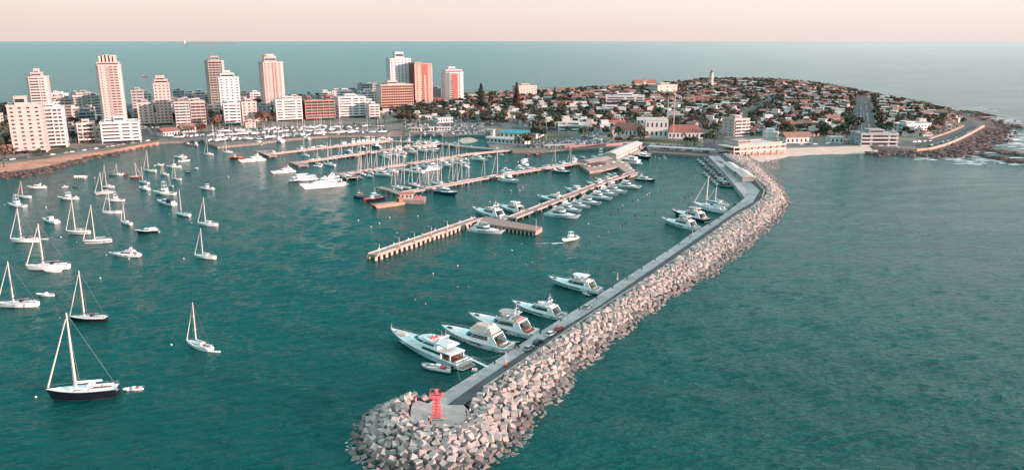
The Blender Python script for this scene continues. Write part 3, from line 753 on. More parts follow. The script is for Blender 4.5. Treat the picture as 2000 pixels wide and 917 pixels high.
def superyacht(L=38):
    rt = empty('superyacht'); B = L*.215; h0, h1 = 2.5, 4.4; rake = .08
    h, S = make_hull(L, B, h0, h1, GEL, rt, 2.7, .92, rake, boot=GEL); make_deck(L, S, DECKM, rt, rake, .5, .93, bul=GEL)
    mb = MB()
    for sg in (1,-1):   # rubbing strake painted dark along the hull
        A = []
        for i in range(0, 13):
            t, bd, bw, zs = S[i]
            for lv in (.60,.66): A.append((hx(L,t,lv,rake), sg*(bw+(bd-bw)*lv**.8+.05), zs*lv))
        mb.add(A, [(2*i,2*i+2,2*i+3,2*i+1) for i in range(12)])
    mb.build('hull_stripe', BLUEH, rt)
    w = B*.44
    tier(rt, 'main_deck_house', GEL, -.30*L, .36*L, w, 1.9, 4.75, rf=6.0, rb=.3, tw=.88, c=.5, nose=.35, win=(.50,.84), wname='main_deck_window', lip=.05, inx=(.02,.90), front=False)
    tier(rt, 'upper_deck_house', GEL, -.24*L, .17*L, w*.82, 4.75, 6.55, rf=4.6, rb=.6, tw=.80, c=.45, nose=.45, win=(.30,.72), wname='upper_deck_window', lip=.08, inx=(.25,.97))
    tier(rt, 'sun_deck', GEL, -.36*L, .02*L, w*.80, 6.66, 7.25, rf=.6, rb=-.2, tw=.98, c=.35, nose=.5)
    mb = MB(); mb.box(-.42*L, -.22*L, -w*.9, w*.9, 4.65, 4.95); mb.build('aft_overhang', GEL, rt)
    mb = MB(); mb.box(-.47*L, -.30*L, -w*.88, w*.88, 2.0, 2.12); mb.build('aft_deck', TEAK, rt)
    mb = MB(); mb.lathe([(.1,0),(.1,.7),(1.15,.72),(1.15,.8)], 12, (-.385*L,0,2.12)); mb.build('dining_table', CORAL, rt)
    people_seats(rt, -.45*L, w*.75, 2.12, CANB)
    for sg in (1,-1): mb = MB(); mb.box(-.41*L, -.395*L, sg*w*.84-.12, sg*w*.84+.12, 2.0, 4.66); mb.build('pillar', GEL, rt)
    mb = MB(); mb.box(-.305*L-.05, -.298*L, -w*.8, w*.8, 2.1, 4.4); mb.build('saloon_door', GLASS, rt)
    people_seats(rt, -.33*L, w*.6, 7.0, CANB); people_seats(rt, -.10*L, w*.4, 7.27, REDC)
    mb = MB(); mb.box(-.08*L,-.05*L,-.8,.8,7.27,8.1); mb.build('helm_console', GEL, rt)
    arch(rt, -.20*L, w*.72, 6.9, 9.1, lean=1.6, th=.7)
    arch(rt, -.17*L, w*.60, 7.2, 8.6, m=CORAL, lean=.6, th=.25, domes=False)
    antenna(rt, [(-.24*L,.9,9.2,2.8),(-.24*L,-.9,9.2,2.8),(-.12*L,w*.6,7.2,2.2)], r=.05)
    platform(rt, -.5*L-2.2, -.5*L+.02, B*.42, .75)
    rails(rt, S, L, rake, .72, 1, .8, r=.035)
    mb = MB(); mb.tube((L*.485,0,h1-.1),(L*.487,0,h1+1.9),.05); mb.build('jackstaff', MAST, rt)
    mb = MB(); mb.box(.385*L,.44*L,-.9,.9,3.4,3.9); mb.tube((.40*L,-.6,3.9),(.40*L,.6,3.9),.22); mb.build('anchor_windlass', STEEL, rt)
    mb = MB(); mb.box(.30*L,.385*L,-1.2,1.2,3.2,3.72); mb.build('foredeck_lounge', CANB, rt)
    mb = MB(); 
    for y in (-1.4,1.4): mb.lathe([(.5,0),(.75,.15),(.6,.35)], 10, (-.06*L+y*.2,y,6.67))
    mb.build('life_raft', GEL, rt)
    rt['L'] = L; return rt
def sailboat(L=12, hullm=GEL, cover=CANV, seed=0, fb=1, genoa=True, stripe=None, stay=True):
    rt = empty('sailboat'); B = L*.29; h0, h1 = 1.2*fb*L/12, 1.65*fb*L/12; rake = .05; k = L/12
    make_hull(L, B, h0, h1, hullm, rt, 2.0, .72, rake, boot=(NAVY if hullm is GEL else RUB_SHADE if hullm is NAVY else REDH), stripe=stripe)
    S = hull_lines(L, B, h0, h1, 2.0, .72, rake); make_deck(L, S, DECKM, rt, rake, .06*k, .95, bul=GEL)
    mb = MB(); b = plan(-.12*L,.22*L,B*.26,.5,.3); mb.frustum(b, h0*1.0, [(x*.93,y*.82) for x,y in b], h0+.55*k); mb.build('cabin_top', GEL, rt)
    for sg in (1,-1): mb = MB(); mb.box(-.06*L,.10*L,sg*B*.238-.03,sg*B*.238+.03,h0+.2*k,h0+.36*k); mb.build('cabin_window', GLASS, rt)
    mb = MB(); mb.box(-.40*L,-.14*L,-B*.2,B*.2,h0*1.0,h0+.04*k); mb.build('cockpit_sole', TEAK, rt)
    for sg in (1,-1): mb = MB(); mb.box(-.42*L,-.13*L,sg*B*.29-.22*k,sg*B*.29+.22*k,h0,h0+.35*k); mb.build('cockpit_coaming', GEL, rt)
    mb = MB(); mb.box(-.17*L,-.10*L,-B*.25,B*.25,h0+.5*k,h0+1.15*k); mb.build('spray_hood', cover, rt)
    mb = MB(); a = [(-.36*L+0, .42*k*cos(q*pi/4), h0+.75*k+.42*k*sin(q*pi/4)) for q in range(9)]; mb.path(a, .03*k, 4); mb.tube((-.35*L,0,h0),(-.35*L,0,h0+.8*k),.07*k); mb.build('steering_wheel', STEEL, rt)
    mh = 15*k; mx = .08*L
    ms = MB(); ms.tube((mx,0,h0+.3*k),(mx-.25*k,0,mh),.20*k,.13*k,n=8); ms.build('mast', MAST, rt)
    sp = MB()
    for f in (.38,.68): sp = MB(); sp.tube((mx-.25*k*f,-.95*k*(1.2-f),mh*f+.3),(mx-.25*k*f,.95*k*(1.2-f),mh*f+.3),.035*k,n=4); sp.build('spreader', MAST, rt)
    bm = MB(); bm.tube((mx-.1,0,h0+1.25*k),(-.30*L,0,h0+1.4*k),.10*k,n=6); bm.build('boom', MAST, rt)
    cv = MB(); cv.tube((mx-.15,0,h0+1.5*k),(-.29*L,0,h0+1.55*k),.24*k,.14*k,n=7); cv.build('sail_cover', cover, rt)
    if genoa:
        g = MB(); g.tube((L*.465,0,h1+.1),(mx+.0*k,0,mh*.93),.17*k,.08*k,n=6); g.build('furled_genoa', GEL2, rt)
    rg = MB(); wr = .022*k
    for a, b in (((-L*.485,0,h0),(mx-.25*k,0,mh)), ((mx-.3,B*.45,h0),(mx-.25*k*.68,.95*k*.52,mh*.68+.3)), ((mx-.3,-B*.45,h0),(mx-.25*k*.68,-.95*k*.52,mh*.68+.3)),
                 ((mx-.25*k*.68,.95*k*.52,mh*.68+.3),(mx-.25*k,0,mh*.98)), ((mx-.25*k*.68,-.95*k*.52,mh*.68+.3),(mx-.25*k,0,mh*.98)), ((L*.48,0,h1),(mx-.25*k,0,mh*.95)),
                 ((mx,B*.42,h0),(mx-.1,0,mh*.4)), ((mx,-B*.42,h0),(mx-.1,0,mh*.4))): rg.tube(a, b, wr, n=3)
    rg.build('rigging', WIRE, rt)
    rails(rt, S, L, rake, 0, 1, .6*k, r=.018, step=3)
    mb = MB(); mb.path([(-.47*L,-B*.3,h0),(-.48*L,-B*.3,h0+.8*k),(-.48*L,B*.3,h0+.8*k),(-.47*L,B*.3,h0)], .04*k, 4); mb.build('pushpit', STEEL, rt)
    rt['L'] = L; rt['mh'] = mh; return rt
def cruiser(L=11, hullm=GEL, seed=0, top=None, boot=NAVY):
    rt = empty('motorboat'); B = L*.30; h0, h1 = .95, 1.6; k = L/11; h0 *= k; h1 *= k; rake = .09
    make_hull(L, B, h0, h1, hullm, rt, 2.3, .88, rake, boot=boot); S = hull_lines(L, B, h0, h1, 2.3, .88, rake); make_deck(L, S, DECKM, rt, rake, .08*k, .94, bul=GEL)
    tier(rt, 'cabin', GEL, -.16*L, .26*L, B*.36, h0*.95, h0+1.25*k, rf=1.9*k, rb=.1, tw=.78, c=.4, nose=.5, win=(.40,.84), wname='cabin_window')
    if seed % 2 == 0:
        mb = MB(); mb.box(-.18*L,.02*L,-B*.27,B*.27,h0+1.24*k,h0+1.75*k); mb.build('upper_helm', GEL, rt)
        mb = MB()
        for x in (-.17*L,.0):
            for sg in (1,-1): mb.tube((x,sg*B*.26,h0+1.7*k),(x-.1,sg*B*.24,h0+2.9*k),.04*k,n=4)
        mb.box(-.19*L,.02*L,-B*.28,B*.28,h0+2.88*k,h0+2.96*k); mb.build('bimini', top or GEL, rt)
    elif top:
        mb = MB(); mb.frustum(plan(-.42*L,-.10*L,B*.38,.2,.8), h0+.2*k, plan(-.36*L,-.12*L,B*.28,.2,.8), h0+1.45*k); mb.build('canvas_cover', top, rt)
    else: arch(rt, -.20*L, B*.36, h0+.1, h0+1.9*k, lean=.6*k, th=.25*k, domes=False)
    mb = MB(); mb.box(-.46*L,-.17*L,-B*.36,B*.36,h0*.82,h0*.93+.05); mb.build('cockpit_sole', TEAK if seed % 3 == 0 else DECKM, rt)
    people_seats(rt, -.38*L, B*.28, h0, CANB); platform(rt, -.5*L-.5*k, -.5*L+.01, B*.38, .3*k, DECKM)
    rails(rt, S, L, rake, .5, 1, .5*k, r=.025, step=2); rt['L'] = L; return rt
def sportfish(L=15):
    rt = empty('sportfishing_boat'); B = L*.31; h0, h1 = 1.2, 2.5; rake = .08
    make_hull(L, B, h0, h1, GEL, rt, 2.2, .92, rake, boot=NAVY); S = hull_lines(L, B, h0, h1, 2.2, .92, rake); make_deck(L, S, DECKM, rt, rake, .1, .94, bul=GEL)
    tier(rt, 'cabin', GEL, -.14*L, .24*L, B*.40, 1.3, 3.2, rf=2.4, rb=.1, tw=.84, c=.35, nose=.6, win=(.45,.82), wname='cabin_window', lip=.1)
    mb = MB(); mb.box(-.15*L,.06*L,-B*.33,B*.33,3.3,4.0); mb.build('flybridge', GEL, rt)
    mb = MB()
    for x in (-.13*L,.03*L):
        for sg in (1,-1): mb.tube((x,sg*B*.32,3.9),(x*.7,sg*B*.2,8.0),.055,n=4)
    for z, s in ((5.7,.28),(8.0,.2)): mb.box(-.12*L*(1 if z < 6 else .7),.04*L*(1 if z < 6 else .7),-B*s,B*s,z,z+.12)
    mb.path([(-.09*L,-B*.2,8.8),(-.09*L,B*.2,8.8),(.02*L,B*.2,8.8),(.02*L,-B*.2,8.8),(-.09*L,-B*.2,8.8)],.04,4); mb.build('tuna_tower', GEL, rt)
    for sg in (1,-1): mb = MB(); mb.tube((-.05*L,sg*B*.4,3.2),(-.30*L,sg*B*1.0,8.5),.04,.02,n=4); mb.build('outrigger', STEEL, rt)
    mb = MB(); mb.box(-.47*L,-.16*L,-B*.38,B*.38,.95,1.2); mb.build('cockpit_sole', TEAK, rt)
    rails(rt, S, L, rake, .55, 1, .6, r=.03, step=2); rt['L'] = L; return rt
def openboat(L=7, hullm=GEL, seat=CANB, motor=True, name='open_boat', cab=True):
    rt = empty(name); B = L*.33; h0, h1 = .6, .95; k = L/7; rake = .08
    make_hull(L, B, h0*k, h1*k, hullm, rt, 2.0, .85, rake); S = hull_lines(L, B, h0*k, h1*k, 2.0, .85, rake); make_deck(L, S, DECKM, rt, rake, .3*k, .86, bul=hullm)
    mb = MB(); mb.box(-.30*L,-.22*L,-B*.36,B*.36,h0*k*.6,h0*k*.95); mb.box(.0,.06*L,-B*.36,B*.36,h0*k*.6,h0*k*.95); mb.build('thwart', seat, rt)
    if cab: 
        mb = MB(); mb.box(-.10*L,-.0*L,-B*.16,B*.16,h0*k*.5,h0*k+.7*k); mb.build('helm_console', GEL, rt)
    if motor: mb = MB(); mb.box(-.56*L,-.49*L,-.22*k,.22*k,.2*k,1.15*k); mb.tube((-.53*L,0,-.4*k),(-.53*L,0,.3*k),.08*k); mb.build('outboard_motor', RUB_SHADE, rt)
    rt['L'] = L; return rt
def rib(L=6, m=GREYT, inner=REDC):
    rt = empty('inflatable_boat'); B = L*.38
    pts = [(-.5*L,B*.38,.3),(.15*L,B*.38,.32),(.36*L,B*.25,.42),(.48*L,0,.52),(.36*L,-B*.25,.42),(.15*L,-B*.38,.32),(-.5*L,-B*.38,.3)]
    mb = MB(); mb.path(pts, B*.13, 8)
    for p in pts: mb.ball(p, B*.13, 7)
    mb.build('tube', m, rt, smooth=True)
    mb = MB(); b = [(-.48*L,-B*.36),(.15*L,-B*.36),(.42*L,0),(.15*L,B*.36),(-.48*L,B*.36)]; mb.frustum([(x*.9,y*.6) for x,y in b], -.2, b, .22, 0, True); mb.build('floor', DECKM, rt)
    mb = MB(); mb.box(-.12*L,.02*L,-.35,.35,.2,1.05); mb.build('helm_console', GEL, rt)
    mb = MB(); mb.box(-.30*L,-.15*L,-.5,.5,.2,.7); mb.build('seat', inner, rt)
    mb = MB(); mb.box(-.56*L,-.50*L,-.25,.25,.3,1.2); mb.tube((-.54*L,0,-.4),(-.54*L,0,.4),.1); mb.build('outboard_motor', RUB_SHADE, rt)
    rt['L'] = L; return rt
def fishing(L=9, hullm=BLUEH, cabm=GEL, trim=ORNG):
    rt = empty('fishing_boat'); B = L*.34; h0, h1 = 1.0, 1.9; rake = .05
    make_hull(L, B, h0, h1, hullm, rt, 2.2, .75, rake, stripe=trim, boot=REDH); S = hull_lines(L, B, h0, h1, 2.2, .75, rake); make_deck(L, S, PIERL, rt, rake, .35, .88, bul=trim)
    mb = MB(); mb.frustum([(.0,-B*.24),(.22*L,-B*.22),(.22*L,B*.22),(0,B*.24)], .7, [(.02,-B*.22),(.20*L,-B*.2),(.20*L,B*.2),(.02,B*.22)], 2.7); mb.box(-.03*L,.24*L,-B*.27,B*.27,2.7,2.82); mb.build('wheelhouse', cabm, rt)
    mb = MB(); mb.box(.03*L,.17*L,-B*.245,B*.245,1.9,2.4); mb.box(.20*L,.222*L,-B*.17,B*.17,1.9,2.4); mb.build('wheelhouse_window', GLASS, rt)
    mb = MB(); mb.tube((.1*L,0,2.8),(.08*L,0,5.2),.07,.04); mb.tube((.09*L,0,4),(-.3*L,0,3.2),.04); mb.build('mast', MAST, rt)
    mb = MB(); mb.box(-.32*L,-.1*L,-B*.2,B*.2,.6,1.2); mb.build('fish_hold', trim, rt)
    rt['L'] = L; return rt
def tug(L=17):
    rt = empty('tugboat'); B = L*.36; rake = .05
    make_hull(L, B, 1.9, 3.2, BLUEH, rt, 2.6, .85, rake, boot=REDH); S = hull_lines(L, B, 1.9, 3.2, 2.6, .85, rake); make_deck(L, S, PIERL, rt, rake, .6, .92, bul=BLUEH)
    tier(rt, 'deck_house', CREAMW, -.18*L,.22*L,B*.30,1.4,4.2,rf=.2,rb=.1,tw=.96,c=.2,nose=.8,win=(.5,.75),wname='deck_house_window')
    tier(rt, 'wheelhouse', GEL2, -.02*L,.17*L,B*.24,4.2,6.6,rf=.1,rb=.1,tw=1.0,c=.2,nose=.8,win=(.4,.8),wname='wheelhouse_window',lip=.15)
    mb = MB(); mb.lathe([(.7,0),(.65,2.4),(.7,2.5)], 10, (-.12*L,0,4.2)); mb.build('funnel', ORNG, rt, smooth=False)
    mb = MB(); mb.tube((.05*L,0,6.6),(.05*L,0,11.5),.14,.07); mb.tube((.05*L,-1.2,9),(.05*L,1.2,9),.07); mb.build('mast', MAST, rt)
    mb = MB()
    for i in range(7): mb.lathe([(.2,-.35),(.42,-.3),(.42,.3),(.2,.35)], 8, (-L*.4+i*L*.13, -B*.5-.1+ (0 if i < 4 else (i-3)*.35), 1.4))
    mb.build('tyre_fender', RUB_SHADE, rt)
    rt['L'] = L; return rt
def pilot(L=18):
    rt = empty('pilot_boat'); B = L*.28; rake = .06
    make_hull(L, B, 1.5, 2.4, REDH, rt, 2.5, .85, rake); S = hull_lines(L, B, 1.5, 2.4, 2.5, .85, rake); make_deck(L, S, DECKM, rt, rake, .3, .92, bul=REDH)
    tier(rt, 'cabin', GEL, -.28*L,.20*L,B*.34,1.2,3.4,rf=.9,rb=.2,tw=.9,c=.25,nose=.7,win=(.45,.8),wname='cabin_window')
    tier(rt, 'wheelhouse', GEL, -.10*L,.12*L,B*.28,3.4,5.2,rf=.7,rb=.2,tw=.9,c=.25,nose=.7,win=(.35,.8),wname='wheelhouse_window',lip=.1)
    mb = MB(); mb.tube((-.08*L,0,5.2),(-.1*L,0,9),.1,.05); mb.tube((-.09*L,-1,7),(-.09*L,1,7),.06); mb.build('mast', MAST, rt)
    mb = MB(); mb.box(-.36*L,-.30*L,-.8,.8,1.3,2.3); mb.build('deck_locker', ORNG, rt)
    rails(rt, S, L, rake, 0, 1, .8, r=.035, step=2); rt['L'] = L; return rt
def barge(L=22):
    rt = empty('work_barge'); mb = MB(); w = 3.3
    b = [(-L/2,-w),(L*.40,-w),(L*.40,w),(-L/2,w)]; t = [(-L/2,-w),(L/2,-w),(L/2,w),(-L/2,w)]; mb.frustum(b, -.7, t, 1.8, 0, True); mb.build('hull', mat('barge_plate', (.50,.30,.20), .8, .35, .5), rt)
    mb = MB(); mb.box(-L*.3,L*.42,-w+.4,w-.4,1.8,1.95); mb.build('deck', PIERL, rt)
    mb = MB(); mb.box(-L*.46,-L*.34,-2,2,1.8,4.3); mb.box(-L*.48,-L*.32,-2.2,2.2,4.3,4.5); mb.build('wheelhouse', ORANW, rt)
    mb = MB(); mb.box(-L*.341,-L*.335,-1.5,1.5,3,3.9); mb.build('wheelhouse_window', GLASS, rt)
    mb = MB()
    for sg in (1,-1): mb.tube((L*.42,sg*2.4,1.8),(L*.55,sg*1.2,3.6),.16)
    mb.tube((L*.55,-1.4,3.6),(L*.55,1.4,3.6),.2); mb.build('bow_gantry', PIERW, rt); rt['L'] = L; return rt
def ferry(L=20):
    rt = empty('passenger_boat'); B = L*.27; rake = .03
    make_hull(L, B, 1.5, 2.1, GEL, rt, 3.2, .92, rake, boot=BLUEH); S = hull_lines(L, B, 1.5, 2.1, 3.2, .92, rake); make_deck(L, S, DECKM, rt, rake, .2, .94)
    mb = MB(); mb.box(-.42*L,.30*L,-B*.44,B*.44,1.3,3.9); mb.box(-.45*L,.33*L,-B*.47,B*.47,3.9,4.05); mb.build('cabin', GEL, rt)
    for i in range(8):
        for sg in (1,-1): mb = MB(); mb.box(-.39*L+i*.083*L,-.39*L+i*.083*L+1.1,sg*B*.445-.03,sg*B*.445+.03,2.3,3.3); mb.build('window', GLASS, rt)
    mb = MB(); mb.box(-.1*L,.18*L,-B*.36,B*.36,4.05,5.9); mb.box(-.2*L,.2*L,-B*.4,B*.4,5.9,6.05); mb.build('upper_cabin', GEL, rt)
    mb = MB(); mb.box(-.08*L,.16*L,-B*.365,B*.365,4.8,5.5); mb.build('upper_window', GLASS, rt); rt['L'] = L; return rt
# ------------------------------------------------------------------ placing boats
PROT = {}
def P_(key, fn, *a, **k):
    if key not in PROT: PROT[key] = fn(*a, **k); return PROT[key]
    return copy_tree(PROT[key])
LAB = []      # (obj, base phrase, place phrase) -> final label pass
def place(o, bow, stern, base, cat, place_, group=None, z=0, top=None, name=None, wl=.94, minL=0, cap=None):
    a = G(bow[0], bow[1], z); b = G(stern[0], stern[1], z); d = a-b; Lw = d.length/wl
    c = (a+b)/2; L0 = o['L']; s = max(Lw, minL)/L0
    if cap: s = min(s, cap/L0)
    o.location = (c.x, c.y, z); o.rotation_euler[2] = atan2(d.y, d.x); o.scale = (s, s, s*(.88 if cat == 'yacht' else 1))
    if top is not None:
        u = d.normalized(); mp = c+u*(.08*L0*s-.1); h = height_to(mp, top)
        zs = max(.5, min(2.2, h/(o['mh']*s)))
        for ch in KIDS.get(o.name, []):
            if ch.name.split('.')[0] in ('mast','rigging','furled_genoa','spreader'): ch.scale = (1,1,zs)
    o['label'] = base; o['category'] = cat
    if group: o['group'] = group
    LAB.append((o, base, place_)); ROOTS.append(o); return o
BAY = 'boats moored in the left bay'
def sail(key, bow, stern, top, base, pl, group=BAY, **k):
    fn = {'w': lambda: P_('sw', sailboat, 12, GEL, CANV), 'g': lambda: P_('sg', sailboat, 12, GEL, CANG, stripe=BLUEH), 'n': lambda: P_('sn', sailboat, 12, NAVY, CANV),
          'b': lambda: P_('sb', sailboat, 12, BROWNH, CANR), 't': lambda: P_('st', sailboat, 12, GEL, CANT), 'x': lambda: P_('sx', sailboat, 12, GEL, GEL2)}[key]
    return place(fn(), bow, stern, base, 'sailboat', pl, group, top=top, **k)
S_ = sail
S_('w', (21,472), (74,472), 406, 'white sailboat with dark boom cover and pale furled headsail', 'at the left edge of the bay')
S_('w', (53,527), (133,524), 437, 'large white sailboat with a tender lying alongside', 'near the left edge')
S_('g', (130,456), (174,456), 390, 'white sailboat with raked headsail', 'between the two cruisers of the bay')
S_('g', (164,476), (217,472), 400, 'white sailboat with white boom and tall mast', 'ahead of the white motor yacht')
S_('w', (201,417), (237,416), 370, 'white sailboat with blue sail cover', 'below the sportfishing cruiser')
S_('x', (237,435), (256,439), 393, 'small white sailboat seen from astern quarter', 'above the dark hulled launch')
S_('x', (387,439), (423,441), 385, 'white sailboat with pale furled headsail', 'alone at the right side of the bay')
S_('t', (344,419), (370,422), 370, 'white sailboat with bare mast and teal cover', 'below the windscreen cruiser')
S_('x', (381,502), (419,505), 445, 'white sailboat with bare mast and no headsail', 'alone in open water right of the motor yacht')
S_('g', (186,380), (220,377), 336, 'white two-stay sailboat with light reflections', 'above the sportfishing cruiser')
S_('x', (199,366), (222,366), 321, 'white sailboat with tall mast', 'just behind the two-stay sailboat')
S_('w', (281,334), (304,335), 294, 'white sailboat with navy boom cover', 'below the sunlit embankment')
S_('g', (272,357), (290,359), 325, 'small white sailboat', 'right of the brown hulled sailboat')
S_('b', (276,347), (255,347), 317, 'dark brown hulled sailboat with bare mast', 'in the middle of the bay')
S_('x', (222,342), (240,342), 319, 'small sailboat among coloured dinghies', 'off the rocky bank')
S_('w', (336,350), (353,351), 312, 'small white sailboat with dark deck cover', 'beside the dark dinghy')
S_('x', (313,341), (328,342), 323, 'little white sailboat with short mast', 'in the upper bay')
S_('t', (329,363), (338,364), 340, 'little sailboat with teal deck', 'behind the tall sportfishing boat')
S_('w', (35,385), (59,386), 353, 'small white sailboat with dark cover', 'close under the rocky left shore')
S_('w', (-3,599), (72,597), 510, 'large white sailboat cut by the picture edge', 'with a white runabout off its stern')
S_('n', (138,626), (207,626), 528, 'smaller navy hulled sailboat with dark boom', 'behind the biggest navy sloop')
S_('x', (366,672), (411,685), 590, 'white sailboat seen from astern with busy cockpit', 'towing a small white dinghy')
hero = place(P_('hero', sailboat, 17, NAVY, GEL, fb=1.35, stripe=None), (97,781), (228,770), 'big navy hulled sloop with thick white mast and white boom', 'sailboat', 'in the near left corner', BAY, top=611)
S_('x', (399,302), (416,302), 272, 'white sailboat', 'off the boat yard quay'); S_('x', (435,298), (453,298), 268, 'pale sunlit sailboat with bare mast', 'close to the boat yard quay')
def cr(key, bow, stern, base, pl, group=BAY, **k):
    fn = {'c0': lambda: P_('c0', cruiser, 11, GEL, 0), 'c1': lambda: P_('c1', cruiser, 11, GEL, 1), 'cb': lambda: P_('cb', cruiser, 11, GEL, 1, CANV), 'cg': lambda: P_('cg', cruiser, 11, GEL, 3, CANG), 'ct': lambda: P_('ct', cruiser, 11, GEL, 2, CANR),
          'cn': lambda: P_('cn', cruiser, 11, NAVY, 3, GEL), 'c4': lambda: P_('c4', cruiser, 11, GEL, 4, CANV), 'cd': lambda: P_('cd', cruiser, 11, BLUEH, 0, None, GEL)}[key]
    return place(fn(), bow, stern, base, 'motorboat', pl, group, **k)
cr('c1', (53,368), (88,367), 'low white sport cruiser', 'below the rocky left shore'); cr('c0', (134,365), (121,366), 'stubby white boat with dark canopy', 'off the rocky left shore')
cr('c0', (113,389), (150,389), 'white cabin cruiser with open foredeck', 'left of the two-stay sailboat'); place(P_('sf', sportfish), (16,402), (48,404), 'white sportfishing boat with tower', 'fishing boat', 'at the left picture edge', BAY)
place(P_('sf', sportfish), (208,393), (242,392), 'white high-cabin sportfishing boat', 'fishing boat', 'in the middle of the bay', BAY)
cr('c4', (84,431), (111,436), 'small white motorboat with blue canopy', 'alone left of the raked sailboat')
place(P_('sf', sportfish), (300,379), (341,380), 'white sportfishing boat with the tallest tower', 'fishing boat', 'above the windscreen cruiser', BAY)
cr('cb', (308,396), (340,401), 'white sport cruiser with black cockpit cover', 'below the tall sportfishing boat'); cr('c1', (272,368), (290,371), 'small white motorboat', 'below the little white sailboat')
cr('cn', (264,455), (309,453), 'black hulled launch with white cabin', 'right of the tall-masted sailboat'); place(P_('y3', yacht, 16, 3, hard=False), (215,499), (271,500), 'white flybridge motor yacht', 'yacht', 'alone in the open bay', BAY)
cr('c0', (390,369), (416,370), 'small white motorboat with raised cabin', 'at the right side of the bay')
cr('ct', (321,323), (302,324), 'small white boat with reddish stern', 'below the embankment'); cr('c1', (340,308), (363,308), 'white motorboat', 'nearest the embankment'); cr('c0', (372,315), (349,316), 'white motorboat with orange gear', 'in the upper bay')
cr('c4', (325,327), (352,327), 'sunlit white cruiser', 'in the shimmering upper bay'); cr('c1', (377,329), (387,329), 'tiny pink-lit boat', 'in the upper bay')
def ob(key, bow, stern, base, pl, cat='boat', group=BAY, **k):
    fn = {'o': lambda: P_('o', openboat, 7), 'ot': lambda: P_('ot', openboat, 5, GREENH, cab=False), 'or': lambda: P_('or', openboat, 6, REDH), 'od': lambda: P_('od', openboat, 6, NAVY, cab=False),
          'r': lambda: P_('r', rib, 6), 'rr': lambda: P_('rr', rib, 6, GEL, REDC), 'w': lambda: P_('ow', openboat, 5, GEL, cab=False, motor=False, name='dinghy')}[key]
    return place(fn(), bow, stern, base, cat, pl, group, **k)
ob('o', (71,577), (107,577), 'white runabout with a raised outboard motor', 'off the stern of the edge-cut sailboat'); ob('rr', (241,762), (279,758), 'white inflatable tender with red seat', 'behind the big navy sloop', 'tender')
ob('w', (86,531), (118,530), 'small white tender', 'alongside the large white sailboat', 'tender'); ob('w', (410,688), (430,687), 'small white dinghy', 'towed by the astern-seen sailboat', 'dinghy')
ob('w', (78,468), (94,467), 'slim white tender', 'touching the stern of the dark-covered sailboat', 'tender'); ob('ot', (141,364), (151,364), 'tiny teal dinghy', 'beside the dark-canopied boat', 'dinghy')
ob('od', (360,336), (371,337), 'dark blue dinghy', 'right of the small dark-covered sailboat', 'dinghy'); ob('or', (232,341), (247,342), 'red open boat', 'off the rocky bank'); ob('od', (212,343), (222,343), 'dark open boat', 'off the rocky bank')
for i in range(5): ob('o', (146+4.5*i,349.5), (149+4.5*i,345.5), 'small white open boat', 'in the short raft beside the rocky bank', group='small boats rafted by the rocky bank')
# the five yachts moored to the breakwater
BWG = 'yachts moored stern-to at the breakwater'
place(P_('sy', superyacht), (766,660), (905,716), 'largest white superyacht with teak stern platform and coral arch', 'yacht', 'nearest the red beacon', BWG, wl=.97)
place(P_('ya', yacht, 24, 1, hard=False, canvas=CANB), (866,652), (992,684), 'white motor yacht with beige canvas over its flybridge', 'yacht', 'second from the beacon', BWG)
place(P_('yb', yacht, 24, 3, hard=True, mastp=True), (919,627), (1040,656), 'white motor yacht with grey hardtop and coral-red aft deck', 'yacht', 'third from the beacon', BWG)
place(P_('yc', yacht, 22, 5, hard=False, mastp=True), (1003,600), (1098,622), 'white motor yacht with portholes and two tall masts', 'yacht', 'fourth from the beacon', BWG)
place(P_('yd', yacht, 23, 4, hard=True), (1074,552), (1168,571), 'sleek white motor yacht with black hull windows', 'yacht', 'farthest of the five from the beacon', BWG)
ob('r', (826,716), (880,725), 'grey inflatable tender with console', 'beside the superyacht hull', 'tender', None); ob('r', (1138,572), (1152,577), 'small pale inflatable', 'at the stern of the sleek yacht', 'tender', None)
ob('od', (995,668), (1014,668), 'small dark tender', 'between the beige-covered yacht and the quay', 'tender', None)
# near pier
NP = 'yachts moored along the near pier'
def yy(key, bow, stern, base, pl, group=NP, **k):
    fn = {'a': lambda: P_('ye', yacht, 20, 2), 'b': lambda: P_('yf', yacht, 20, 7, hard=False), 'c': lambda: P_('yg', yacht, 20, 9, hard=True), 'd': lambda: P_('yh', yacht, 20, 6, NAVY), 'e': lambda: P_('yi', yacht, 20, 11, hard=False, canvas=CANR), 'f': lambda: P_('yj', yacht, 20, 13, hard=False, mastp=True)}[key]
    return place(fn(), bow, stern, base, 'yacht', pl, group, **k)
yy('c', (985,458), (919,450), 'sleek white yacht with slanted black windscreen', 'in front of the T-shaped landing'); yy('f', (925,414), (983,428), 'white yacht with raised upper deck', 'behind the T-shaped landing')
yy('a', (974,406), (1023,417), 'white flybridge yacht', 'left of the pier bend'); yy('b', (1050,388), (1103,396), 'white flybridge yacht', 'left side of the near pier')
yy('a', (1104,371), (1138,378), 'white flybridge yacht', 'left side of the near pier'); yy('b', (1146,359), (1178,366), 'white flybridge yacht', 'left side of the near pier'); yy('c', (1163,352), (1196,358), 'white flybridge yacht', 'left side of the near pier'); cr('cb', (1186,344), (1216,349), 'white cruiser with dark cover', 'left side of the near pier', NP)
for i, q in enumerate([((1133,428),(1068,420)), ((1136,416),(1090,408)), ((1152,408),(1112,401)), ((1174,402),(1130,394)), ((1196,392),(1150,385)), ((1207,384),(1166,377)), ((1224,379),(1180,372)), ((1252,369),(1206,364))]):
    yy('cabcabca'[i], q[0], q[1], 'white yacht pointing right', 'on the right side of the near pier', group='yachts on the right side of the near pier')
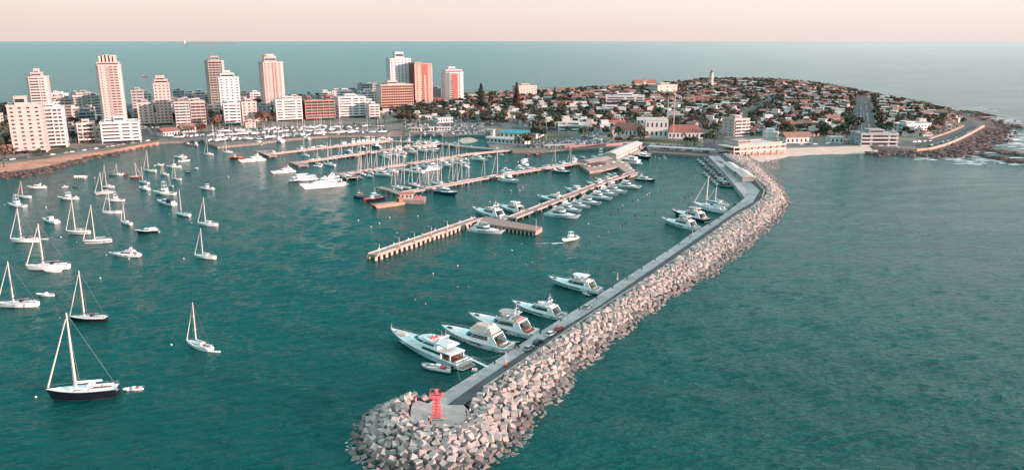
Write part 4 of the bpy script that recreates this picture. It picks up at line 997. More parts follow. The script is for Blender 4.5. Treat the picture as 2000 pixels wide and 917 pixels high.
place(P_('sfn', yacht, 20, 8, NAVY, mastp=True, hard=False), (1281,355), (1243,351), 'white yacht with dark hull side', 'yacht', 'off the end of the near pier root', NP)
place(P_('fe', ferry), (1254,323), (1216,318), 'white passenger boat with square windows', 'passenger boat', 'below the roofed landing pier'); cr('cn', (1271,312), (1246,306), 'dark hulled motorboat', 'right of the roofed pier', None); cr('c4', (1272,303), (1250,301), 'white motorboat', 'right of the roofed pier', None)
place(P_('sf', sportfish), (1155,310), (1189,313), 'white sportfishing boat', 'fishing boat', 'left of the roofed landing pier')
place(P_('c0m', cruiser, 11, GEL, 0), (1098,473), (1126,465), 'white motorboat under way trailing a wake', 'motorboat', 'in the channel right of the T-landing')
yy('c', (1294,434), (1361,449), 'low white yacht', 'nearest of the far breakwater berths', 'yachts at the far breakwater berths'); yy('d', (1314,418), (1379,433), 'white-topped yacht with dark hull', 'second of the far breakwater berths', 'yachts at the far breakwater berths')
S_('t', (1354,404), (1414,416), 344, 'white sailboat with dark teal boom cover', 'at the breakwater berths', None); S_('x', (1379,397), (1421,405), 364, 'white sailboat', 'beyond the teal-covered sailboat', None)
place(P_('flat', openboat, 10, GREENH, CANT, False, 'work_boat', False), (1403,366), (1435,366), 'long flat teal work boat', 'boat', 'by the wharf'); ob('od', (1433,399), (1444,399), 'dark dinghy', 'off the wharf end', 'dinghy', None)
# fishing fleet along the wharf
FG = 'fishing boats rafted along the wharf'; FK = [(BLUEH,ORNG),(GEL,BLUEH),(REDH,GEL),(GREENH,GEL),(BROWNH,ORNG)]
FN = ['blue hulled','white hulled','red hulled','green hulled','brown hulled']
rf = random.Random(4)
for i in range(11):
    for j in range(3 if i > 4 else 2):
        u = i/10; ex, ey = 1387+u*50, 311+u*46; k = rf.randrange(5)
        cx, cy = ex-9-j*13, ey+1+j*2.6
        place(P_(f'f{k}', fishing, 9, FK[k][0], GEL, FK[k][1]), (cx-7.0,cy-.4+rf.random()*.8), (cx+6.5,cy+.9), f'{FN[k]} wooden fishing boat', 'fishing boat', 'rafted beside the wharf', FG)
place(P_('f2', fishing, 9, REDH, GEL, GEL), (1400,355), (1424,358), 'bright red fishing boat', 'fishing boat', 'at the near end of the wharf raft', FG)
# dock heads and inner marina
yy('f', (467,318), (516,313), 'white yacht with high superstructure', 'at the tip of the farthest long dock', 'yachts at the dock heads'); yy('e', (530,340), (574,335), 'white yacht under brown canvas', 'at the tip of the second dock', 'yachts at the dock heads')
place(P_('cl', ferry, 24), (562,355), (618,350), 'classic white yacht with square portholes', 'yacht', 'between the brown-covered and the largest sunlit yacht'); place(P_('sy2', superyacht, 30), (588,371), (670,361), 'long sleek sunlit white yacht', 'yacht', 'at the head of the third dock')
place(P_('fb', fishing, 12, BROWNH, CREAMW, ORNG), (447,311), (474,308), 'dark brown wooden boat with orange cabin', 'fishing boat', 'beside the farthest dock tip'); cr('cn', (697,353), (670,349), 'dark hulled cruiser', 'at the head of the third dock', None)
place(P_('tug', tug), (690,388), (717,386), 'deep blue hulled tugboat with pale wheelhouse', 'tugboat', 'left of the fuel dock'); place(P_('pil', pilot), (711,394), (748,387), 'red hulled boat with white cabin', 'pilot boat', 'left of the fuel dock')
place(P_('bg', barge), (730,405), (785,398), 'long orange-brown work barge', 'barge', 'below the fuel dock'); place(P_('cov', cruiser, 14, BLUEH, 1, CANG), (894,383), (852,376), 'boat with blue hull fully covered in grey canvas', 'motorboat', 'below the fourth dock')
IM = 'boats moored along the inner docks'
for b, s, k in [((768,346),(735,341),'a'), ((783,335),(826,338),'f'), ((865,332),(826,326),'c'), ((861,331),(828,334),'a'), ((886,327),(858,322),'b'), ((918,323),(884,319),'c'), ((953,316),(922,311),'a')]:
    yy(k, b, s, 'white motor yacht', 'along the third dock', 'yachts moored along the third dock')
for b, s, k in [((791,304),(773,299),'c0'), ((815,302),(797,297),'cg'), ((838,299),(820,294),'c4'), ((858,297),(840,292),'c0'), ((766,309),(745,304),'cg'), ((828,288),(812,285),'c1'), ((878,286),(890,287),'c1'), ((900,325),(915,327),'c1')]:
    cr(k, b, s, 'white cruiser', 'along the second dock', 'motorboats along the second dock')
for b, s, k in [((515,299),(537,301),'cg'), ((579,293),(596,295),'c0'), ((601,290),(618,289),'c1'), ((618,287),(636,286),'cb'), ((650,286),(664,285),'c1'), ((672,295),(686,296),'c1'), ((700,289),(716,290),'cd'), ((725,286),(743,289),'cd'),
                ((672,282),(674,286),'c1'), ((681,281),(683,285),'cb'), ((690,280),(692,284),'c0'), ((700,279),(702,283),'c1'), ((709,278),(711,282),'c4'), ((718,277),(720,281),'c1'), ((728,276),(730,280),'c0'), ((738,275),(740,279),'cg'), ((739,271),(752,270),'c1'), ((752,273),(766,272),'c0')]:
    cr(k, b, s, 'white motorboat', 'along the farthest long dock', 'motorboats along the farthest dock', cap=15)
for b, s, k in [((1057,326),(1078,328),'c1'), ((1092,319),(1107,323),'c4'), ((1013,359),(978,352),'c0'), ((1115,341),(1082,336),'cd'), ((1010,341),(980,337),'c1'), ((1046,334),(1012,329),'c0'), ((1033,339),(1008,334),'cg'), ((1128,314),(1115,318),'c0')]:
    cr(k, b, s, 'white cruiser', 'along the fourth dock', 'motorboats along the fourth dock')
ob('o', (1031,314), (1016,319), 'small white motorboat under way', 'between the fourth dock and the promenade', 'boat', None); ob('rr', (612,325), (629,326), 'small pale tender', 'beside the second dock', 'tender', None)
for b, s, t, k in [((616,321),(629,323),292,'x'), ((632,322),(654,324),277,'x'), ((589,304),(603,305),270,'x'), ((700,334),(716,337),288,'w'), ((720,332),(736,335),284,'w'), ((748,308),(760,309),280,'x'), ((758,334),(776,337),285,'x'),
    ((764,366),(784,369),308,'x'), ((783,366),(801,369),290,'w'), ((797,361),(817,364),311,'x'), ((812,366),(832,369),335,'g'), ((843,360),(872,364),301,'x'), ((876,357),(897,360),296,'w'), ((894,355),(914,358),304,'x'),
    ((961,345),(987,348),288,'t'), ((768,332),(786,334),275,'g'), ((838,294),(852,296),271,'x'), ((777,304),(790,306),283,'w')]:
    S_(k, b, s, t, 'white sailboat with bare mast', 'among the inner docks', 'sailboats among the inner docks')
SG = 'sailboats among the inner docks'
rs = random.Random(8)
for (xa, ya, xb, yb, n_, hgt) in [(700,341,790,331,6,44),(812,327,905,311,6,42),(640,310,735,296,5,34),(825,369,960,346,5,48),(760,303,850,291,5,32),(1075,327,1128,320,2,36)]:
    for i in range(n_):
        t = (i+.5)/n_; x = xa+(xb-xa)*t+rs.uniform(-3,3); y = ya+(yb-ya)*t+rs.uniform(-1,1)
        S_(rs.choice('xxwgt'), (x-8,y-1), (x+8,y+1.2), y-hgt+rs.uniform(-5,5), 'white sailboat with bare mast', 'along the '+('third' if ya in (341,327) else 'farthest' if ya == 310 else 'second' if ya == 303 else 'fourth')+' dock', SG)
for (xa, ya, xb, yb, n_) in [(600,318,735,299,8),(770,291,860,281,5),(690,349,780,336,4),(850,321,990,302,6),(990,343,1120,322,6),(790,279,900,283,6)]:
    for i in range(n_):
        t = (i+.5)/n_; x = xa+(xb-xa)*t+rs.uniform(-3,3); y = ya+(yb-ya)*t+rs.uniform(-1,1)
        cr(rs.choice(('c0','c1','cb','c4','cg')), (x+7,y+1.5), (x-6,y-1), 'white cruiser', 'moored on the '+({318:'second',291:'second',349:'third',321:'third',343:'fourth',279:'curved mole'}[ya])+' dock' if ya != 279 else 'moored along the curved mole', 'motorboats along the inner docks', cap=16)
QG = 'boats moored bow-out along the inner quay'
for x, y in [(831,265),(848,266),(864,265),(886,264),(900,264),(910,264),(920,264.5),(931,264),(941,263)]:
    cr(('c1','cb','cd','c0')[int(x) % 4], (x,y+3.5), (x-1,y-1), 'boat', 'at the inner basin quay', QG, minL=7, cap=11)
for b, s, k in [((492,280),(510,282),'cn'), ((533,275),(552,278),'c1'), ((556,271.5),(567,273),'c0'), ((583,271),(604,272.5),'c1'), ((620,267),(640,268),'cd'), ((650,266.5),(668,267),'c0'), ((704,268),(722,268),'w')]:
    (cr(k, b, s, 'motorboat', 'along the boat yard quay', 'boats along the boat yard quay') if k != 'w' else ob('w', b, s, 'low white dinghy', 'at the boat yard quay', 'dinghy', None))
cr('c0', (385,287), (383,284), 'white boat seen bow-on', 'at the corner of the boat yard', None); place(P_('f2', fishing, 9, REDH), (362,283), (376,283), 'red hulled fishing boat', 'fishing boat', 'at the corner of the boat yard')
cr('c1', (1133,307), (1143,309), 'small white motorboat', 'below the promenade', None); ob('or', (1026,303), (1036,303), 'red open boat', 'below the promenade'); ob('or', (1040,302.5), (1056,303), 'long red open boat', 'below the promenade')
ob('o', (1283,301.5), (1297,302.5), 'white open boat', 'under the white canopy quay', group=None)
# boats stored ashore
YG = 'boats stored ashore in the boat yard'
ry = random.Random(9)
def stored():
    rt = empty('stored_boat'); L = 9; B = 2.8
    h, S = make_hull(L, B, 1.0, 1.5, GEL, rt, 2.2, .85, .07); make_deck(L, S, DECKM, rt, .07, .05, .95, bul=GEL)
    tier(rt, 'cabin', GEL, -2, 2.2, 1.0, .9, 2.1, rf=1.5, rb=.1, win=(.4,.8), wname='cabin_window')
    mb = MB()
    for x in (-2.5,0,2.2):
        for sg in (1,-1): mb.tube((x,sg*1.3,-1.3),(x,sg*.9,.1),.09,n=4)
    mb.build('cradle', RUB_SHADE, rt); rt['L'] = L; return rt
def stored2():
    rt = stored(); 
    mb = MB(); mb.frustum(plan(-4.2,3.8,1.35,.3,.3), 1.3, plan(-3.9,3.2,.15,.3,.3), 2.7); mb.build('canvas_cover', CANV, rt); return rt
def stored3():
    rt = stored(); mb = MB(); mb.tube((.5,0,1.5),(.4,0,12),.13,.09); mb.build('mast', MAST, rt); return rt
for row, (xa, ya, xb, yb, cnt) in enumerate([(408,275,500,270,15), (500,271,640,260,20), (412,266,560,256,15), (570,256,700,252,13), (430,258,600,249,14), (645,259,752,257,11), (620,249,752,245,12), (345,268,398,264,6)]):
    for i in range(cnt):
        t = (i+.5)/cnt+ry.uniform(-.2,.2)/cnt; x = xa+(xb-xa)*t; y = ya+(yb-ya)*t+ry.uniform(-.8,.8); k = ry.choice(['s1','s1','s2','s3'])
        o = P_(k, {'s1': stored, 's2': stored2, 's3': stored3}[k]); p = G(x, y, 3.4); o.location = p
        o.rotation_euler[2] = (-pi/2 if ry.random() < .6 else 0)+ry.gauss(0,.25); s = ry.uniform(.75,1.25); o.scale = (s,s,s); o.location.z = 2.05+1.3*s
        tag(o, '', 'boat', YG); LAB.append((o, {'s1':'white boat on a cradle','s2':'boat under a dark winter cover','s3':'white boat on a cradle with its mast up'}[k], f'in the {["front quay","second front","middle left","middle right","back left","slipway","back right","far left"][row]} row of the boat yard'))
cv = place(P_('tealc', cruiser, 12, GEL, 1, CANT), (594,250), (618,249), 'white boat under a bright teal cover', 'boat', 'ashore in the yard before the brown block', None, z=3.2)
# mooring buoys
bw_, bd_, bo_ = MB(), MB(), MB()
for m_ in (bw_, bd_, bo_): m_.lathe([(.1,-.3),(.55,-.15),(.72,.15),(.6,.5),(.3,.72),(.08,.8)], 10); m_.tube((0,0,.75),(0,0,1.15),.08)
BM = [bw_.mesh('mooring_buoy', GEL, True), bd_.mesh('mooring_buoy', RUB_SHADE, True), bo_.mesh('mooring_buoy', CORAL, True)]
BPX = [(70,775,0),(196,543,0),(36,588,0),(117,621,0),(359,505,0),(252,505,0),(335,673,0),(208,498,0),(90,405,0),(292,380,0),(374,436,0),(331,418,0),(150,473,0),(119,463,0),(9,400,0),(185,347,0),(446,345,0),(455,333,1),(448,330,1),(503,375,1),(630,414,2),(651,418,1),(725,443,0),(741,436,0),(761,425,0),(816,422,0),(894,519,0),(846,534,0),(831,593,2),(811,585,2),(915,560,2),(894,560,2),(1027,516,2),(1039,512,2),(1008,525,2),(966,497,2),(1062,505,2),(1085,494,2),(1149,437,0),(1000,489,0),(1019,477,0),(1169,461,2),(1128,482,1),(1144,478,1),(1152,471,1),(1188,454,2),(1216,439,1),(1222,436,1),(1247,425,2),(1240,420,1),(1262,421,1),(1281,414,1),(1216,402,0),(1216,404,1),(1235,391,1),(1264,380,0),(1291,370,1),(1296,362,1),(1331,388,2),(1338,385,1),(1345,383,1),(1353,378,1),(1052,349,1),(1075,357,1),(1021,366,0),(1015,371,0),(998,372,0),(985,374,1),(1000,383,1),(962,380,1),(927,388,1),(957,394,0),(935,347,0),(921,340,1),(1280,306,0),(1288,309,0),(1300,308,0),(1297,305,0),(1284,327,0),(1285,333,0),(1360,336,1),(1358,331,1),(1175,335,0),(1117,303,0),(1090,306,0),(1070,305,0),(1357,345,0),(1268,377,0),(1246,391,0),(1208,409,1),(1193,419,1),(700,430,0),(775,455,0)]
for x, y, k in BPX:
    o = link('mooring_buoy', BM[k], None, G(x, y, 0)); s = .42 if y > 480 else .5; o.scale = (s,s,s); tag(o, '', 'buoy', 'mooring buoys')
    z_ = 'in the left bay' if x < 480 else 'off the near pier' if y > 430 and x < 1000 else 'in the channel beside the breakwater' if y > 430 else 'in the basin right of the near pier' if x > 1170 else 'between the docks'
    LAB.append((o, ('white','dark','coral red')[k]+' mooring buoy', z_))
# ------------------------------------------------------------------ buildings
WCACHE = {}
def winmesh(w, h, m, key='window'):
    k = (round(w,1), round(h,1), m.name, key)
    if k not in WCACHE:
        mb = MB(); mb.box(-w/2, w/2, -.06, .03, 0, h, 0)
        WCACHE[k] = mb.mesh(key, m)
    return WCACHE[k]
BPOLY = []; ROTC = .42
def frame(p0, p1, depth, ytop, z=None, minh=None):
    A = GT(*p0) if z is None else G(p0[0], p0[1], z); B = GT(*p1) if z is None else G(p1[0], p1[1], z)
    z = min(A.z, B.z)-.3 if z is None else z
    wx = B.x-A.x; an = max(-.12, min(ROTC, atan2(B.y-A.y, wx))); kk = (p1[0]-PX)/FP; W = (kk*(A.y*cp_+(CH-A.z)*sp_)-A.x)/(cos(an)-kk*sin(an)*cp_); u = Vector((cos(an), sin(an)))
    h = height_to((A+B)/2, ytop) if ytop is not None else minh
    return A, W, atan2(u.y, u.x), h, z
def block(name, label, cat, p0, p1, depth, ytop, wall, style='ribbon', floors=None, group=None, z=None, pent=None, wallside=None, roofm=ROOFW, ground=True, parapet=True, cols=None, accent=None, sidewin=True, h=None, chf=0, place_=''):
    A, W, rz, hh, z = frame(p0, p1, depth, ytop, z, h); h = hh
    rt = empty(name, (A.x, A.y, z), rz); D = depth
    nf = floors or max(1, round(h/3.1)); fh = h/nf
    BPOLY.append([(A.x+cos(rz)*a-sin(rz)*b, A.y+sin(rz)*a+cos(rz)*b) for a, b in ((-2,-3),(W+2,-3),(W+2,D+3),(-2,D+3))])
    mb = MB()
    if chf: c = chf*min(W,D); poly = [(c,0),(W-c,0),(W,c),(W,D-c),(W-c,D),(c,D),(0,D-c),(0,c)]
    else: poly = [(0,0),(W,0),(W,D),(0,D)]
    mb.frustum(poly, -.5, poly, h); mb.build('wall', wall, rt)
    mb = MB(); cx, cy = W/2, D/2
    big = [(cx+(x-cx)*1.015+(.2 if x > cx else -.2), cy+(y-cy)*1.015+(.2 if y > cy else -.2)) for x, y in poly]
    mb.frustum(big, h-.05, big, h+.35, 0, True); mb.build('roof', roofm, rt)
    if parapet:
        mb = MB(); n = len(big); inn = [(cx+(x-cx)*.96, cy+(y-cy)*.94) for x, y in big]
        mb.add([(p[0],p[1],h+.352) for p in big]+[(p[0],p[1],h+1.2) for p in big]+[(p[0],p[1],h+1.2) for p in inn]+[(p[0],p[1],h+.352) for p in inn],
               [(i,(i+1)%n,n+(i+1)%n,n+i) for i in range(n)]+[(n+i,n+(i+1)%n,2*n+(i+1)%n,2*n+i) for i in range(n)]+[(2*n+i,2*n+(i+1)%n,3*n+(i+1)%n,3*n+i) for i in range(n)]); mb.build('parapet', wall, rt)
    if pent is None: pent = [(.3,.7,.3,.8,3)]
    for (a, b, c2, d2, ph) in pent:
        mb = MB(); mb.box(W*a, W*b, D*c2, D*d2, h+.3, h+.3+ph); mb.box(W*a-.3, W*b+.3, D*c2-.3, D*d2+.3, h+.3+ph, h+.6+ph); o = mb.build('penthouse', wall, rt)
        mb = MB(); mb.box(W*a+.5, W*b-.5, D*c2-.04, D*c2+.1, h+.3+ph*.35, h+.3+ph*.75); mb.build('penthouse_window', WINB, o)
    # roof clutter
    mb = MB(); mb.lathe([(1.1,0),(1.1,1.7),(.2,2.1)], 8, (W*.16, D*.5, h+.36)); mb.build('water_tank', ROOFG, rt)
    cnt = {'n': 0}; extra = MB()
    def win(x, y, zz, w, hh, r):
        if cnt['n'] < 96:
            o = link('window', winmesh(w, hh, WINB), rt, (x, y, zz), r); cnt['n'] += 1
        else:
            c, s = cos(r), sin(r); q = [(-w/2,-.06),(w/2,-.06),(w/2,.03),(-w/2,.03)]; q = [(x+c*a-s*b, y+s*a+c*b) for a, b in q]; extra.frustum(q, zz, q, zz+hh)
    fx0, fx1 = (chf*min(W,D), W-chf*min(W,D)) if chf else (0, W); sy0 = chf*min(W,D) if chf else 0
    Wf = fx1-fx0; fl0 = 1 if ground and nf > 2 else 0
    if fl0:
        mb = MB(); mb.box(fx0+.6, fx1-.6, -.05, .1, .4, min(fh*.8, 3.0)); mb.build('ground_floor_glazing', GLASS, rt)
    sides = ([('R', W, D)] if sidewin else [])+([('L', 0, D)] if sidewin else [])
    cut = (.28,.5,.36,.62)[int(W*7) % 4]; SEG = [(.04,cut-.03),(cut+.04,.74),(.80,.96)] if W > 14 else [(.06,cut),(cut+.08,.94)]
    if style == 'balcony' and nf > 5:
        mb = MB()
        for q in (0, cut+.005, 1): mb.box(fx0+Wf*q-.2, fx0+Wf*q+.2, -1.6, -.003, fl0*fh, h-.1) if q == cut+.005 else None
        mb.build('party_fin', wall, rt)
    if style == 'ribbon':
        for f in range(fl0, nf):
            for sg_ in SEG: win(fx0+Wf*(sg_[0]+sg_[1])/2, 0, f*fh+fh*.36, Wf*(sg_[1]-sg_[0]), fh*.42, 0)
            for s_, x, d in sides: win(x, D/2, f*fh+fh*.36, D*.7-sy0, fh*.40, pi/2 if s_ == 'R' else -pi/2)
    elif style in ('balcony', 'balcony_half'):
        f0 = fx0 if style == 'balcony' else fx0+Wf*.5
        for f in range(fl0, nf):
            wv = fx1-f0
            mb = MB(); mb.box(f0+.2, fx1-.2, -1.9, 0, f*fh-.12, f*fh+.1); mb.box(f0+.2, fx1-.2, -1.9, -1.78, f*fh+.1, f*fh+1.0); link('balcony', mb.mesh('balcony', accent or wall), rt)
            for sg_ in (SEG if style == 'balcony' else [(.06,.44),(.56,.94)]): win(f0+wv*(sg_[0]+sg_[1])/2, 0, f*fh+fh*.12, wv*(sg_[1]-sg_[0]), fh*.66, 0)
            if f0 > fx0:
                k = max(2, int((f0-fx0)/5))
                for q in range(k): win(fx0+(f0-fx0)*(q+.5)/k, 0, f*fh+fh*.38, 1.4, fh*.36, 0)
            for s_, x, d in sides:
                for q in range(2): win(x, D*(.3+.4*q), f*fh+fh*.38, 1.8, fh*.36, pi/2 if s_ == 'R' else -pi/2)
    elif style == 'punched':
        k = cols or max(2, int(Wf/4.2)); ww = min(2.2, Wf/k*.5)
        for f in range(fl0, nf):
            for q in range(k): win(fx0+Wf*(q+.5)/k, 0, f*fh+fh*.34, ww, fh*.42, 0)
            for s_, x, d in sides:
                kk = max(2, int(D/5))
                for q in range(kk): win(x, D*(q+.5)/kk, f*fh+fh*.34, ww, fh*.42, pi/2 if s_ == 'R' else -pi/2)
    elif style == 'grid':
        k = cols or max(3, int(Wf/3.6))
        for f in range(fl0, nf): win((fx0+fx1)/2, 0, f*fh+fh*.22, Wf*.97, fh*.58, 0)
        for q in range(k+1):
            mb = MB(); x = fx0+Wf*q/k; mb.box(x-.18, x+.18, -.9, 0, fl0*fh, h-.1); link('mullion', mb.mesh('mullion', accent or wall), rt)
        for f in range(fl0, nf+1): mb = MB(); mb.box(fx0, fx1, -.8, -.003, f*fh-.2, f*fh+.45); link('balcony', mb.mesh('balcony', accent or wall), rt)
        for f in range(fl0, nf):
            for s_, x, d in sides: win(x, D/2, f*fh+fh*.36, 1.6, fh*.4, pi/2 if s_ == 'R' else -pi/2)
    if extra.v: o = extra.build('window_rows', WINB, rt); o['kind'] = 'stuff'
    if label: o = rt; o['label'] = label; o['category'] = cat; ROOTS.append(o); LAB.append((o, label, place_))
    if group: rt['group'] = group
    rt['dims'] = [W, D, h]; return rt
T = 'apartment tower'; BL = 'apartment block'
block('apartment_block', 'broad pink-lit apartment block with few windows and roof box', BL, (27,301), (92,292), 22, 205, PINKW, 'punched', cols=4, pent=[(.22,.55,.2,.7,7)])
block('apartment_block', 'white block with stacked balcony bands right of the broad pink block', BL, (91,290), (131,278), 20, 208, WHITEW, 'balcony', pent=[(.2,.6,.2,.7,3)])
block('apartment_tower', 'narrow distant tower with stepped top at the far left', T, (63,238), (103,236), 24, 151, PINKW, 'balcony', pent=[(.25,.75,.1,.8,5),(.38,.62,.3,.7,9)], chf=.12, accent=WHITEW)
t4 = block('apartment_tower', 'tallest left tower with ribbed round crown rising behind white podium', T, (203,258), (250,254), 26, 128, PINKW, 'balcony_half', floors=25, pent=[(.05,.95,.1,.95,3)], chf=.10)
W4, D4, h4 = t4['dims']
mb = MB()
for q in range(5): x = W4*(.2+.15*q); mb.box(x-.9, x+.9, D4*.15, D4*.8, h4+3.3, h4+9.2+1.5*sin(pi*q/4))
mb.box(W4*.15, W4*.85, D4*.45, D4*.8, h4+3.3, h4+10); mb.build('crown', PINKW, t4)
block('apartment_block', 'white stepped podium building before the tallest left tower', BL, (200,281), (276,273), 24, 238, WHITEW, 'ribbon', pent=[(.35,.62,.3,.8,5),(.1,.3,.4,.8,2.5)])
block('apartment_block', 'small cream block between the white block and the podium', BL, (154,280), (187,274), 16, 240, CREAMW, 'balcony', accent=WHITEW)
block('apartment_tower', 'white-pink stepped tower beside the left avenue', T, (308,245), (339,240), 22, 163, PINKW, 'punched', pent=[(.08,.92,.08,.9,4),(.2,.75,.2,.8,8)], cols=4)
block('apartment_block', 'beige block with white balcony bands right of the left avenue', BL, (345,250), (374,247), 22, 199, BEIGEW, 'balcony', accent=WHITEW)
block('apartment_block', 'warm ochre block with framed loggias joined to the beige block', BL, (376,248), (404,246), 22, 199, CREAMW, 'grid', accent=PINKW)
block('apartment_tower', 'beige-grey glassy tower in the left skyline', T, (410,217), (446,212), 26, 119, BEIGEW, 'grid', pent=[(.3,.75,.2,.8,6)], chf=.14, accent=BEIGEW)
block('apartment_tower', 'white slab tower standing in front of the beige-grey tower', T, (434,232), (473,229), 20, 152, WHITEW, 'punched', pent=[(.1,.8,.1,.9,5),(.25,.6,.2,.8,8)], cols=4)
block('apartment_block', 'blue-banded white block at the foot of the white slab tower', BL, (440,246), (472,242), 20, 202, WHITEW, 'ribbon')
block('apartment_block', 'plain beige block right of the blue-banded block', BL, (475,242), (504,238), 18, 199, PINKW, 'punched')
t11 = block('apartment_tower', 'tall tower with dark vertical recess and round crown in mid skyline', T, (516,217), (560,213), 26, 122, PINKW, 'punched', floors=26, pent=[(.2,.72,.2,.9,7)], chf=.12, cols=5)
W4, D4, h4 = t11['dims']; mb = MB(); mb.lathe([(W4*.27,0),(W4*.27,9),(W4*.22,10.5)], 14, (W4*.42, D4*.5, h4+.36)); mb.build('crown', PINKW, t11)
mb = MB(); mb.box(W4*.50, W4*.54, -.1, .05, 4, h4); mb.box(W4*.60, W4*.64, -.1, .05, 4, h4); mb.build('facade_recess', BROWNW, t11)
block('apartment_block', 'white balconied block in front of the tower with dark recess', BL, (541,238), (592,235), 22, 195, WHITEW, 'ribbon')
block('apartment_block', 'brown-pink brick block with framed loggias behind the yard', BL, (598,236), (655,232), 22, 196, BROWNW, 'grid', accent=mat('salmon_frame', (.54,.32,.26), .8, .15, .2), cols=5, pent=[(.1,.22,.2,.8,5),(.75,.9,.2,.8,5)])
block('apartment_block', 'white block with crisp dark window stripes right of the brown block', BL, (663,231), (715,226), 24, 189, WHITEW, 'ribbon')
ht = block('hotel', 'large terracotta grid-fronted hotel with white roof slab', 'hotel', (746,218), (808,215), 26, 166, CREAMW, 'grid', floors=10, accent=mat('terracotta_frame', (.60,.31,.23), .8, .15, .2), cols=14, pent=[(.25,.55,.2,.8,5)])
block('apartment_tower', 'white tower with dark window columns behind the hotel', T, (765,206), (805,204), 24, 115, WHITEW, 'punched', pent=[(.3,.7,.2,.8,9)], cols=6)
t = block('apartment_tower', 'red brick and cream striped tower right of the white tower', T, (812,207), (846,204), 26, 125, mat('salmon_wall', (.58,.36,.30), .8, .12, .15), 'punched', pent=[(.1,.5,.2,.7,2)], cols=4, roofm=REDW)
Wx, Dx, hx_ = t['dims']; mb = MB()
mb.box(Wx*.42, Wx*.75, -.35, -.07, 0, hx_+2); mb.build('red_facade_strip', REDW, t); mb = MB(); mb.box(-.4, -.07, .3, Dx-.3, 0, hx_+1.5); mb.build('shade_side_facade', mat('painted_shade_wall', (.20,.07,.08), .8, .2, .2), t)  # dark plum sheet paints the shade onto the tower's left face
for f in range(2, 24):
    if f*3.1 < hx_-2: mb = MB(); mb.box(Wx*.53, Wx*.62, -.42, -.36, f*hx_/24, f*hx_/24+1.6); link('window', mb.mesh('window', CREAMW), t)
t = block('apartment_tower', 'rounded tower with red centre strip and white bands, alone before the sea', T, (872,202), (908,199), 26, 142, WHITEW, 'balcony', pent=[(.05,.9,.1,.9,4),(.25,.6,.3,.7,8)], chf=.22)
Wx, Dx, hx_ = t['dims']; mb = MB(); mb.box(Wx*.32, Wx*.60, -2.12, -1.91, 0, hx_-1); mb.build('red_facade_strip', REDW, t)
block('office_building', 'grey building with two tall fins left of the hotel', 'building', (705,200), (737,198), 18, 164, GREYW, 'ribbon', pent=[(.0,.14,.0,.4,2.5),(.86,1,.0,.4,2.5)])
block('apartment_block', 'low white striped block left of the hotel', BL, (706,212), (740,209), 18, 179, WHITEW, 'ribbon')
block('apartment_block', 'small grey block between the striped tower and the rounded tower', BL, (845,198), (866,197), 15, 174, GREYW, 'punched')
MID = [((123,232),(146,229),193,GREYW),((147,226),(172,224),187,CREAMW),((156,250),(188,246),218,GREYW),((152,212),(180,210),181,GREYW),((173,226),(200,224),188,GREYW),((108,250),(128,246),214,CREAMW),
 ((262,232),(286,228),176,GREYW),((272,246),(303,240),200,CREAMW),((283,222),(300,220),182,WHITEW),((340,205),(362,204),178,GREYW),((364,206),(385,205),182,CREAMW),((352,222),(378,220),196,GREYW),((385,214),(402,212),180,WHITEW),
 ((470,212),(490,210),182,CREAMW),((490,206),(510,205),182,WHITEW),((480,228),(503,226),200,GREYW),((505,232),(530,230),207,GREYW),((566,214),(590,212),190,CREAMW),((628,206),(648,205),181,WHITEW),((650,204),(668,203),178,CREAMW),
 ((664,210),(690,208),178,WHITEW),((680,202),(704,201),176,GREYW),((590,208),(622,206),189,GREYW),((20,245),(48,242),206,GREYW),((-30,260),(5,256),224,CREAMW),((-20,300),(8,296),262,GREYW),((128,268),(150,264),246,REDT2),((190,236),(202,234),192,GREYW),((480,250),(500,248),240,REDT2),((722,232),(742,230),205,WHITEW)]
for i, (a, b, yt, w) in enumerate(MID):
    w2 = w if w is not REDT2 else CREAMW; nm = {'grey_wall':'grey','cream_wall':'cream','white_wall':'white','faded_tile':'red-roofed'}[w.name]
    block('mid_rise_block', f'{nm} mid-rise block', 'building', a, b, 16, yt, w2, ('ribbon','punched','balcony')[i % 3], group='mid-rise blocks filling the left town', roofm=ROOFG if w is GREYW else ROOFW if w is not REDT2 else REDT,
          place_='left of the left avenue' if a[0] < 260 else 'beside the left avenue' if a[0] < 330 else 'between the avenue and the brown block' if a[0] < 590 else 'between the brown block and the hotel')
IR = random.Random(12)
def free(x, y, r):
    for p in BPOLY:
        if inpoly(x, y, p): return False
        for i in range(4):
            if segdist(x, y, p[i], p[(i+1) % 4]) < r: return False
    for P, w in ROADS:
        for a, b in zip(P, P[1:]):
            if segdist(x, y, a, b) < w/2+r: return False
    return True
for row, y in enumerate((206,210,214,219,225,232,239)):
    for x in range(105, 760, 17):
        X = x+IR.uniform(-5,5); Wp = IR.uniform(15,24); p = G(X+Wp/2, y-1, 2)
        if X > 500 and y > 222: continue
        if not free(p.x, p.y+8, 11): continue
        wl_ = IR.choice((WHITEW,WHITEW,CREAMW,PINKW,GREYW,WHITEW)); nm = {'grey_wall':'grey','cream_wall':'cream','white_wall':'white','pink_wall':'pinkish'}[wl_.name]
        block('mid_rise_block', f'small {nm} town block', 'building', (X,y), (X+Wp,y-IR.uniform(-1,2)), IR.uniform(12,18), None, wl_, IR.choice(('ribbon','punched','balcony')), h=IR.choice((9.3,12.4,12.4,15.5,18.6)), group='small town blocks behind the towers', roofm=IR.choice((ROOFW,ROOFW,ROOFG)), ground=False,
              pent=[(IR.uniform(.1,.4),IR.uniform(.5,.8),.3,.8,2.8)], place_='left of the left avenue' if X < 255 else 'right of the left avenue' if X < 420 else 'behind the blue-banded block' if X < 520 else 'behind the brown block' if X < 660 else 'behind the hotel', cols=3)
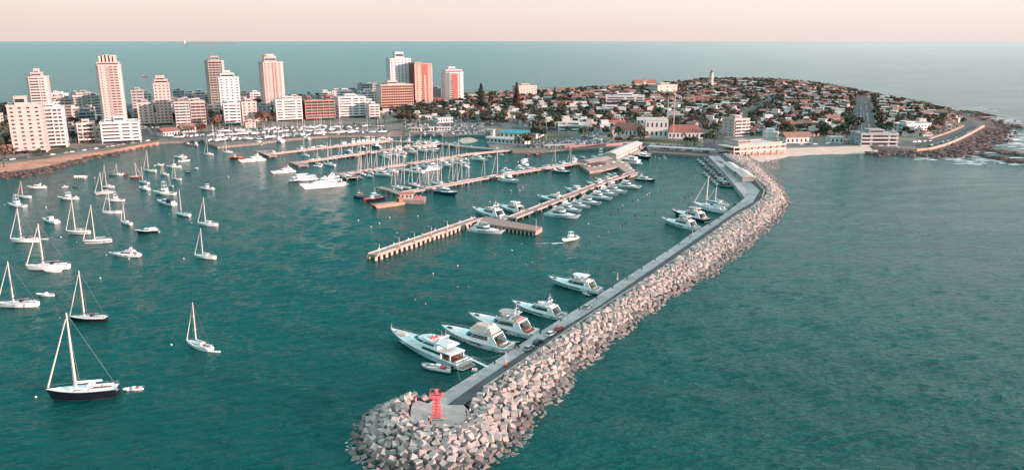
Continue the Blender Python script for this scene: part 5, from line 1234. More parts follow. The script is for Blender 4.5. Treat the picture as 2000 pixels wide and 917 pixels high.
# landmark houses
def gable(mb, x0, x1, y0, y1, z, rh, ov=.5, axis='x', hip=0, mi=0):
    x0 -= ov; x1 += ov; y0 -= ov; y1 += ov
    if axis == 'x': r0, r1 = (x0+hip, (y0+y1)/2), (x1-hip, (y0+y1)/2)
    else: r0, r1 = ((x0+x1)/2, y0+hip), ((x0+x1)/2, y1-hip)
    vs = [(x0,y0,z),(x1,y0,z),(x1,y1,z),(x0,y1,z),(r0[0],r0[1],z+rh),(r1[0],r1[1],z+rh),(x0,y0,z-.15),(x1,y0,z-.15),(x1,y1,z-.15),(x0,y1,z-.15)]
    fs = [(0,1,5,4),(1,2,5),(2,3,4,5),(3,0,4)] if axis == 'x' else [(0,1,4),(1,2,5,4),(2,3,5),(3,0,4,5)]
    mb.add(vs, fs+[(6,7,1,0),(7,8,2,1),(8,9,3,2),(9,6,0,3),(9,8,7,6)], mi)
def hall(name, label, cat, p0, p1, depth, h, wall, roof, rh=3.5, hip=0, nwin=5, axis='x', floors=1, z=None, extra=None):
    A, W, rz, hh, z = frame(p0, p1, depth, None, z, h); rt = empty(name, (A.x,A.y,z), rz); D = depth
    BPOLY.append([(A.x+cos(rz)*a-sin(rz)*b, A.y+sin(rz)*a+cos(rz)*b) for a, b in ((-2,-3),(W+2,-3),(W+2,D+3),(-2,D+3))])
    mb = MB(); mb.frustum([(0,0),(W,0),(W,D),(0,D)], -.5, [(0,0),(W,0),(W,D),(0,D)], h)
    if rh and not hip:
        if axis == 'x':
            for x in (0, W): mb.add([(x,0,h),(x,D,h),(x,D/2,h+rh*.97)], [(0,1,2)])
        else:
            for y in (0, D): mb.add([(0,y,h),(W,y,h),(W/2,y,h+rh*.97)], [(0,1,2)])
    mb.build('wall', wall, rt)
    mb = MB()
    if rh: gable(mb, 0, W, 0, D, h, rh, .6, axis, hip)
    else: mb.box(-.3, W+.3, -.3, D+.3, h, h+.5)
    mb.build('roof', roof, rt)
    for f in range(floors):
        for q in range(nwin): link('window', winmesh(min(1.6, W/nwin*.5), h/floors*.5, WINB), rt, (W*(q+.5)/nwin, 0, f*h/floors+h/floors*.25), 0)
        for s_, x in ((1, W), (-1, 0)): link('window', winmesh(1.5, h/floors*.5, WINB), rt, (x, D/2, f*h/floors+h/floors*.25), s_*pi/2)
    if label: rt['label'] = label; rt['category'] = cat; ROOTS.append(rt); LAB.append((rt, label, ''))
    rt['dims'] = [W, D, h]; return rt
hall('harbour_office', 'white two-storey harbour office with arched windows and flat roof', 'harbour office', (1260,268), (1304,269), 20, 16, WHITEW, ROOFW, 0, nwin=5, floors=2)
hall('office_wing', 'long red-roofed single-storey wing left of the harbour office', 'building', (1196,265), (1259,267), 24, 6, WHITEW, REDT, 6, hip=5, nwin=8)
hall('office_wing', 'long red-roofed single-storey wing right of the harbour office', 'building', (1305,270), (1373,273), 24, 6, WHITEW, REDT, 6, hip=5, nwin=9)
hall('long_white_building', 'long low white building behind the harbour office', 'building', (1244,243), (1304,246), 14, 6.5, WHITEW, ROOFW, 0, nwin=9)
yc_ = block('yacht_club', 'sunlit beige two-storey clubhouse with wide terraces beside the beach', 'clubhouse', (1442,302), (1525,292), 20, 279, BEIGEW, 'ribbon', floors=2, pent=[(.1,.4,.3,.8,2.4)], ground=False)
Wx, Dx, hx_ = yc_['dims']
for zz in (.5, hx_*.52):
    mb = MB(); mb.box(-9, Wx*1.02, -5, 0, zz+2.6, zz+3.0); mb.box(-9, -.01, -.01, Dx*.8, zz+2.6, zz+3.0); mb.box(-9,Wx*1.02,-5,-4.8,zz+3.0,zz+3.9); mb.build('terrace', CREAMW, yc_)
    mb = MB()
    for q in range(9): mb.box(-8.6+q*(Wx+8)/8-.2, -8.2+q*(Wx+8)/8, -4.7, -4.3, zz-1, zz+2.6)
    mb.build('terrace_posts', CREAMW, yc_)
block('terraced_apartments', 'pinkish apartment building with ramped side left of the beach club', BL, (1433,266), (1462,264), 18, 233, PINKW, 'balcony', accent=WHITEW, ground=False)
hall('beach_house', 'wide white beach house with red gabled roof', 'house', (1535,280), (1586,279), 16, 5.5, WHITEW, REDT2, 4, nwin=6)
hall('cafe', 'small white flat building in the beach car park', 'building', (1622,279), (1647,279), 10, 5, WHITEW, ROOFW, 0, nwin=3)
bp = block('beach_apartments', 'wide low grey-white complex at the foot of the right avenue', 'apartment complex', (1680,284), (1752,284), 22, 262, GREYW, 'balcony', floors=3, ground=False, accent=WHITEW)
block('villa', 'bright white cubic villa near the right point', 'villa', (1770,263), (1816,260), 16, 243, WHITEW, 'punched', floors=3, ground=False, pent=[(.0,.2,.1,.6,3)])
block('villa', 'large white modern complex below the church', 'building', (1183,207), (1258,211), 34, 190, WHITEW, 'balcony', floors=4, ground=False)
block('villa', 'long flat white complex below the white modern complex', 'building', (1165,226), (1222,230), 24, 214, WHITEW, 'ribbon', floors=2, ground=False)
block('villa', 'low white flat-roofed houses in a row left of the harbour office', 'building', (1090,258), (1148,259), 22, 246, WHITEW, 'ribbon', floors=2, ground=False)
block('villa', 'white hotel block before the sea, right of the two pines', 'hotel', (1010,192), (1048,190), 18, 168, CREAMW, 'punched', ground=False)
hall('church', 'pale church with long red roof on the ridge', 'church', (1240,173), (1283,172), 18, 9, CREAMW, REDT, 6, nwin=7)
A = GT(1258, 174); mb = MB(); t = empty('bell_tower', (A.x, A.y-3, A.z))
h = height_to(A, 151); mb.box(-2.4,2.4,-2.4,2.4,0,h*.8); mb.build('shaft', WHITEW, t); mb = MB(); mb.frustum([(-3,-3),(3,-3),(3,3),(-3,3)], h*.8, [(-.1,-.1),(.1,-.1),(.1,.1),(-.1,.1)], h, 0, True); mb.build('roof', REDT, t)
for q in (-1,1): link('window', winmesh(1.2,2.4,WINB), t, (q*1.1,-2.4,h*.62), 0)
tag(t, 'slim white bell tower with red cap beside the church', 'bell tower')
block('museum', 'big blank white hall on the ridge between church and lighthouse', 'hall', (1284,186), (1322,183), 26, 166, CREAMW, 'punched', cols=3, floors=3, ground=False)
# lighthouse
A = GT(1388, 173); h = height_to(A, 136); t = empty('lighthouse', A)
mb = MB(); mb.lathe([(4.2,-2),(3.2,h*.82),(3.9,h*.825),(3.9,h*.85)], 16); mb.build('tower', CREAMW, t, smooth=False)
mb = MB(); mb.lathe([(1.9,0),(1.9,h*.07)], 12, (0,0,h*.85)); mb.build('lantern', GLASS, t); mb = MB(); mb.lathe([(2.3,0),(1.6,h*.03),(.2,h*.07)], 12, (0,0,h*.92)); mb.build('dome', REDT, t)
mb = MB(); mb.path([(4*cos(a*pi/6),4*sin(a*pi/6),h*.85+1.1) for a in range(13)], .08, 4); mb.build('gallery_rail', STEEL, t)
for q in (.25,.5,.72): link('window', winmesh(.9,1.6,WINB), t, (0,-4.2+q*1.0-.02,h*q), 0)
tag(t, 'tall pale lighthouse with red dome on the ridge of the peninsula', 'lighthouse')
A = G(361, 85.7, 0); mb = MB(); t = empty('island_lighthouse', (A.x,A.y,6)); mb.lathe([(26,0),(18,80)], 8); mb.build('tower', WHITEW, t); mb = MB(); mb.lathe([(20,0),(22,10),(4,26)], 8, (0,0,80)); mb.build('lantern', WHITEW, t)
tag(t, 'tiny white lighthouse on the island at the horizon', 'lighthouse')
# small ship offshore
A = G(283,150,0); t = empty('coaster', A, radians(0)); mb = MB(); mb.frustum([(-14,-3),(12,-3),(17,0),(12,3),(-14,3)], -1, [(-15,-3.4),(13,-3.4),(19,0),(13,3.4),(-15,3.4)], 3.2, 0); mb.build('hull', REDH, t)
mb = MB(); mb.box(-13,-7,-2.4,2.4,3.2,7.5); mb.build('bridge', CREAMW, t); mb = MB(); mb.tube((6,0,3),(6,0,11),.4); mb.build('mast', BROWNH, t); t.scale = (.42,.42,.42); tag(t, 'small dark red working vessel far offshore beyond the left avenue', 'ship')
# club with blue roof + white canopies + pier building
def shed(name, label, cat, px, w, h, roofm, wall=None, rise=.8, posts=8, z=2.0):
    a, b = G(px[0][0],px[0][1],z), G(px[1][0],px[1][1],z); d = b-a; L = d.length; rz = atan2(d.y, d.x); rt = empty(name, (a.x,a.y,z), rz)
    mb = MB(); gable(mb, 0, L, -w/2, w/2, h, rise, .4, 'x'); mb.build('roof', roofm, rt)
    if wall: mb = MB(); mb.box(.4, L-.4, -w/2+.4, w/2-.4, 0, h-.05); mb.build('wall', wall, rt); [link('window', winmesh(min(2.0, L/posts*.6), h*.45, WINB), rt, (L*(q+.5)/posts, -w/2+.4, h*.3), 0) for q in range(posts)]
    else:
        for q in range(posts):
            for s in (-1,1): mb = MB(); x = .5+(L-1)*q/(posts-1); mb.tube((x,s*(w/2-.5),0),(x,s*(w/2-.5),h),.14,n=5); link('post', mb.mesh('post', STEEL), rt)
    tag(rt, label, cat); BPOLY.append([(a.x+cos(rz)*p-sin(rz)*q, a.y+sin(rz)*p+cos(rz)*q) for p, q in ((-2,-w),(L+2,-w),(L+2,w),(-2,w))]); return rt
shed('canopy', 'long white canopy roof on the quay right of the landing pier', 'canopy', ((1268,292.5),(1395,300)), 6, 3.4, ROOFW, None, .4, 16)
shed('canopy', 'short white canopy roof on the promenade left of the landing pier', 'canopy', ((1062,291),(1121,288.5)), 4, 3.2, ROOFW, None, .3, 8)
shed('wharf_shed', 'long white-roofed fish market shed on the wharf', 'shed', ((1422,327),(1443,344)), 6.5, 3.4, ROOFW, GREYW, 1.0, 8, ZL)
shed('wharf_shed', 'warm cream-roofed shed at the near end of the wharf', 'shed', ((1445,342),(1461,356)), 8, 3.6, CREAMW, GREYW, 1.4, 5, ZL)
shed('clubhouse', 'low building with bright blue roof behind the promenade', 'clubhouse', ((985,265),(1056,268)), 26, 4.5, BLUER, WHITEW, .8, 8)
shed('clubhouse', 'long white-roofed hall in front of the blue-roofed building', 'hall', ((956,277),(1032,283)), 12, 4.5, ROOFW, WHITEW, 1.0, 10)
shed('kiosk', 'small white kiosk with orange panel at the inner basin', 'kiosk', ((953,269),(963,270)), 8, 8, ROOFW, CREAMW, .3, 2)
shed('harbour_shed', 'white-roofed shed on the inner basin quay', 'shed', ((800,257),(824,257.5)), 7, 4, ROOFW, CREAMW, .4, 4)
shed('harbour_shed', 'white container office left of the inner basin quay', 'shed', ((836,257),(848,257)), 7, 5, ROOFW, WHITEW, .1, 2)
shed('harbour_shed', 'long pale shed near the middle of the inner basin quay', 'shed', ((852,255),(880,255)), 6, 4, ROOFW, WHITEW, .4, 5)
shed('restaurant', 'low white-roofed restaurant at the corner of the yard', 'restaurant', ((312,266),(345,263)), 16, 4.5, REDT, WHITEW, 3, 6)
shed('restaurant', 'red hip-roofed restaurant behind the yard corner', 'restaurant', ((352,258),(385,256)), 14, 4.5, REDT2, CREAMW, 3.5, 6)
shed('market_hall', 'long white roof below the hotel', 'hall', ((805,235),(845,234)), 16, 5, ROOFW, WHITEW, .8, 8)
shed('market_hall', 'second white roof right of the hotel', 'hall', ((850,240),(880,238)), 12, 5, ROOFW, WHITEW, .8, 6)
# ------------------------------------------------------------------ piers
def dock(label, pts, w, zt=1.7, pile=9, name='dock', walls=False, th=.5, planks=PIERL, rail=False):
    rt = empty(name, G(pts[0][0],pts[0][1],0)); o0 = rt.location
    P = [G(x,y,0)-o0 for x,y in pts]; mb = MB(); strip(mb, [(p.x,p.y) for p in P], w, zt-th, zt); mb.build('deck', planks, rt)
    Q = resample([(p.x,p.y,0) for p in P], pile); L, Rr = offset_path([(p.x,p.y) for p in Q], w-.8); k = 0
    if walls:
        m2 = MB(); m2.box(-.75,.75,-.35,.35,-3,zt-th+.02); pm = m2.mesh('pier_column', mat('pier_cream', (.54,.40,.34), .85, .2, .6))
    else: m2 = MB(); m2.tube((0,0,-3),(0,0,zt-th+.02),.42,n=7); pm = m2.mesh('pile', CONCD)
    ex = MB()
    for i, (a, b) in enumerate(zip(L, Rr)):
        d = Q[min(i+1,len(Q)-1)]-Q[max(0,i-1)]
        for q in (a, b):
            if k < 98: o = link('pier_column' if walls else 'pile', pm, rt, (q[0],q[1],0), atan2(d.y,d.x)); k += 1
            else: ex.tube((q[0],q[1],-3),(q[0],q[1],zt-th+.02),.42,n=6)
    if ex.v: o = ex.build('far_piles', CONCD, rt); o['kind'] = 'stuff'
    mb = MB(); strip(mb, [(p[0],p[1]) for p in offset_path([(p.x,p.y) for p in P], w-.35)[0]], .35, zt+.004, zt+.32); strip(mb, [(p[0],p[1]) for p in offset_path([(p.x,p.y) for p in P], w-.35)[1]], .35, zt+.004, zt+.32); mb.build('edge_beam', CREAMW if walls else PINKW, rt)
    # pedestals
    mb = MB(); mb.box(-.25,.25,-.2,.2,0,1.1); pd = mb.mesh('power_pedestal', GEL)
    for i in range(2, len(Q)-1, 3): link('power_pedestal', pd, rt, (L[i][0],L[i][1],zt))
    tag(rt, label, 'pier'); return rt
dock('nearest long pier with cream columns ending in open water', [(727,507),(935,434)], 5.0, 2.3, 3.3, 'pier', walls=True, th=.7, planks=PIERL)
dock('pier section with twin walkways from T-landing to the roofed landing pier', [(1000,432),(1152,372),(1190,357),(1238,342)], 5.5, 2.0, 7, 'pier')
rt = empty('landing_stage', G(928,430,0)); o0 = rt.location; mb = MB(); pl = [G(x,y,2.4)-o0 for x,y in [(927,426),(950,423),(1059,443),(1046,451),(938,435)]]; polyprism(mb, [(p.x,p.y) for p in pl], 1.5, 2.41)
mb.build('deck', mat('landing_deck', (.33,.22,.20), .85, .2, .8), rt); mb = MB(); ctr = sum(pl, Vector())/len(pl); polyprism(mb, [(ctr.x+(p.x-ctr.x)*.93, ctr.y+(p.y-ctr.y)*.80) for p in pl], -3, 1.49); mb.build('substructure', RUB_SHADE, rt)  # near-black core paints in the deep shade under the deck
m2 = MB(); m2.box(-.45,.45,-.3,.3,-3,1.5); pm = m2.mesh('pier_column', mat('pier_cream', (.54,.40,.34), .85, .2, .6))
for a_, b_q in ((pl[4],pl[3]),(pl[3],pl[2])):
    for q in range(14): w_ = a_.lerp(b_q, (q+.5)/14); link('pier_column', pm, rt, (ctr.x+(w_.x-ctr.x)*.985, ctr.y+(w_.y-ctr.y)*.96, 0))
a, b = pl[3], pl[2]; mb = MB(); mb.add([(a.x,a.y-.06,.5),(b.x+.06,b.y,.5),(b.x+.06,b.y,1.48),(a.x,a.y-.06,1.48)], [(0,1,2,3)]); mb.build('end_wall', mat('pier_cream', (.54,.40,.34), .85, .2, .6), rt)
tag(rt, 'broad reddish T-shaped landing stage at the bend of the near pier', 'landing stage')
dock('farthest long marina dock', [(519,306),(537,304),(640,291.5),(757,279.5)], 5, 1.7, 9); dock('second marina dock from the boat yard', [(576,323),(741,299),(800,291),(862,284.5)], 5, 1.7, 9)
dock('third marina dock from the boat yard', [(668,345),(740,333),(786,326),(850,316),(915,305),(1003,296.5)], 5, 1.7, 9); dock('fourth long dock running from fuel berth to pier building', [(788,382),(852,371),(978,347),(1060,334),(1134,323)], 5, 1.9, 7)
dock('short crossing jetty at the head of the fourth dock', [(740,371),(765,377),(798,390)], 4.5, 1.9, 6, 'jetty')
dock('cross jetty at the tip of the farthest dock', [(507,298),(534,309)], 6, 1.7, 5, 'jetty'); dock('cross jetty at the tip of the second dock', [(573,320),(594,328)], 7, 1.8, 5, 'jetty'); dock('cross jetty at the head of the third dock', [(664,342),(688,352)], 8, 1.8, 5, 'jetty')
rt = empty('fuel_berth', G(803,395,0)); mb = MB(); mb.box(-8,8,-5,5,-3,2.2); mb.build('base', CONCD, rt); mb = MB(); mb.box(-8.2,8.2,-5.2,5.2,2.2,2.5); mb.build('deck', PIERL, rt)
mb = MB(); mb.box(-6,1,-2,3,2.5,5.2); mb.build('hut', CREAMW, rt); mb = MB(); mb.box(-6.5,1.5,-2.5,3.5,5.2,5.5); mb.build('roof', ORANW, rt)
for x in (-4.5,-2,.0): link('window', winmesh(1,1.2,WINB), rt, (x,-2,3.3), 0)
mb = MB(); mb.box(3,4,-1,0,2.5,4.3); mb.box(5,6,-1,0,2.5,4.3); mb.build('fuel_pump', CORAL, rt); tag(rt, 'square fuel berth with orange-roofed hut at the fourth dock', 'fuel dock')
dock('curved stone mole walkway between inner basin and marina', [(688,283),(763,279),(850,283.5),(918,291),(1001,297.5)], 6, 1.8, 9, 'mole', planks=CONC)
# roofed landing pier
rt = empty('landing_pier', G(1190,322,0)); o0 = rt.location; pl = [G(x,y,2.2)-o0 for x,y in [(1131,321),(1180,311),(1196,300),(1246,285),(1262,285),(1222,311),(1244,340),(1232,343),(1208,326),(1180,331),(1152,335)]]
mb = MB(); polyprism(mb, [(p.x,p.y) for p in pl], 1.3, 2.2); mb.build('deck', mat('terrace_boards', (.46,.33,.29), .85, .3, .6, stretch=(1,6,1)), rt); mb = MB(); polyprism(mb, [((p.x)*.975-.6,(p.y)*.975+.6) for p in pl], -3, 1.29); mb.build('substructure', CONCD, rt); tag(rt, 'wide wooden landing pier carrying the terrace roofs', 'pier')
shed('pier_building', 'long white ribbed-roof building running out onto the landing pier', 'pier building', ((1192,311),(1243,288)), 10, 4.2, ROOFW, CREAMW, 1.4, 14, 2.3)
shed('pier_pavilion', 'low terrace roof at the seaward corner of the landing pier', 'pavilion', ((1140,325),(1184,317)), 12, 3.6, mat('pavilion_roof', (.45,.32,.28), .9, .3, .4), None, 1.0, 7, 2.2)
# parasols and railings on the landing pier
pr_ = random.Random(2); par_ = MB(); par_.tube((0,0,0),(0,0,2.3),.05,n=5); par_m = par_.mesh('pole', MAST); pc_ = MB(); pc_.lathe([(1.7,0),(.9,.35),(.05,.7)], 8, (0,0,2.0)); pcm = [pc_.mesh('shade', GEL2), pc_.mesh('shade', CANB)]
for i, (x, y) in enumerate([(1150,330),(1160,331.5),(1172,329),(1186,325),(1198,322),(1208,318.5),(1214,322),(1222,328),(1230,334),(1236,338),(1216,314),(1142,327)]):
    q = G(x, y, 2.2); r_ = empty('parasol', q, i*.7); link('pole', par_m, r_); link('shade', pcm[i % 2], r_); tag(r_, '', 'parasol', 'parasols on the landing pier'); LAB.append((r_, ('white','beige')[i % 2]+' parasol', 'standing on the wooden landing pier'))
# ------------------------------------------------------------------ beacon, lamps, masts
A = G(853, 814, 2.75); h = height_to(A, 762); t = empty('beacon_tower', A)
mb = MB(); b_, tp = 1.15, .62; hh = h*.80
cs = [(1,1),(-1,1),(-1,-1),(1,-1)]; lev = 7
for c in cs: mb.tube((c[0]*b_,c[1]*b_,0),(c[0]*tp,c[1]*tp,hh),.085,.07,n=6)
for i in range(lev):
    z0, z1 = hh*i/lev, hh*(i+1)/lev; s0 = b_+(tp-b_)*i/lev; s1 = b_+(tp-b_)*(i+1)/lev
    for q in range(4):
        c, d = cs[q], cs[(q+1) % 4]
        mb.tube((c[0]*s0,c[1]*s0,z0),(d[0]*s1,d[1]*s1,z1),.055,n=4); mb.tube((d[0]*s0,d[1]*s0,z0),(c[0]*s1,c[1]*s1,z1),.055,n=4); mb.tube((c[0]*s1,c[1]*s1,z1),(d[0]*s1,d[1]*s1,z1),.05,n=4)
mb.build('lattice', CORAL, t)
mb = MB(); mb.box(-.25,.25,-.25,.25,0,hh); mb.build('ladder_shaft', CORAL, t)
mb = MB(); mb.box(-1.5,1.5,-1.5,1.5,hh,hh+.15); mb.build('platform', CORAL, t)
mb = MB(); z = hh+1.1
mb.path([(-1.45,-1.45,z),(1.45,-1.45,z),(1.45,1.45,z),(-1.45,1.45,z),(-1.45,-1.45,z)],.05,4)
for c in cs: mb.tube((c[0]*1.45,c[1]*1.45,hh),(c[0]*1.45,c[1]*1.45,z),.05,n=4)
mb.box(-1.5,1.5,-1.52,-1.47,hh+.15,hh+.8); mb.box(1.47,1.52,-1.5,1.5,hh+.15,hh+.8); mb.build('railing', CORAL, t)
mb = MB(); mb.lathe([(.45,.15),(.45,1.0),(.5,1.05),(.5,1.5),(.2,1.8)], 10, (0,0,hh)); mb.build('lantern', CORAL, t)
mb = MB(); mb.add([(.9,-.5,hh+1.1),(1.9,-.5,hh+1.3),(1.9,.6,hh+1.9),(.9,.6,hh+1.7)], [(0,1,2,3),(3,2,1,0)]); mb.build('solar_panel', GLASS, t)
mb = MB(); mb.box(-1.6,1.6,-1.6,1.6,0,.25); mb.build('footing', CONC, t); tag(t, 'red lattice beacon tower on the pier head platform', 'beacon')
def lamp(px, ytop, base, place_, z, arm=True, red=False, group=None, cat='lamp post'):
    A = G(px[0], px[1], z); h = height_to(A, ytop); t = empty('lamp_post', A); mb = MB(); mb.tube((0,0,0),(0,0,h),.13,.07); mb.build('pole', MAST, t)
    if arm: mb = MB(); mb.tube((0,0,h-.05),(-1.3,0,h+.15),.06,n=4); mb.box(-1.8,-1.1,-.15,.15,h+.08,h+.25); mb.build('lamp_head', STEEL, t)
    else: mb = MB(); mb.box(-1.2,1.2,-.2,.2,h-.3,h+1.0); mb.build('floodlight_rack', STEEL, t)
    mb = MB(); mb.box(-.35,.35,-.35,.35,0,.9) ; mb.build('base_box', ORNG if red else CONC, t)
    t['label'] = base; t['category'] = cat; ROOTS.append(t); LAB.append((t, base, place_))
    if group: t['group'] = group
for (x, y, yt) in [(742,499,476),(780,485,463),(810,474,453),(843,462,442),(874,452,431)]: lamp((x,y), yt, 'thin lamp post with orange base', 'on the columned pier', 2.3, red=(x in (780,843)), group='lamp posts on the near pier')
lamp((988,713), 686, 'pole with bright orange base', 'on the quay behind the superyacht', ZL, red=True); lamp((1206,546), 532, 'lamp post with white head', 'on the quay beyond the farthest of the five yachts', ZL)
lamp((1352,461), 448, 'pole with dark fitting', 'by the far breakwater berths', ZL); lamp((1047,449), 428, 'thin pole', 'at the end of the T-shaped landing', 2.4); lamp((1113,391), 372, 'pole with flag box', 'at the near pier bend', 2)
for (x, y, yt) in [(1037,272,240),(1067,273,229),(1198,276,250),(1517,292,241),(1495,290,255)]: lamp((x,y), yt, 'tall floodlight mast', 'behind the waterfront', 2, arm=False, group='tall floodlight masts')
for (x, y, yt) in [(718,256,226),(745,252,222),(792,256,229),(820,252,226),(901,250,224),(455,270,241),(535,264,236),(582,258,232),(486,262,238),(620,250,228),(438,274,246),(668,252,232),(418,272,244)]: lamp((x,y), yt, 'slim pale mast', 'standing among the stored boats', 2, arm=True, group='slim masts in the boat yard')
for (x, y, yt) in [(1303,244,191),(1314,276,176)]:
    A = GT(x, y); h = height_to(A, yt); t = empty('radio_mast', A); mb = MB()
    for c in ((.6,0),(-.3,.5),(-.3,-.5)): mb.tube((c[0],c[1],0),(c[0]*.7,c[1]*.7,h),.2,n=4)
    for i in range(int(h/3)): mb.path([(.6,0,3*i),(-.3,.5,3*i+1),(-.3,-.5,3*i+2),(.6,0,3*i+3)],.07,3)
    mb.build('lattice', mat('mast_red_white', (.70,.45,.40), .7, .3, .1), t); mb = MB(); mb.tube((0,0,h),(0,0,h+2.5),.06); mb.build('tip', STEEL, t); tag(t, 'slim lattice radio mast '+('behind the long white building' if x < 1310 else 'rising in front of the right red-roofed wing'), 'radio mast')
# gangways, hoses, bollards, bench
def gang(a, b, za, zb, label, w=.8):
    A, B = G(*a, za), G(*b, zb); o0 = A.copy(); t = empty('gangway', A); d = B-A; n = Vector((-d.y,d.x,0)).normalized()*w/2; mb = MB()
    vs = [-n, n, d+n, d-n]; mb.add([tuple(v) for v in vs]+[tuple(v-Vector((0,0,.12))) for v in vs], [(0,1,2,3),(7,6,5,4),(0,3,7,4),(1,5,6,2),(2,6,7,3),(0,4,5,1)]); mb.build('walkway', GEL, t)
    mb = MB()
    for s in (-1,1):
        mb.tube(n*s+Vector((0,0,.8)), d+n*s+Vector((0,0,.8)), .03, n=4)
        for k in range(5): mb.tube(n*s+d*k/4, n*s+d*k/4+Vector((0,0,.8)), .025, n=4)
    mb.build('handrail', STEEL, t); tag(t, label, 'gangway')
gang((920,700), (952,715), 2.3, ZL+.1, 'white gangway from the superyacht to the quay'); gang((1034,650), (1045,651), 1.3, ZL+.1, 'short gangway of the yacht with grey hardtop'); gang((987,680), (1000,679), 1.3, ZL+.1, 'short gangway of the beige-covered yacht'); gang((1098,612),(1107,612),1.3,ZL+.1,'short gangway of the two-masted yacht')
def rope(a, b, za, zb, label):
    A, B = G(*a, za), G(*b, zb); mb = MB(); P = [A.lerp(B, k/8)-Vector((0,0,.9*sin(pi*k/8))) for k in range(9)]; mb.path([p-A for p in P], .05, 5); o = mb.build('mooring_rope', ROPE, None, loc=A); tag(o, label, 'rope')
rope((894,722),(901,742),1.2,ZL,'mooring rope from the superyacht platform down to the quay edge'); rope((922,696),(978,692),2.2,ZL,'long mooring rope from the superyacht stern to the quay'); rope((1375,447),(1385,440),1.2,ZL,'mooring rope of the far berths')
mb = MB(); mb.lathe([(.28,0),(.2,.15),(.2,.45),(.36,.5),(.36,.62),(.1,.7)], 10); bm_ = mb.mesh('bollard', RUB_SHADE, True)
ep = resample([tuple(G(x,y,ZL)) for x,y in [(873,762),(960,708),(1050,650),(1160,582),(1220,543),(1322,477),(1400,427)]], 14)
for i, p in enumerate(ep[1:]): o = link('bollard', bm_, None, (p.x+.9,p.y-.3,ZL)); tag(o, '', 'bollard', 'bollards along the quay edge'); LAB.append((o, 'iron mooring bollard', 'on the breakwater quay edge'))
A = G(927,725,ZL); t = empty('mooring_winch', A); mb = MB(); mb.box(-.9,.9,-.5,.5,0,.3); mb.build('frame', GREENH, t); mb = MB(); mb.tube((-.7,0,.7),(.7,0,.7),.45,n=10); mb.build('drum', GREYT, t); tag(t, 'grey winch on the quay beside the superyacht gangway', 'winch')
# ------------------------------------------------------------------ cars
def car_parts(color):
    m = CARC[color]; body = MB(); L, Wd = 4.3, 1.78
    secs = [(-2.15,.45,.62,.80),(-2.05,.30,.86,.86),(-1.3,.28,.92,.89),(.55,.28,.90,.89),(1.5,.28,.80,.86),(2.05,.30,.66,.80),(2.15,.42,.55,.72)]
    vs = []
    for x, zb, zt, w in secs: vs += [(x,-w,zb),(x,-w*1.0,(zb+zt)/2),(x,-w*.93,zt),(x,w*.93,zt),(x,w,(zb+zt)/2),(x,w,zb)]
    fs = [(6*i+j, 6*i+(j+1)%6, 6*i+6+(j+1)%6, 6*i+6+j) for i in range(len(secs)-1) for j in range(6)]+[(5,4,3,2,1,0), tuple(6*(len(secs)-1)+j for j in range(6))]
    body.add(vs, fs, 0)
    body.frustum([(-1.35,-.66),(.35,-.66),(.35,.66),(-1.35,.66)], 1.40, [(-1.2,-.6),(.15,-.6),(.15,.6),(-1.2,.6)], 1.46, 0)
    gl = MB(); gl.frustum([(-1.95,-.80),(.95,-.80),(.95,.80),(-1.95,.80)], .88, [(-1.38,-.67),(.37,-.67),(.37,.67),(-1.38,.67)], 1.41, 0)
    wh = MB()
    for x in (-1.35,1.35):
        for s in (-1,1): wh.tube((x,s*.62,.32),(x,s*.90,.32),.33,n=10)
    return body, gl, wh, m
CARM = {}
def carmesh(color):
    if color not in CARM:
        b, g, w, m = car_parts(color); mb = MB()
        for k, q in enumerate((b, g, w)): o = len(mb.v); mb.v += q.v; mb.f += [tuple(o+i for i in f) for f in q.f]; mb.m += [k]*len(q.f)
        CARM[color] = mb.mesh('parked_car', [m, GLASS, RUB_SHADE])
    return CARM[color]
def full_car(px, z, d, color, label):
    A = G(px[0], px[1], z); t = empty('parked_car', A, d); b, g, w, m = car_parts(color)
    b.build('body', m, t, smooth=False); g.build('windows', GLASS, t)
    for x in (-1.35,1.35):
        for s in (-1,1):
            mb = MB(); mb.tube((0,-.12,0),(0,.12,0),.33,n=14); wl_ = mb.build('wheel', RUB_SHADE, t, loc=(x,s*.80,.33)); mb = MB(); mb.tube((0,s*.121,0),(0,s*.135,0),.18,n=10); mb.build('rim', STEEL, wl_)
    for s in (-1,1):
        mb = MB(); mb.box(2.06,2.13,s*.6-.16,s*.6+.16,.56,.70); mb.build('headlight', GEL, t); mb = MB(); mb.box(-2.16,-2.10,s*.62-.14,s*.62+.14,.60,.76); mb.build('tail_light', REDH, t)
    tag(t, label, 'car', 'cars parked on the breakwater road')
a_ = G(1050,669,2.45); b_2 = G(1160,603,2.45); RA = atan2(b_2.y-a_.y, b_2.x-a_.x)
ZC = ZL-.25
full_car((1147,602), ZC, RA, 'silver', 'silver car parked alone on the breakwater road'); full_car((1092,644), ZC, RA+.05, 'red', 'bright red car on the breakwater road'); full_car((1076,654), ZC, RA, 'white', 'white car just below the bright red car')
full_car((1051,670), ZC, RA, 'black', 'dark car in the middle of the breakwater row'); full_car((1033,682), ZC, RA+.04, 'silver', 'pale silver car nearest the beacon')
cc = random.Random(21); CW = ['white']*6+['silver']*4+['grey']*3+['black']*4+['red','blue']
CARS = []
def ok_car(x, y):
    for q in CARS:
        if abs(q[0]-x) < 2.2 and abs(q[1]-y) < 2.2: return False
    for p in BPOLY:
        if inpoly(x, y, p): return False
    return True
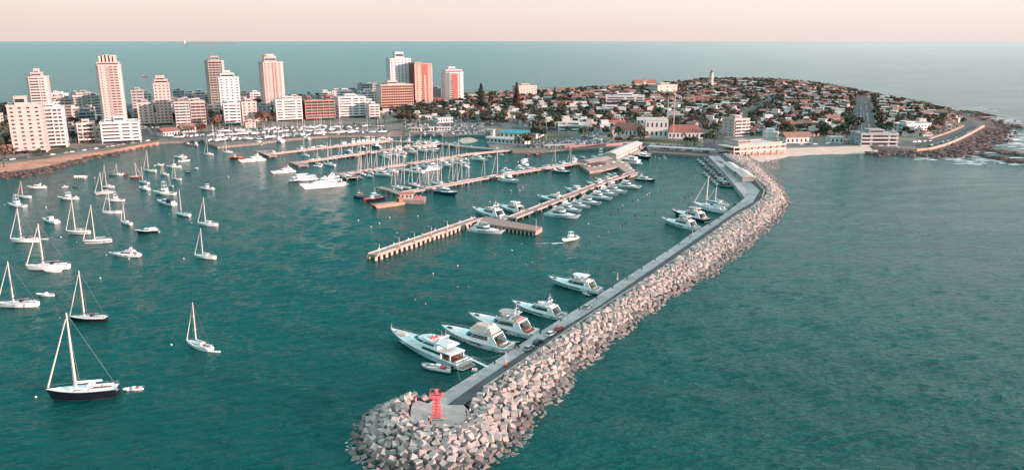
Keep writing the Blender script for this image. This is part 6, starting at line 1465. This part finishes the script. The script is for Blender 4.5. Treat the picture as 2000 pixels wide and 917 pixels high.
def carrow(p0, p1, gap, ang, jit=.15, skip=.12, z=None, n=None):
    a, b = GT(*p0), GT(*p1); d = b-a; L = d.length; k = int(L/gap); an = atan2(d.y, d.x)+ang
    for i in range(k):
        if cc.random() < skip: continue
        p = a.lerp(b, (i+.5)/k); x, y = p.x+cc.gauss(0,jit), p.y+cc.gauss(0,jit)
        if ok_car(x, y): CARS.append((x, y, terr(x, y)+(.06), an+(pi if cc.random() < .5 else 0)+cc.gauss(0,.03)))
H2 = pi/2
for y in (242,244.6,247.2,249.8,252.4,255,257.6): carrow((795,y), (945,y+2), 2.7, H2, skip=.2)
for y in (231,235,239): carrow((775,y+1), (985,y+4), 2.9, H2, skip=.35)
for k in range(6): carrow((1005+k*3,280+k*1.9), (1176,269+k*2.6), 2.8, H2, skip=.12)
for k in range(3): carrow((1185,276+k*2.8), (1262,282+k*.6), 2.8, H2, skip=.15)
for k in range(4): carrow((1270,282.5+k*2.2), (1386,290+k*2.4), 2.7, H2, skip=.08)
for k in range(6): carrow((1112+k*6,274-k*.5), (1178+k*6,248), 3.0, H2, skip=.2)
for p0, p1 in (((0,315),(110,302)),((110,302),(215,287)),((215,287),(310,272)),((400,262),(640,247)),((1545,283),(1610,282)),((1610,281),(1672,281)),((1605,277),(1675,276)),((1550,275),(1600,274)),((1758,286),(1812,286)),((1812,286),(1860,274)),((1860,274),(1905,254)),((1770,279),(1820,276)),((765,245),(900,240)),((900,241),(1000,250)),((1400,300),(1440,299)),((1680,279),(1750,279))): carrow(p0, p1, 5.2 if p0[0] != 1758 else 5.5, 0, skip=.22)
carrow((308,262),(266,212), 6.5, 0, skip=.15); carrow((298,264),(258,212), 6.5, 0, skip=.2); carrow((290,258),(262,222), 7, 0, skip=.3); carrow((318,262),(276,215), 6, H2*.6, skip=.2); carrow((281,254),(256,216), 6, H2*.6, skip=.2)
carrow((1400,262),(1470,216), 12, 0, skip=.3); carrow((1683,262),(1681,200), 9, 0, skip=.2); carrow((1699,258),(1690,200), 10, 0, skip=.3); carrow((1010,236),(1240,229), 8, 0, skip=.3); carrow((1700,284),(1760,289), 7, 0, skip=.2)
carrow((1396,312),(1425,330), 6, .2, skip=.2)
CARS = [c for c in CARS if c[2] < 40]
CARS.sort(key=lambda c: c[0]**2+c[1]**2)
def carzone(px, py):
    if px < 250: return 'on the left waterfront road'
    if px < 330: return 'on the left avenue'
    if px < 760: return 'behind the boat yard'
    if px < 960 and py > 242: return 'in the inner basin car park'
    if px < 1185 and py > 262: return 'in the car park behind the promenade'
    if px < 1265: return 'left of the harbour office'
    if px < 1400: return 'in the dense rows before the harbour office'
    if px < 1540: return 'along the central street'
    if px < 1756: return 'by the beach car park'
    return 'on the point road above the sea wall'
st = MB(); stm = []
for i, c in enumerate(CARS):
    col = cc.choice(CW)
    if i < 296:
        o = link('parked_car', carmesh(col), None, c[:3], c[3]); x, y = proj(c); tag(o, '', 'car', 'cars parked along the harbour front'); LAB.append((o, f'{col} car parked', carzone(x, y)))
    else:
        k = {'white':0,'silver':1,'grey':2,'black':3,'red':4,'blue':5}[col]; b, g, w, m = car_parts(col); cs_, sn = cos(c[3]), sin(c[3])
        for q, mi in ((b, k), (g, 6)):
            o0 = len(st.v); st.v += [(c[0]+cs_*v[0]-sn*v[1], c[1]+sn*v[0]+cs_*v[1], c[2]+v[2]) for v in q.v]; st.f += [tuple(o0+j for j in f) for f in q.f]; st.m += [mi]*len(q.f)
if st.v: struct('far_parked_cars', st, [CARC[k] for k in ('white','silver','grey','black','red','blue')]+[GLASS], 'stuff')
# ------------------------------------------------------------------ houses
HR = random.Random(31)
def house(kind):
    rt = empty('house'); wall = (WHITEW, CREAMW, WHITEW, PINKW, WHITEW, GREYW)[kind % 6]
    w, d, h = [(13,9,3.4),(15,11,6.2),(18,9,3.2),(12,10,6),(16,12,3.6),(11,9,5.8)][kind % 6]; flat = kind in (1,4,5,7)
    mb = MB(); mb.box(-w/2,w/2,-d/2,d/2,-1.5,h)
    if not flat:
        for x in (-w/2,w/2): mb.add([(x,-d/2,h),(x,d/2,h),(x,0,h+d*.24)], [(0,1,2)])
    mb.build('wall', wall, rt)
    mb = MB()
    if flat: mb.box(-w/2-.3,w/2+.3,-d/2-.3,d/2+.3,h,h+.4)
    else: gable(mb, -w/2, w/2, -d/2, d/2, h, d*.25+.1, .6, 'x', hip=(d*.45 if kind in (2,) else 0))
    rf_ = mb.build('roof', (REDT if kind % 2 == 0 else REDT2) if not flat else (ROOFW if kind != 5 else ROOFG), rt)
    if not flat: mb = MB(); mb.box(w*.2,w*.2+.9,.5,1.4,h,h+d*.25+1.1); mb.build('chimney', wall, rf_)
    if flat: mb = MB(); mb.box(-w*.2,w*.25,-d*.2,d*.35,h+.4,h+3.0); mb.box(-w*.22,w*.27,-d*.22,d*.37,h+3.0,h+3.25); mb.build('upper_room', wall, rt)
    for f in range(2 if h > 5 else 1):
        for q in (-1,0,1): link('window', winmesh(1.8,1.3,WINB), rt, (q*w*.3,-d/2,.9+f*2.9), 0)
        link('window', winmesh(1.6,1.3,WINB), rt, (w/2,0,.9+f*2.9), pi/2)
    if kind in (0,2,4): mb = MB(); mb.box(w*.1,w*.45,-d/2-2.5,-d/2,2.5,2.75); mb.box(w*.42,w*.45,-d/2-2.5,-d/2-2.3,0,2.5); mb.box(w*.1,w*.13,-d/2-2.5,-d/2-2.3,0,2.5); mb.build('porch', wall, rt)
    return rt
HN = ['white house with red gabled roof','cream two-storey flat-roofed house','long white house with red hipped roof','pinkish two-storey house with faded red roof','white flat-roofed house with upper room','grey two-storey flat-roofed house']
HP = [[(795,232),(790,205),(900,192),(1005,184),(1100,180),(1180,176),(1250,172),(1330,165),(1400,160),(1530,162),(1600,169),(1690,188),(1780,206),(1860,226),(1890,240),(1830,262),(1760,270),(1690,268),(1540,270),(1425,262),(1380,255),(1250,240),(1190,252),(1090,262),(1000,240),(900,233)]]
HPW = [[(GT(x,y).x, GT(x,y).y) for x,y in P] for P in HP]
LOTS = []; px0, px1 = min(p[0] for p in HPW[0]), max(p[0] for p in HPW[0]); py0, py1 = min(p[1] for p in HPW[0]), max(p[1] for p in HPW[0])
def onroad(x, y, pad):
    for P, w in ROADS:
        for a, b in zip(P, P[1:]):
            if abs(a[0]-x) < 80 and abs(a[1]-y) < 80 and segdist(x, y, a, b) < w/2+pad: return True
    return False
gx = py = 0; yy_ = py0
while yy_ < py1:
    xx = px0
    while xx < px1:
        x, y = xx+HR.uniform(-4,4), yy_+HR.uniform(-4,4); xx += 19
        if not inpoly(x, y, HPW[0]) or any(inpoly(x, y, p) for p in BPOLY) or onroad(x, y, 7) or coastd(x, y) < 14 or any(inpoly(x, y, q) for q in YARDS) or HR.random() < .12: continue
        LOTS.append((x, y))
    yy_ += 20
TOWNL = [G(x,y,2) for x,y in [(-60,210),(250,207),(262,206),(250,240),(262,262),(0,300),(-60,310)]], [G(x,y,2) for x,y in [(285,215),(420,200),(600,192),(760,190),(765,228),(600,232),(330,245)]]
for TP in TOWNL:
    tp_ = [(p.x,p.y) for p in TP]; a0, a1, b0, b1 = min(p[0] for p in tp_), max(p[0] for p in tp_), min(p[1] for p in tp_), max(p[1] for p in tp_); y = b0
    while y < b1:
        x = a0
        while x < a1:
            X, Y = x+HR.uniform(-4,4), y+HR.uniform(-4,4); x += 25
            if inpoly(X, Y, tp_) and not any(inpoly(X, Y, p) for p in BPOLY) and not onroad(X, Y, 6) and HR.random() > .25: LOTS.append((X, Y))
        y += 27
def lotvis(x, y): a, b = proj((x, y, terr(x,y)+4)); return -30 < a < 2030
LOTS = [l for l in LOTS if lotvis(*l)]; LOTS.sort(key=lambda l: l[0]**2+l[1]**2)
def zone(px, py):
    if px < 260: return 'among the leftmost blocks'
    if px < 520: return 'right of the left avenue'
    if px < 790: return 'behind the brown block'
    far = py < 195
    if px < 930: return 'right of the hotel'
    if px < 1060: return 'around the two tall pines'
    if px < 1180: return 'far left slope' if far else 'behind the inner car parks'
    if px < 1330: return 'near the church' if far else 'behind the harbour office'
    if px < 1440: return 'below the lighthouse' if far else 'left of the central street'
    if px < 1560: return 'right of the lighthouse' if far else 'above the beach club'
    if px < 1680: return 'on the far right slope' if far else 'above the beach car park'
    return 'right of the right avenue'
HPROT = {}; hs = MB(); hmats = [WHITEW, CREAMW, PINKW, REDT, REDT2, ROOFW, WINB]
for i, (x, y) in enumerate(LOTS):
    z = terr(x, y); pxx, pyy = proj((x, y, z))
    r = HR.random(); kind = HR.choice([0,2,3,1,4,4,1,4]) if pxx > 1330 else HR.choice([1,4,5,4,1,0,2,4,4,1])
    rz = HR.choice([0,0,0,pi/2,-.3,.3])+HR.gauss(0,.08)+(-.35 if pxx > 1300 else .1); s = HR.uniform(.75,1.2)
    if i < 298:
        if kind not in HPROT: HPROT[kind] = house(kind); o = HPROT[kind]
        else: o = copy_tree(HPROT[kind])
        o.location = (x, y, z); o.rotation_euler[2] = rz; o.scale = (s,s,s*HR.uniform(.85,1.1)); tag(o, '', 'house', 'houses scattered over the peninsula'); LAB.append((o, HN[kind], zone(pxx, pyy)))
    else:
        c, sn = cos(rz), sin(rz); w, d, h = HR.uniform(9,17)*s, HR.uniform(8,12)*s, HR.choice([3.5,6.2,6.2])
        def tr(L): return [(x+c*a-sn*b, y+sn*a+c*b, z+q) for a, b, q in L]
        wm = HR.choice((0,0,0,0,1,2)); o0 = len(hs.v); t = MB(); t.box(-w/2,w/2,-d/2,d/2,-2,h)
        hs.add(tr(t.v), t.f, wm); t = MB()
        if HR.random() < .33: gable(t, -w/2, w/2, -d/2, d/2, h, d*.25, .5); hs.add(tr(t.v), t.f, HR.choice((3,4)))
        else: t.box(-w/2-.3,w/2+.3,-d/2-.3,d/2+.3,h,h+.5); hs.add(tr(t.v), t.f, 5)
        t = MB()
        for q in (-1,0,1): t.box(q*w*.3-.9,q*w*.3+.9,-d/2-.06,-d/2+.02,1,2.4); (h > 5 and t.box(q*w*.3-.9,q*w*.3+.9,-d/2-.06,-d/2+.02,4,5.3))
        hs.add(tr(t.v), t.f, 6)
if hs.v: struct('far_houses', hs, hmats, 'stuff')
# ------------------------------------------------------------------ trees
TR = random.Random(77)
def leaf_crown(mb, c, rx, rz, nl, rnd, size=.9, mi=0, core=True):
    k = 4+rnd.randrange(3); lob = [(rnd.gauss(0,.42)*rx, rnd.gauss(0,.42)*rx, rnd.uniform(-.35,.5)*rz, rnd.uniform(.45,.75)) for _ in range(k)]
    for i in range(nl):
        lx, ly, lz, ls = lob[rnd.randrange(k)]; th = rnd.random()*2*pi; ph = math.acos(rnd.uniform(-.6,1)); r = rnd.uniform(.72,1.05)
        nx, ny, nz_ = sin(ph)*cos(th), sin(ph)*sin(th), cos(ph)
        p = Vector((c[0]+lx+nx*rx*ls*r, c[1]+ly+ny*rx*ls*r, c[2]+lz+nz_*rz*ls*r)); s = size*rnd.uniform(.6,1.3)
        n = (Vector((nx,ny,nz_))+Vector((rnd.gauss(0,.5),rnd.gauss(0,.5),rnd.gauss(0,.5)))).normalized(); u = n.orthogonal().normalized(); v = n.cross(u)
        mb.add([p+u*s, p+v*s*.8, p-u*s*.9, p-v*s], [(0,1,2,3)], mi)
def tree_mesh(seed, f, rx=3.6, rz=2.8, tr=3.2, nl=230):
    rnd = random.Random(seed); a = MB(); leaf_crown(a, (0,0,tr+rz*.75), rx, rz, nl, rnd, .8)
    b = MB(); b.tube((0,0,-.5),(0,0,tr),.35,.2)
    for q in range(4): an = q*1.6+rnd.random(); b.tube((0,0,tr*.7),(rx*.5*cos(an),rx*.5*sin(an),tr+rz*.6),.16,.06,n=4)
    return a.mesh('crown', f), b.mesh('trunk', BARK)
def palm_mesh(seed):
    rnd = random.Random(seed); b = MB(); b.tube((0,0,-.3),(.3,.1,8.5),.32,.22); a = MB()
    for q in range(22):
        an = rnd.random()*6.28; el = rnd.uniform(-.2,.9); L = rnd.uniform(2.4,3.2); P = []
        for k in range(5):
            t = k/4; P.append(Vector((.3+cos(an)*L*t, .1+sin(an)*L*t, 8.5+L*(el*t-1.1*t*t*.9))))
        sd = Vector((-sin(an),cos(an),0))
        for k in range(4): w0, w1 = .45*sin(pi*(k/4*.85+.12)), .45*sin(pi*((k+1)/4*.85+.12)); a.add([P[k]+sd*w0, P[k]-sd*w0-Vector((0,0,.1)), P[k+1]-sd*w1-Vector((0,0,.1)), P[k+1]+sd*w1], [(0,1,2,3)])
    return a.mesh('crown', FOL[1]), b.mesh('trunk', BARK)
def pine(px, ytop, label, wf=.27):
    A = GT(*px); h = height_to(A, ytop); t = empty('norfolk_pine', A); rnd = random.Random(int(px[0])); mb = MB(); mb.tube((0,0,-1),(0,0,h*.98),h*.02,h*.004); mb.build('trunk', BARK, t); mb = MB()
    for i in range(22):
        z = h*(.14+.84*i/22); R0 = h*.19*(1-(i/22)**1.2)+h*.02
        for q in range(12):
            an = q*pi/6+i*.4+rnd.gauss(0,.12); rr = R0*rnd.uniform(.75,1.15); e = Vector((cos(an)*rr, sin(an)*rr, z+rr*.12)); s = Vector((-sin(an),cos(an),0))*rr*.13
            b0 = Vector((0,0,z)); m0 = b0.lerp(e,.55)-Vector((0,0,rr*.1)); mb.add([b0, m0+s, e, m0-s], [(0,1,2,3)]); mb.add([m0+s*1.2+Vector((0,0,-.25)), e+Vector((0,0,.5)), m0-s*1.2], [(0,1,2)])
    for i in range(1500):
        f = rnd.random()**.8; z = h*(.16+.82*f); R0 = h*wf*(1-f**1.25)+h*.015; tier_ = .72+.28*sin(f*70); an = rnd.random()*6.283; rr = R0*tier_*rnd.uniform(.3,1.05); s = h*.022*rnd.uniform(.7,1.5)
        p_ = Vector((cos(an)*rr, sin(an)*rr, z)); u = Vector((rnd.gauss(0,1),rnd.gauss(0,1),rnd.gauss(0,.6))).normalized(); v = u.orthogonal().normalized(); mb.add([p_+u*s, p_+v*s, p_-u*s, p_-v*s], [(0,1,2,3)])
    mb.build('crown', FOL[0] if wf > .2 else FOL[2], t); tag(t, label, 'pine tree')
pine((940,216), 162, 'left of the two tall Norfolk pines, broader, above the inner car park'); pine((1009,222), 160, 'right of the two tall Norfolk pines, narrow and rusty green', .19); pine((1435,175), 150, 'small dark pine right of the lighthouse')
pine((1083,200), 172, 'slim conifer left of the white modern complex')
TP_ = []
for s, (f, n) in enumerate([(0,'dark green'),(1,'olive green'),(2,'rusty brown'),(3,'mid green'),(0,'dark green'),(2,'rusty brown'),(1,'olive green')]): TP_.append((n+' broad tree', 'tree')+tree_mesh(s+3, FOL[f], 3.2+s*.25, 2.4+s*.12))
PALM = ('feathery palm', 'palm_tree')+palm_mesh(5)
TREES = []; tcell = {}
def tree_ok(x, y, d):
    kx, ky = int(x//10), int(y//10)
    for i in (-1,0,1):
        for j in (-1,0,1):
            for q in tcell.get((kx+i, ky+j), ()):
                if hypot(q[0]-x, q[1]-y) < d: return False
    return True
lcell = {}
for l in LOTS: lcell.setdefault((int(l[0]//20), int(l[1]//20)), []).append(l)
def nearlot(x, y, d):
    kx, ky = int(x//20), int(y//20)
    return any(hypot(l[0]-x, l[1]-y) < d for i in (-1,0,1) for j in (-1,0,1) for l in lcell.get((kx+i, ky+j), ()))
def grow(poly, n, d, palmf=.1, sc=(.7,1.25), rust=.3):
    a0, a1, b0, b1 = min(p[0] for p in poly), max(p[0] for p in poly), min(p[1] for p in poly), max(p[1] for p in poly)
    for _ in range(n):
        x, y = TR.uniform(a0,a1), TR.uniform(b0,b1)
        if not inpoly(x, y, poly) or nearlot(x, y, 6.5) or not tree_ok(x, y, d) or any(inpoly(x, y, p) for p in BPOLY) or any(inpoly(x, y, q) for q in YARDS) or onroad(x, y, 1): continue
        tcell.setdefault((int(x//10), int(y//10)), []).append((x, y)); TREES.append((x, y, TR.uniform(*sc), 7 if TR.random() < palmf else TR.randrange(7)))
grow(HPW[0], 15000, 7.4, .08)
for TP in TOWNL: grow([(p.x,p.y) for p in TP], 2500, 8, .08)
def tree_at(px, k, s):
    p = GT(*px); TREES.append((p.x, p.y, s, k))
for q in [((8,325),7,1.3),((30,310),7,.9),((118,288),7,1.0),((130,287),7,1.0),((172,282),7,1.1),((180,281),7,1.1),((207,279),7,1.0),((245,276),7,1.2),((78,302),3,.7),((60,304),1,.5),((145,285),0,.7),((10,312),2,1.6),((2,300),0,1.8),((12,290),2,1.7),
          ((415,240),1,1.9),((425,246),2,1.5),((432,236),0,1.7),((420,250),2,1.3),((512,242),2,1.5),((524,240),2,1.4),((534,238),1,1.4),((385,262),7,1),((394,260),2,1.2),((735,246),7,1.1),((752,247),7,1.1),((800,240),7,1.2),((812,240),2,1.2),((815,232),7,1.2),
          ((1030,285),2,1.4),((1036,286),1,1.2),((1012,287),3,1),((1052,276),1,1.7),((1060,277),0,1.4),((1142,272),3,1.3),((1150,268),0,1.3),((1208,279),2,.8),((1228,280),2,.8),((1214,262),7,1.2),((1400,272),7,1.3),((1395,280),3,1.2),((1356,285),3,1.1),((1340,284),0,1),((1375,281),3,1.2),((1668,268),0,2.2),((1660,262),0,2.4),((1654,270),3,1.8),((1672,258),0,2),((1500,255),2,1.5),((1530,262),2,1.6),((1790,262),0,1.6),((1762,262),0,1.6)]: tree_at(*q)
for _ in range(70): tree_at((TR.uniform(770,1000), TR.uniform(224,241)), TR.choice((0,1,2,3,7,7)), TR.uniform(.7,1.3))
for _ in range(26): tree_at((TR.uniform(1180,1400), TR.uniform(256,276)), TR.choice((0,1,2,3,7)), TR.uniform(.7,1.2))
TREES = [t for t in TREES if not any(inpoly(t[0], t[1], p) for p in BPOLY)]
TREES = [t for t in TREES if lotvis(t[0], t[1])]; TREES.sort(key=lambda t: (t[0]**2+t[1]**2)/t[2]**2)
TN = ['dark green broad tree','olive green broad tree','rusty brown broad tree','mid green broad tree','dark green broad tree','rusty brown broad tree','olive green broad tree','feathery palm']
ts = MB()
for i, (x, y, s, k) in enumerate(TREES):
    z = terr(x, y); nm, on, cm, tm = (TP_+[PALM])[k]
    if i < 296:
        r = empty(on if on == 'palm_tree' else 'broadleaf_tree', (x,y,z), TR.random()*6.28); link('crown', cm, r); link('trunk', tm, r); r.scale = (s,s,s*TR.uniform(.9,1.2)); a, b = proj((x,y,z))
        tag(r, '', 'palm' if k == 7 else 'tree', 'palms of the town' if k == 7 else 'broad trees of the town'); LAB.append((r, nm, zone(a, b)))
    else:
        leaf_crown(ts, (x,y,z+5*s), 3.7*s, 2.9*s, 46, TR, 1.25*s, (0,1,2,3,0,2,1,1)[k])
if ts.v: struct('far_trees', ts, FOL, 'stuff')
# low shrubs covering gardens
sb = MB()
for _ in range(3000):
    x, y = TR.uniform(px0,px1), TR.uniform(py0,py1)
    if inpoly(x, y, HPW[0]) and not onroad(x, y, .5) and not any(inpoly(x, y, q) for q in YARDS) and not any(inpoly(x, y, p) for p in BPOLY): leaf_crown(sb, (x,y,terr(x,y)+.8), 2.4, 1.1, 14, TR, .9, TR.choice((0,1,3,0,2)))
struct('garden_shrubs', sb, FOL, 'stuff')
# ------------------------------------------------------------------ people on the breakwater
def person(shirt, pants, label, px, z, rz, lean=0, ph=0):
    A = G(px[0], px[1], z); t = empty('person', A, rz)
    me = bpy.data.meshes.new('body'); J = [(0,0,.95),(0,0,1.2),(0,0,1.42),(0,0,1.52),(.02,0,1.62),(.02,0,1.74),(0,.10,.9),(.05+ph,.11,.48),(-.02+ph*.5,.11,.06),(.12+ph*.5,.11,.03),(0,-.10,.9),(.05,-.11,.48),(-.05-ph*.5,-.11,.06),(.09-ph*.5,-.11,.03),
        (0,.2,1.40),(.0,.27,1.12),(.1,.26,.88),(.13,.26,.80),(0,-.2,1.40),(.02,-.27,1.12),(.14,-.25,.9),(.17,-.25,.82)]
    E = [(0,1),(1,2),(2,3),(3,4),(4,5),(0,6),(6,7),(7,8),(8,9),(0,10),(10,11),(11,12),(12,13),(2,14),(14,15),(15,16),(16,17),(2,18),(18,19),(19,20),(20,21)]
    Rd = [.16,.15,.15,.06,.10,.09,.10,.07,.045,.04,.10,.07,.045,.04,.07,.045,.035,.04,.07,.045,.035,.04]
    me.from_pydata(J, E, []); o = link('body', me, t); sk = o.modifiers.new('skin', 'SKIN'); sd = o.modifiers.new('sub', 'SUBSURF'); sd.levels = 1; sd.render_levels = 1
    for i, v in enumerate(me.skin_vertices[0].data): v.radius = (Rd[i]*.9, Rd[i]); v.use_root = (i == 0)
    me.materials.append(SKIN)
    mb = MB(); mb.lathe([(.17,.93),(.20,1.1),(.215,1.35),(.18,1.46),(.08,1.50)], 12, sx=.8, sy=1.15); mb.tube((0,.2,1.42),(.0,.285,1.12),.085,.07,n=8); mb.tube((0,-.2,1.42),(.02,-.285,1.12),.085,.07,n=8); mb.build('shirt', shirt, t, smooth=True)
    mb = MB()
    for a, b, c in ((6,7,8),(10,11,12)): mb.tube(J[a],J[b],.125,.09,n=8); mb.tube(J[b],(J[c][0],J[c][1],.12),.09,.075,n=8)
    mb.lathe([(.15,.84),(.18,.9),(.175,.97)], 12, sx=.85, sy=1.1); mb.build('trousers', pants, t, smooth=True)
    mb = MB(); mb.ball((-.015,0,1.72), .115, 10, sz=1.05); mb.build('hair', RUB_SHADE, t, smooth=True); tag(t, label, 'person')
person(CLOTHD, CLOTHD, 'person in dark clothes standing on the quay edge near the superyacht gangway', (1006,681), ZL, 2.2)
person(CLOTHW, CLOTHD, 'person in white shirt at the front edge of the beacon platform', (838,822), 2.75, 4.2, ph=.08); person(CLOTHR, CLOTHD, 'person in red top at the front edge of the beacon platform', (841,829), 2.75, 5.0)
person(CLOTHD, CLOTHD, 'person in dark clothes at the right corner of the beacon platform', (911,811), 2.75, .4, ph=.1); person(CLOTHR, CLOTHW, 'person in red top beside the cubes left of the beacon', (812,784), 2.75, 1.5)
person(CLOTHW, CLOTHD, 'person in white shirt beside the person in dark clothes at the platform corner', (918,808), 2.75, 3.0)
# harbour quay people far off and wake
mb = MB(); w0 = G(1098,473,.015); 
for k in range(40):
    t = (k/40)**1.2
    if TR.random() < .3: continue
    for sgn in (-1,1):
        ax, ay = 1098-t*78, 474+t*(9 if sgn > 0 else 2)+TR.gauss(0,.25); p = G(ax, ay, .015); l = (.25+.6*TR.random())*(1.2-t)
        mb.add([(p.x+l*cos(a)*(1.4)*(.6+.4*TR.random()), p.y+.5*l*sin(a), .015+.001*(k % 7)) for a in [0,.9,1.9,3,4,5]], [(0,1,2,3,4,5)])
struct('boat_wake', mb, MATS['foam'], 'stuff')
SUNE = 4.6; EXPO = 1.03
SKYR = [(0.0,(.45,.37,.35)),(.050,(.495,.415,.39)),(.070,(.15,.34,.38)),(.12,(.03,.32,.36)),(.35,(.05,.40,.44)),(.62,(.37,.58,.61)),(1.0,(.72,.75,.77))]
SKYR2 = [(0.0,(.46,.39,.37)),(.052,(.52,.45,.425)),(.10,(.62,.72,.74)),(.30,(.44,.62,.65)),(.62,(.46,.61,.64)),(1.0,(.72,.75,.77))]
# ------------------------------------------------------------------ final labels
def ordw(n):
    U = ['','first','second','third','fourth','fifth','sixth','seventh','eighth','ninth','tenth','eleventh','twelfth','thirteenth','fourteenth','fifteenth','sixteenth','seventeenth','eighteenth','nineteenth']
    if n < 20: return U[n]
    T_ = {2:'twenty',3:'thirty',4:'forty',5:'fifty'}; t, u = divmod(n, 10)
    return (T_.get(t,'sixty')+('-'+U[u] if u else '')) if u else {2:'twentieth',3:'thirtieth',4:'fortieth',5:'fiftieth'}.get(t,'sixtieth')
groups = {}
for o, b, p in LAB: groups.setdefault((b, p), []).append(o)
for (b, p), L in groups.items():
    L.sort(key=lambda o: proj(o.location)[0]); n = len(L); base = (b+' '+p).strip()
    for i, o in enumerate(L):
        if n == 1: s = base
        elif n == 2: s = base+(', the left one' if i == 0 else ', the right one')
        elif n <= 45:
            s = base+(', leftmost' if i == 0 else ', rightmost' if i == n-1 else ', '+(ordw(i+1)+' from left' if i < n/2 else ordw(n-i)+' from right'))
        else: s = base
        w = s.split()
        o['label'] = ' '.join(w[:16])
        if n > 1 and 'group' not in o: o['group'] = b+' '+p
for o in bpy.data.objects:
    for k in ('L','mh','dims'):
        if k in o: del o[k]
# ------------------------------------------------------------------ light, sky, camera
SAZ = radians(66)      # sun azimuth: measured from behind the camera (-y) towards the right (+x)
SEL = radians(7)
sd = Vector((sin(SAZ)*cos(SEL), -cos(SAZ)*cos(SEL), sin(SEL)))
ld = bpy.data.lights.new('sun', 'SUN'); ld.energy = SUNE; ld.angle = radians(.6); ld.color = (1,.60,.52)
lo = bpy.data.objects.new('sun', ld); COL.objects.link(lo); lo.rotation_euler = (-sd).to_track_quat('-Z', 'Y').to_euler()
w = bpy.data.worlds.new('World'); scene.world = w; w.use_nodes = True; nt = w.node_tree; bg = nt.nodes['Background']; N = nt.nodes.new; K = nt.links.new
sky = N('ShaderNodeTexSky'); sky.sky_type = 'NISHITA'; sky.sun_disc = False; sky.sun_elevation = SEL; sky.sun_rotation = atan2(sd.x, sd.y); sky.air_density = 1.0; sky.dust_density = 1.2; sky.ozone_density = 1.5
tc = N('ShaderNodeTexCoord'); sx = N('ShaderNodeSeparateXYZ'); K(tc.outputs['Generated'], sx.inputs[0])
def skyramp(stops):
    rp = N('ShaderNodeValToRGB'); cr_ = rp.color_ramp; cr_.interpolation = 'EASE'
    cr_.elements[0].position = stops[0][0]; cr_.elements[0].color = (*stops[0][1],1); cr_.elements[1].position = stops[-1][0]; cr_.elements[1].color = (*stops[-1][1],1)
    for p, c in stops[1:-1]: e = cr_.elements.new(p); e.color = (*c,1)
    K(sx.outputs['Z'], rp.inputs[0]); return rp
ra, rb = skyramp(SKYR), skyramp(SKYR2); rp = N('ShaderNodeMix'); rp.data_type = 'RGBA'
ms = N('ShaderNodeMapRange'); ms.interpolation_type = 'SMOOTHSTEP'; ms.inputs['From Min'].default_value = -.15; ms.inputs['From Max'].default_value = .50; K(sx.outputs['X'], ms.inputs['Value'])
K(ms.outputs[0], rp.inputs[0]); K(ra.outputs[0], rp.inputs[6]); K(rb.outputs[0], rp.inputs[7])
mx = N('ShaderNodeMix'); mx.data_type = 'RGBA'; mx.blend_type = 'MIX'; mx.inputs[0].default_value = .9; K(sky.outputs[0], mx.inputs[6])
sc_ = N('ShaderNodeVectorMath'); sc_.operation = 'SCALE'; sc_.inputs['Scale'].default_value = 10; K(rp.outputs[2], sc_.inputs[0]); 
# brighter towards the right-hand (sunward) side of the sky
mr = N('ShaderNodeMapRange'); mr.inputs['From Min'].default_value = -.6; mr.inputs['From Max'].default_value = .75; mr.inputs['To Min'].default_value = .95; mr.inputs['To Max'].default_value = 1.05; K(sx.outputs['X'], mr.inputs['Value'])
s2 = N('ShaderNodeVectorMath'); s2.operation = 'SCALE'; K(sc_.outputs[0], s2.inputs[0]); K(mr.outputs[0], s2.inputs['Scale']); K(s2.outputs[0], mx.inputs[7])
K(mx.outputs[2], bg.inputs['Color']); bg.inputs['Strength'].default_value = .10
cd = bpy.data.cameras.new('camera'); cam = bpy.data.objects.new('camera', cd); COL.objects.link(cam); scene.camera = cam
cam.location = (0,0,CH); cam.rotation_euler = (pi/2-PITCH, 0, 0); cd.sensor_width = 36; cd.lens = 36*FP/2000; cd.clip_end = 400000; cd.clip_start = 1
scene.render.engine = 'CYCLES'; scene.render.resolution_x = 1024; scene.render.resolution_y = 469
vs_ = scene.view_settings; vs_.view_transform = 'Standard'; vs_.look = 'None'; vs_.gamma = 1; vs_.exposure = EXPO; vs_.use_curve_mapping = False
scene.cycles.max_bounces = 5; scene.cycles.diffuse_bounces = 2; scene.cycles.glossy_bounces = 3
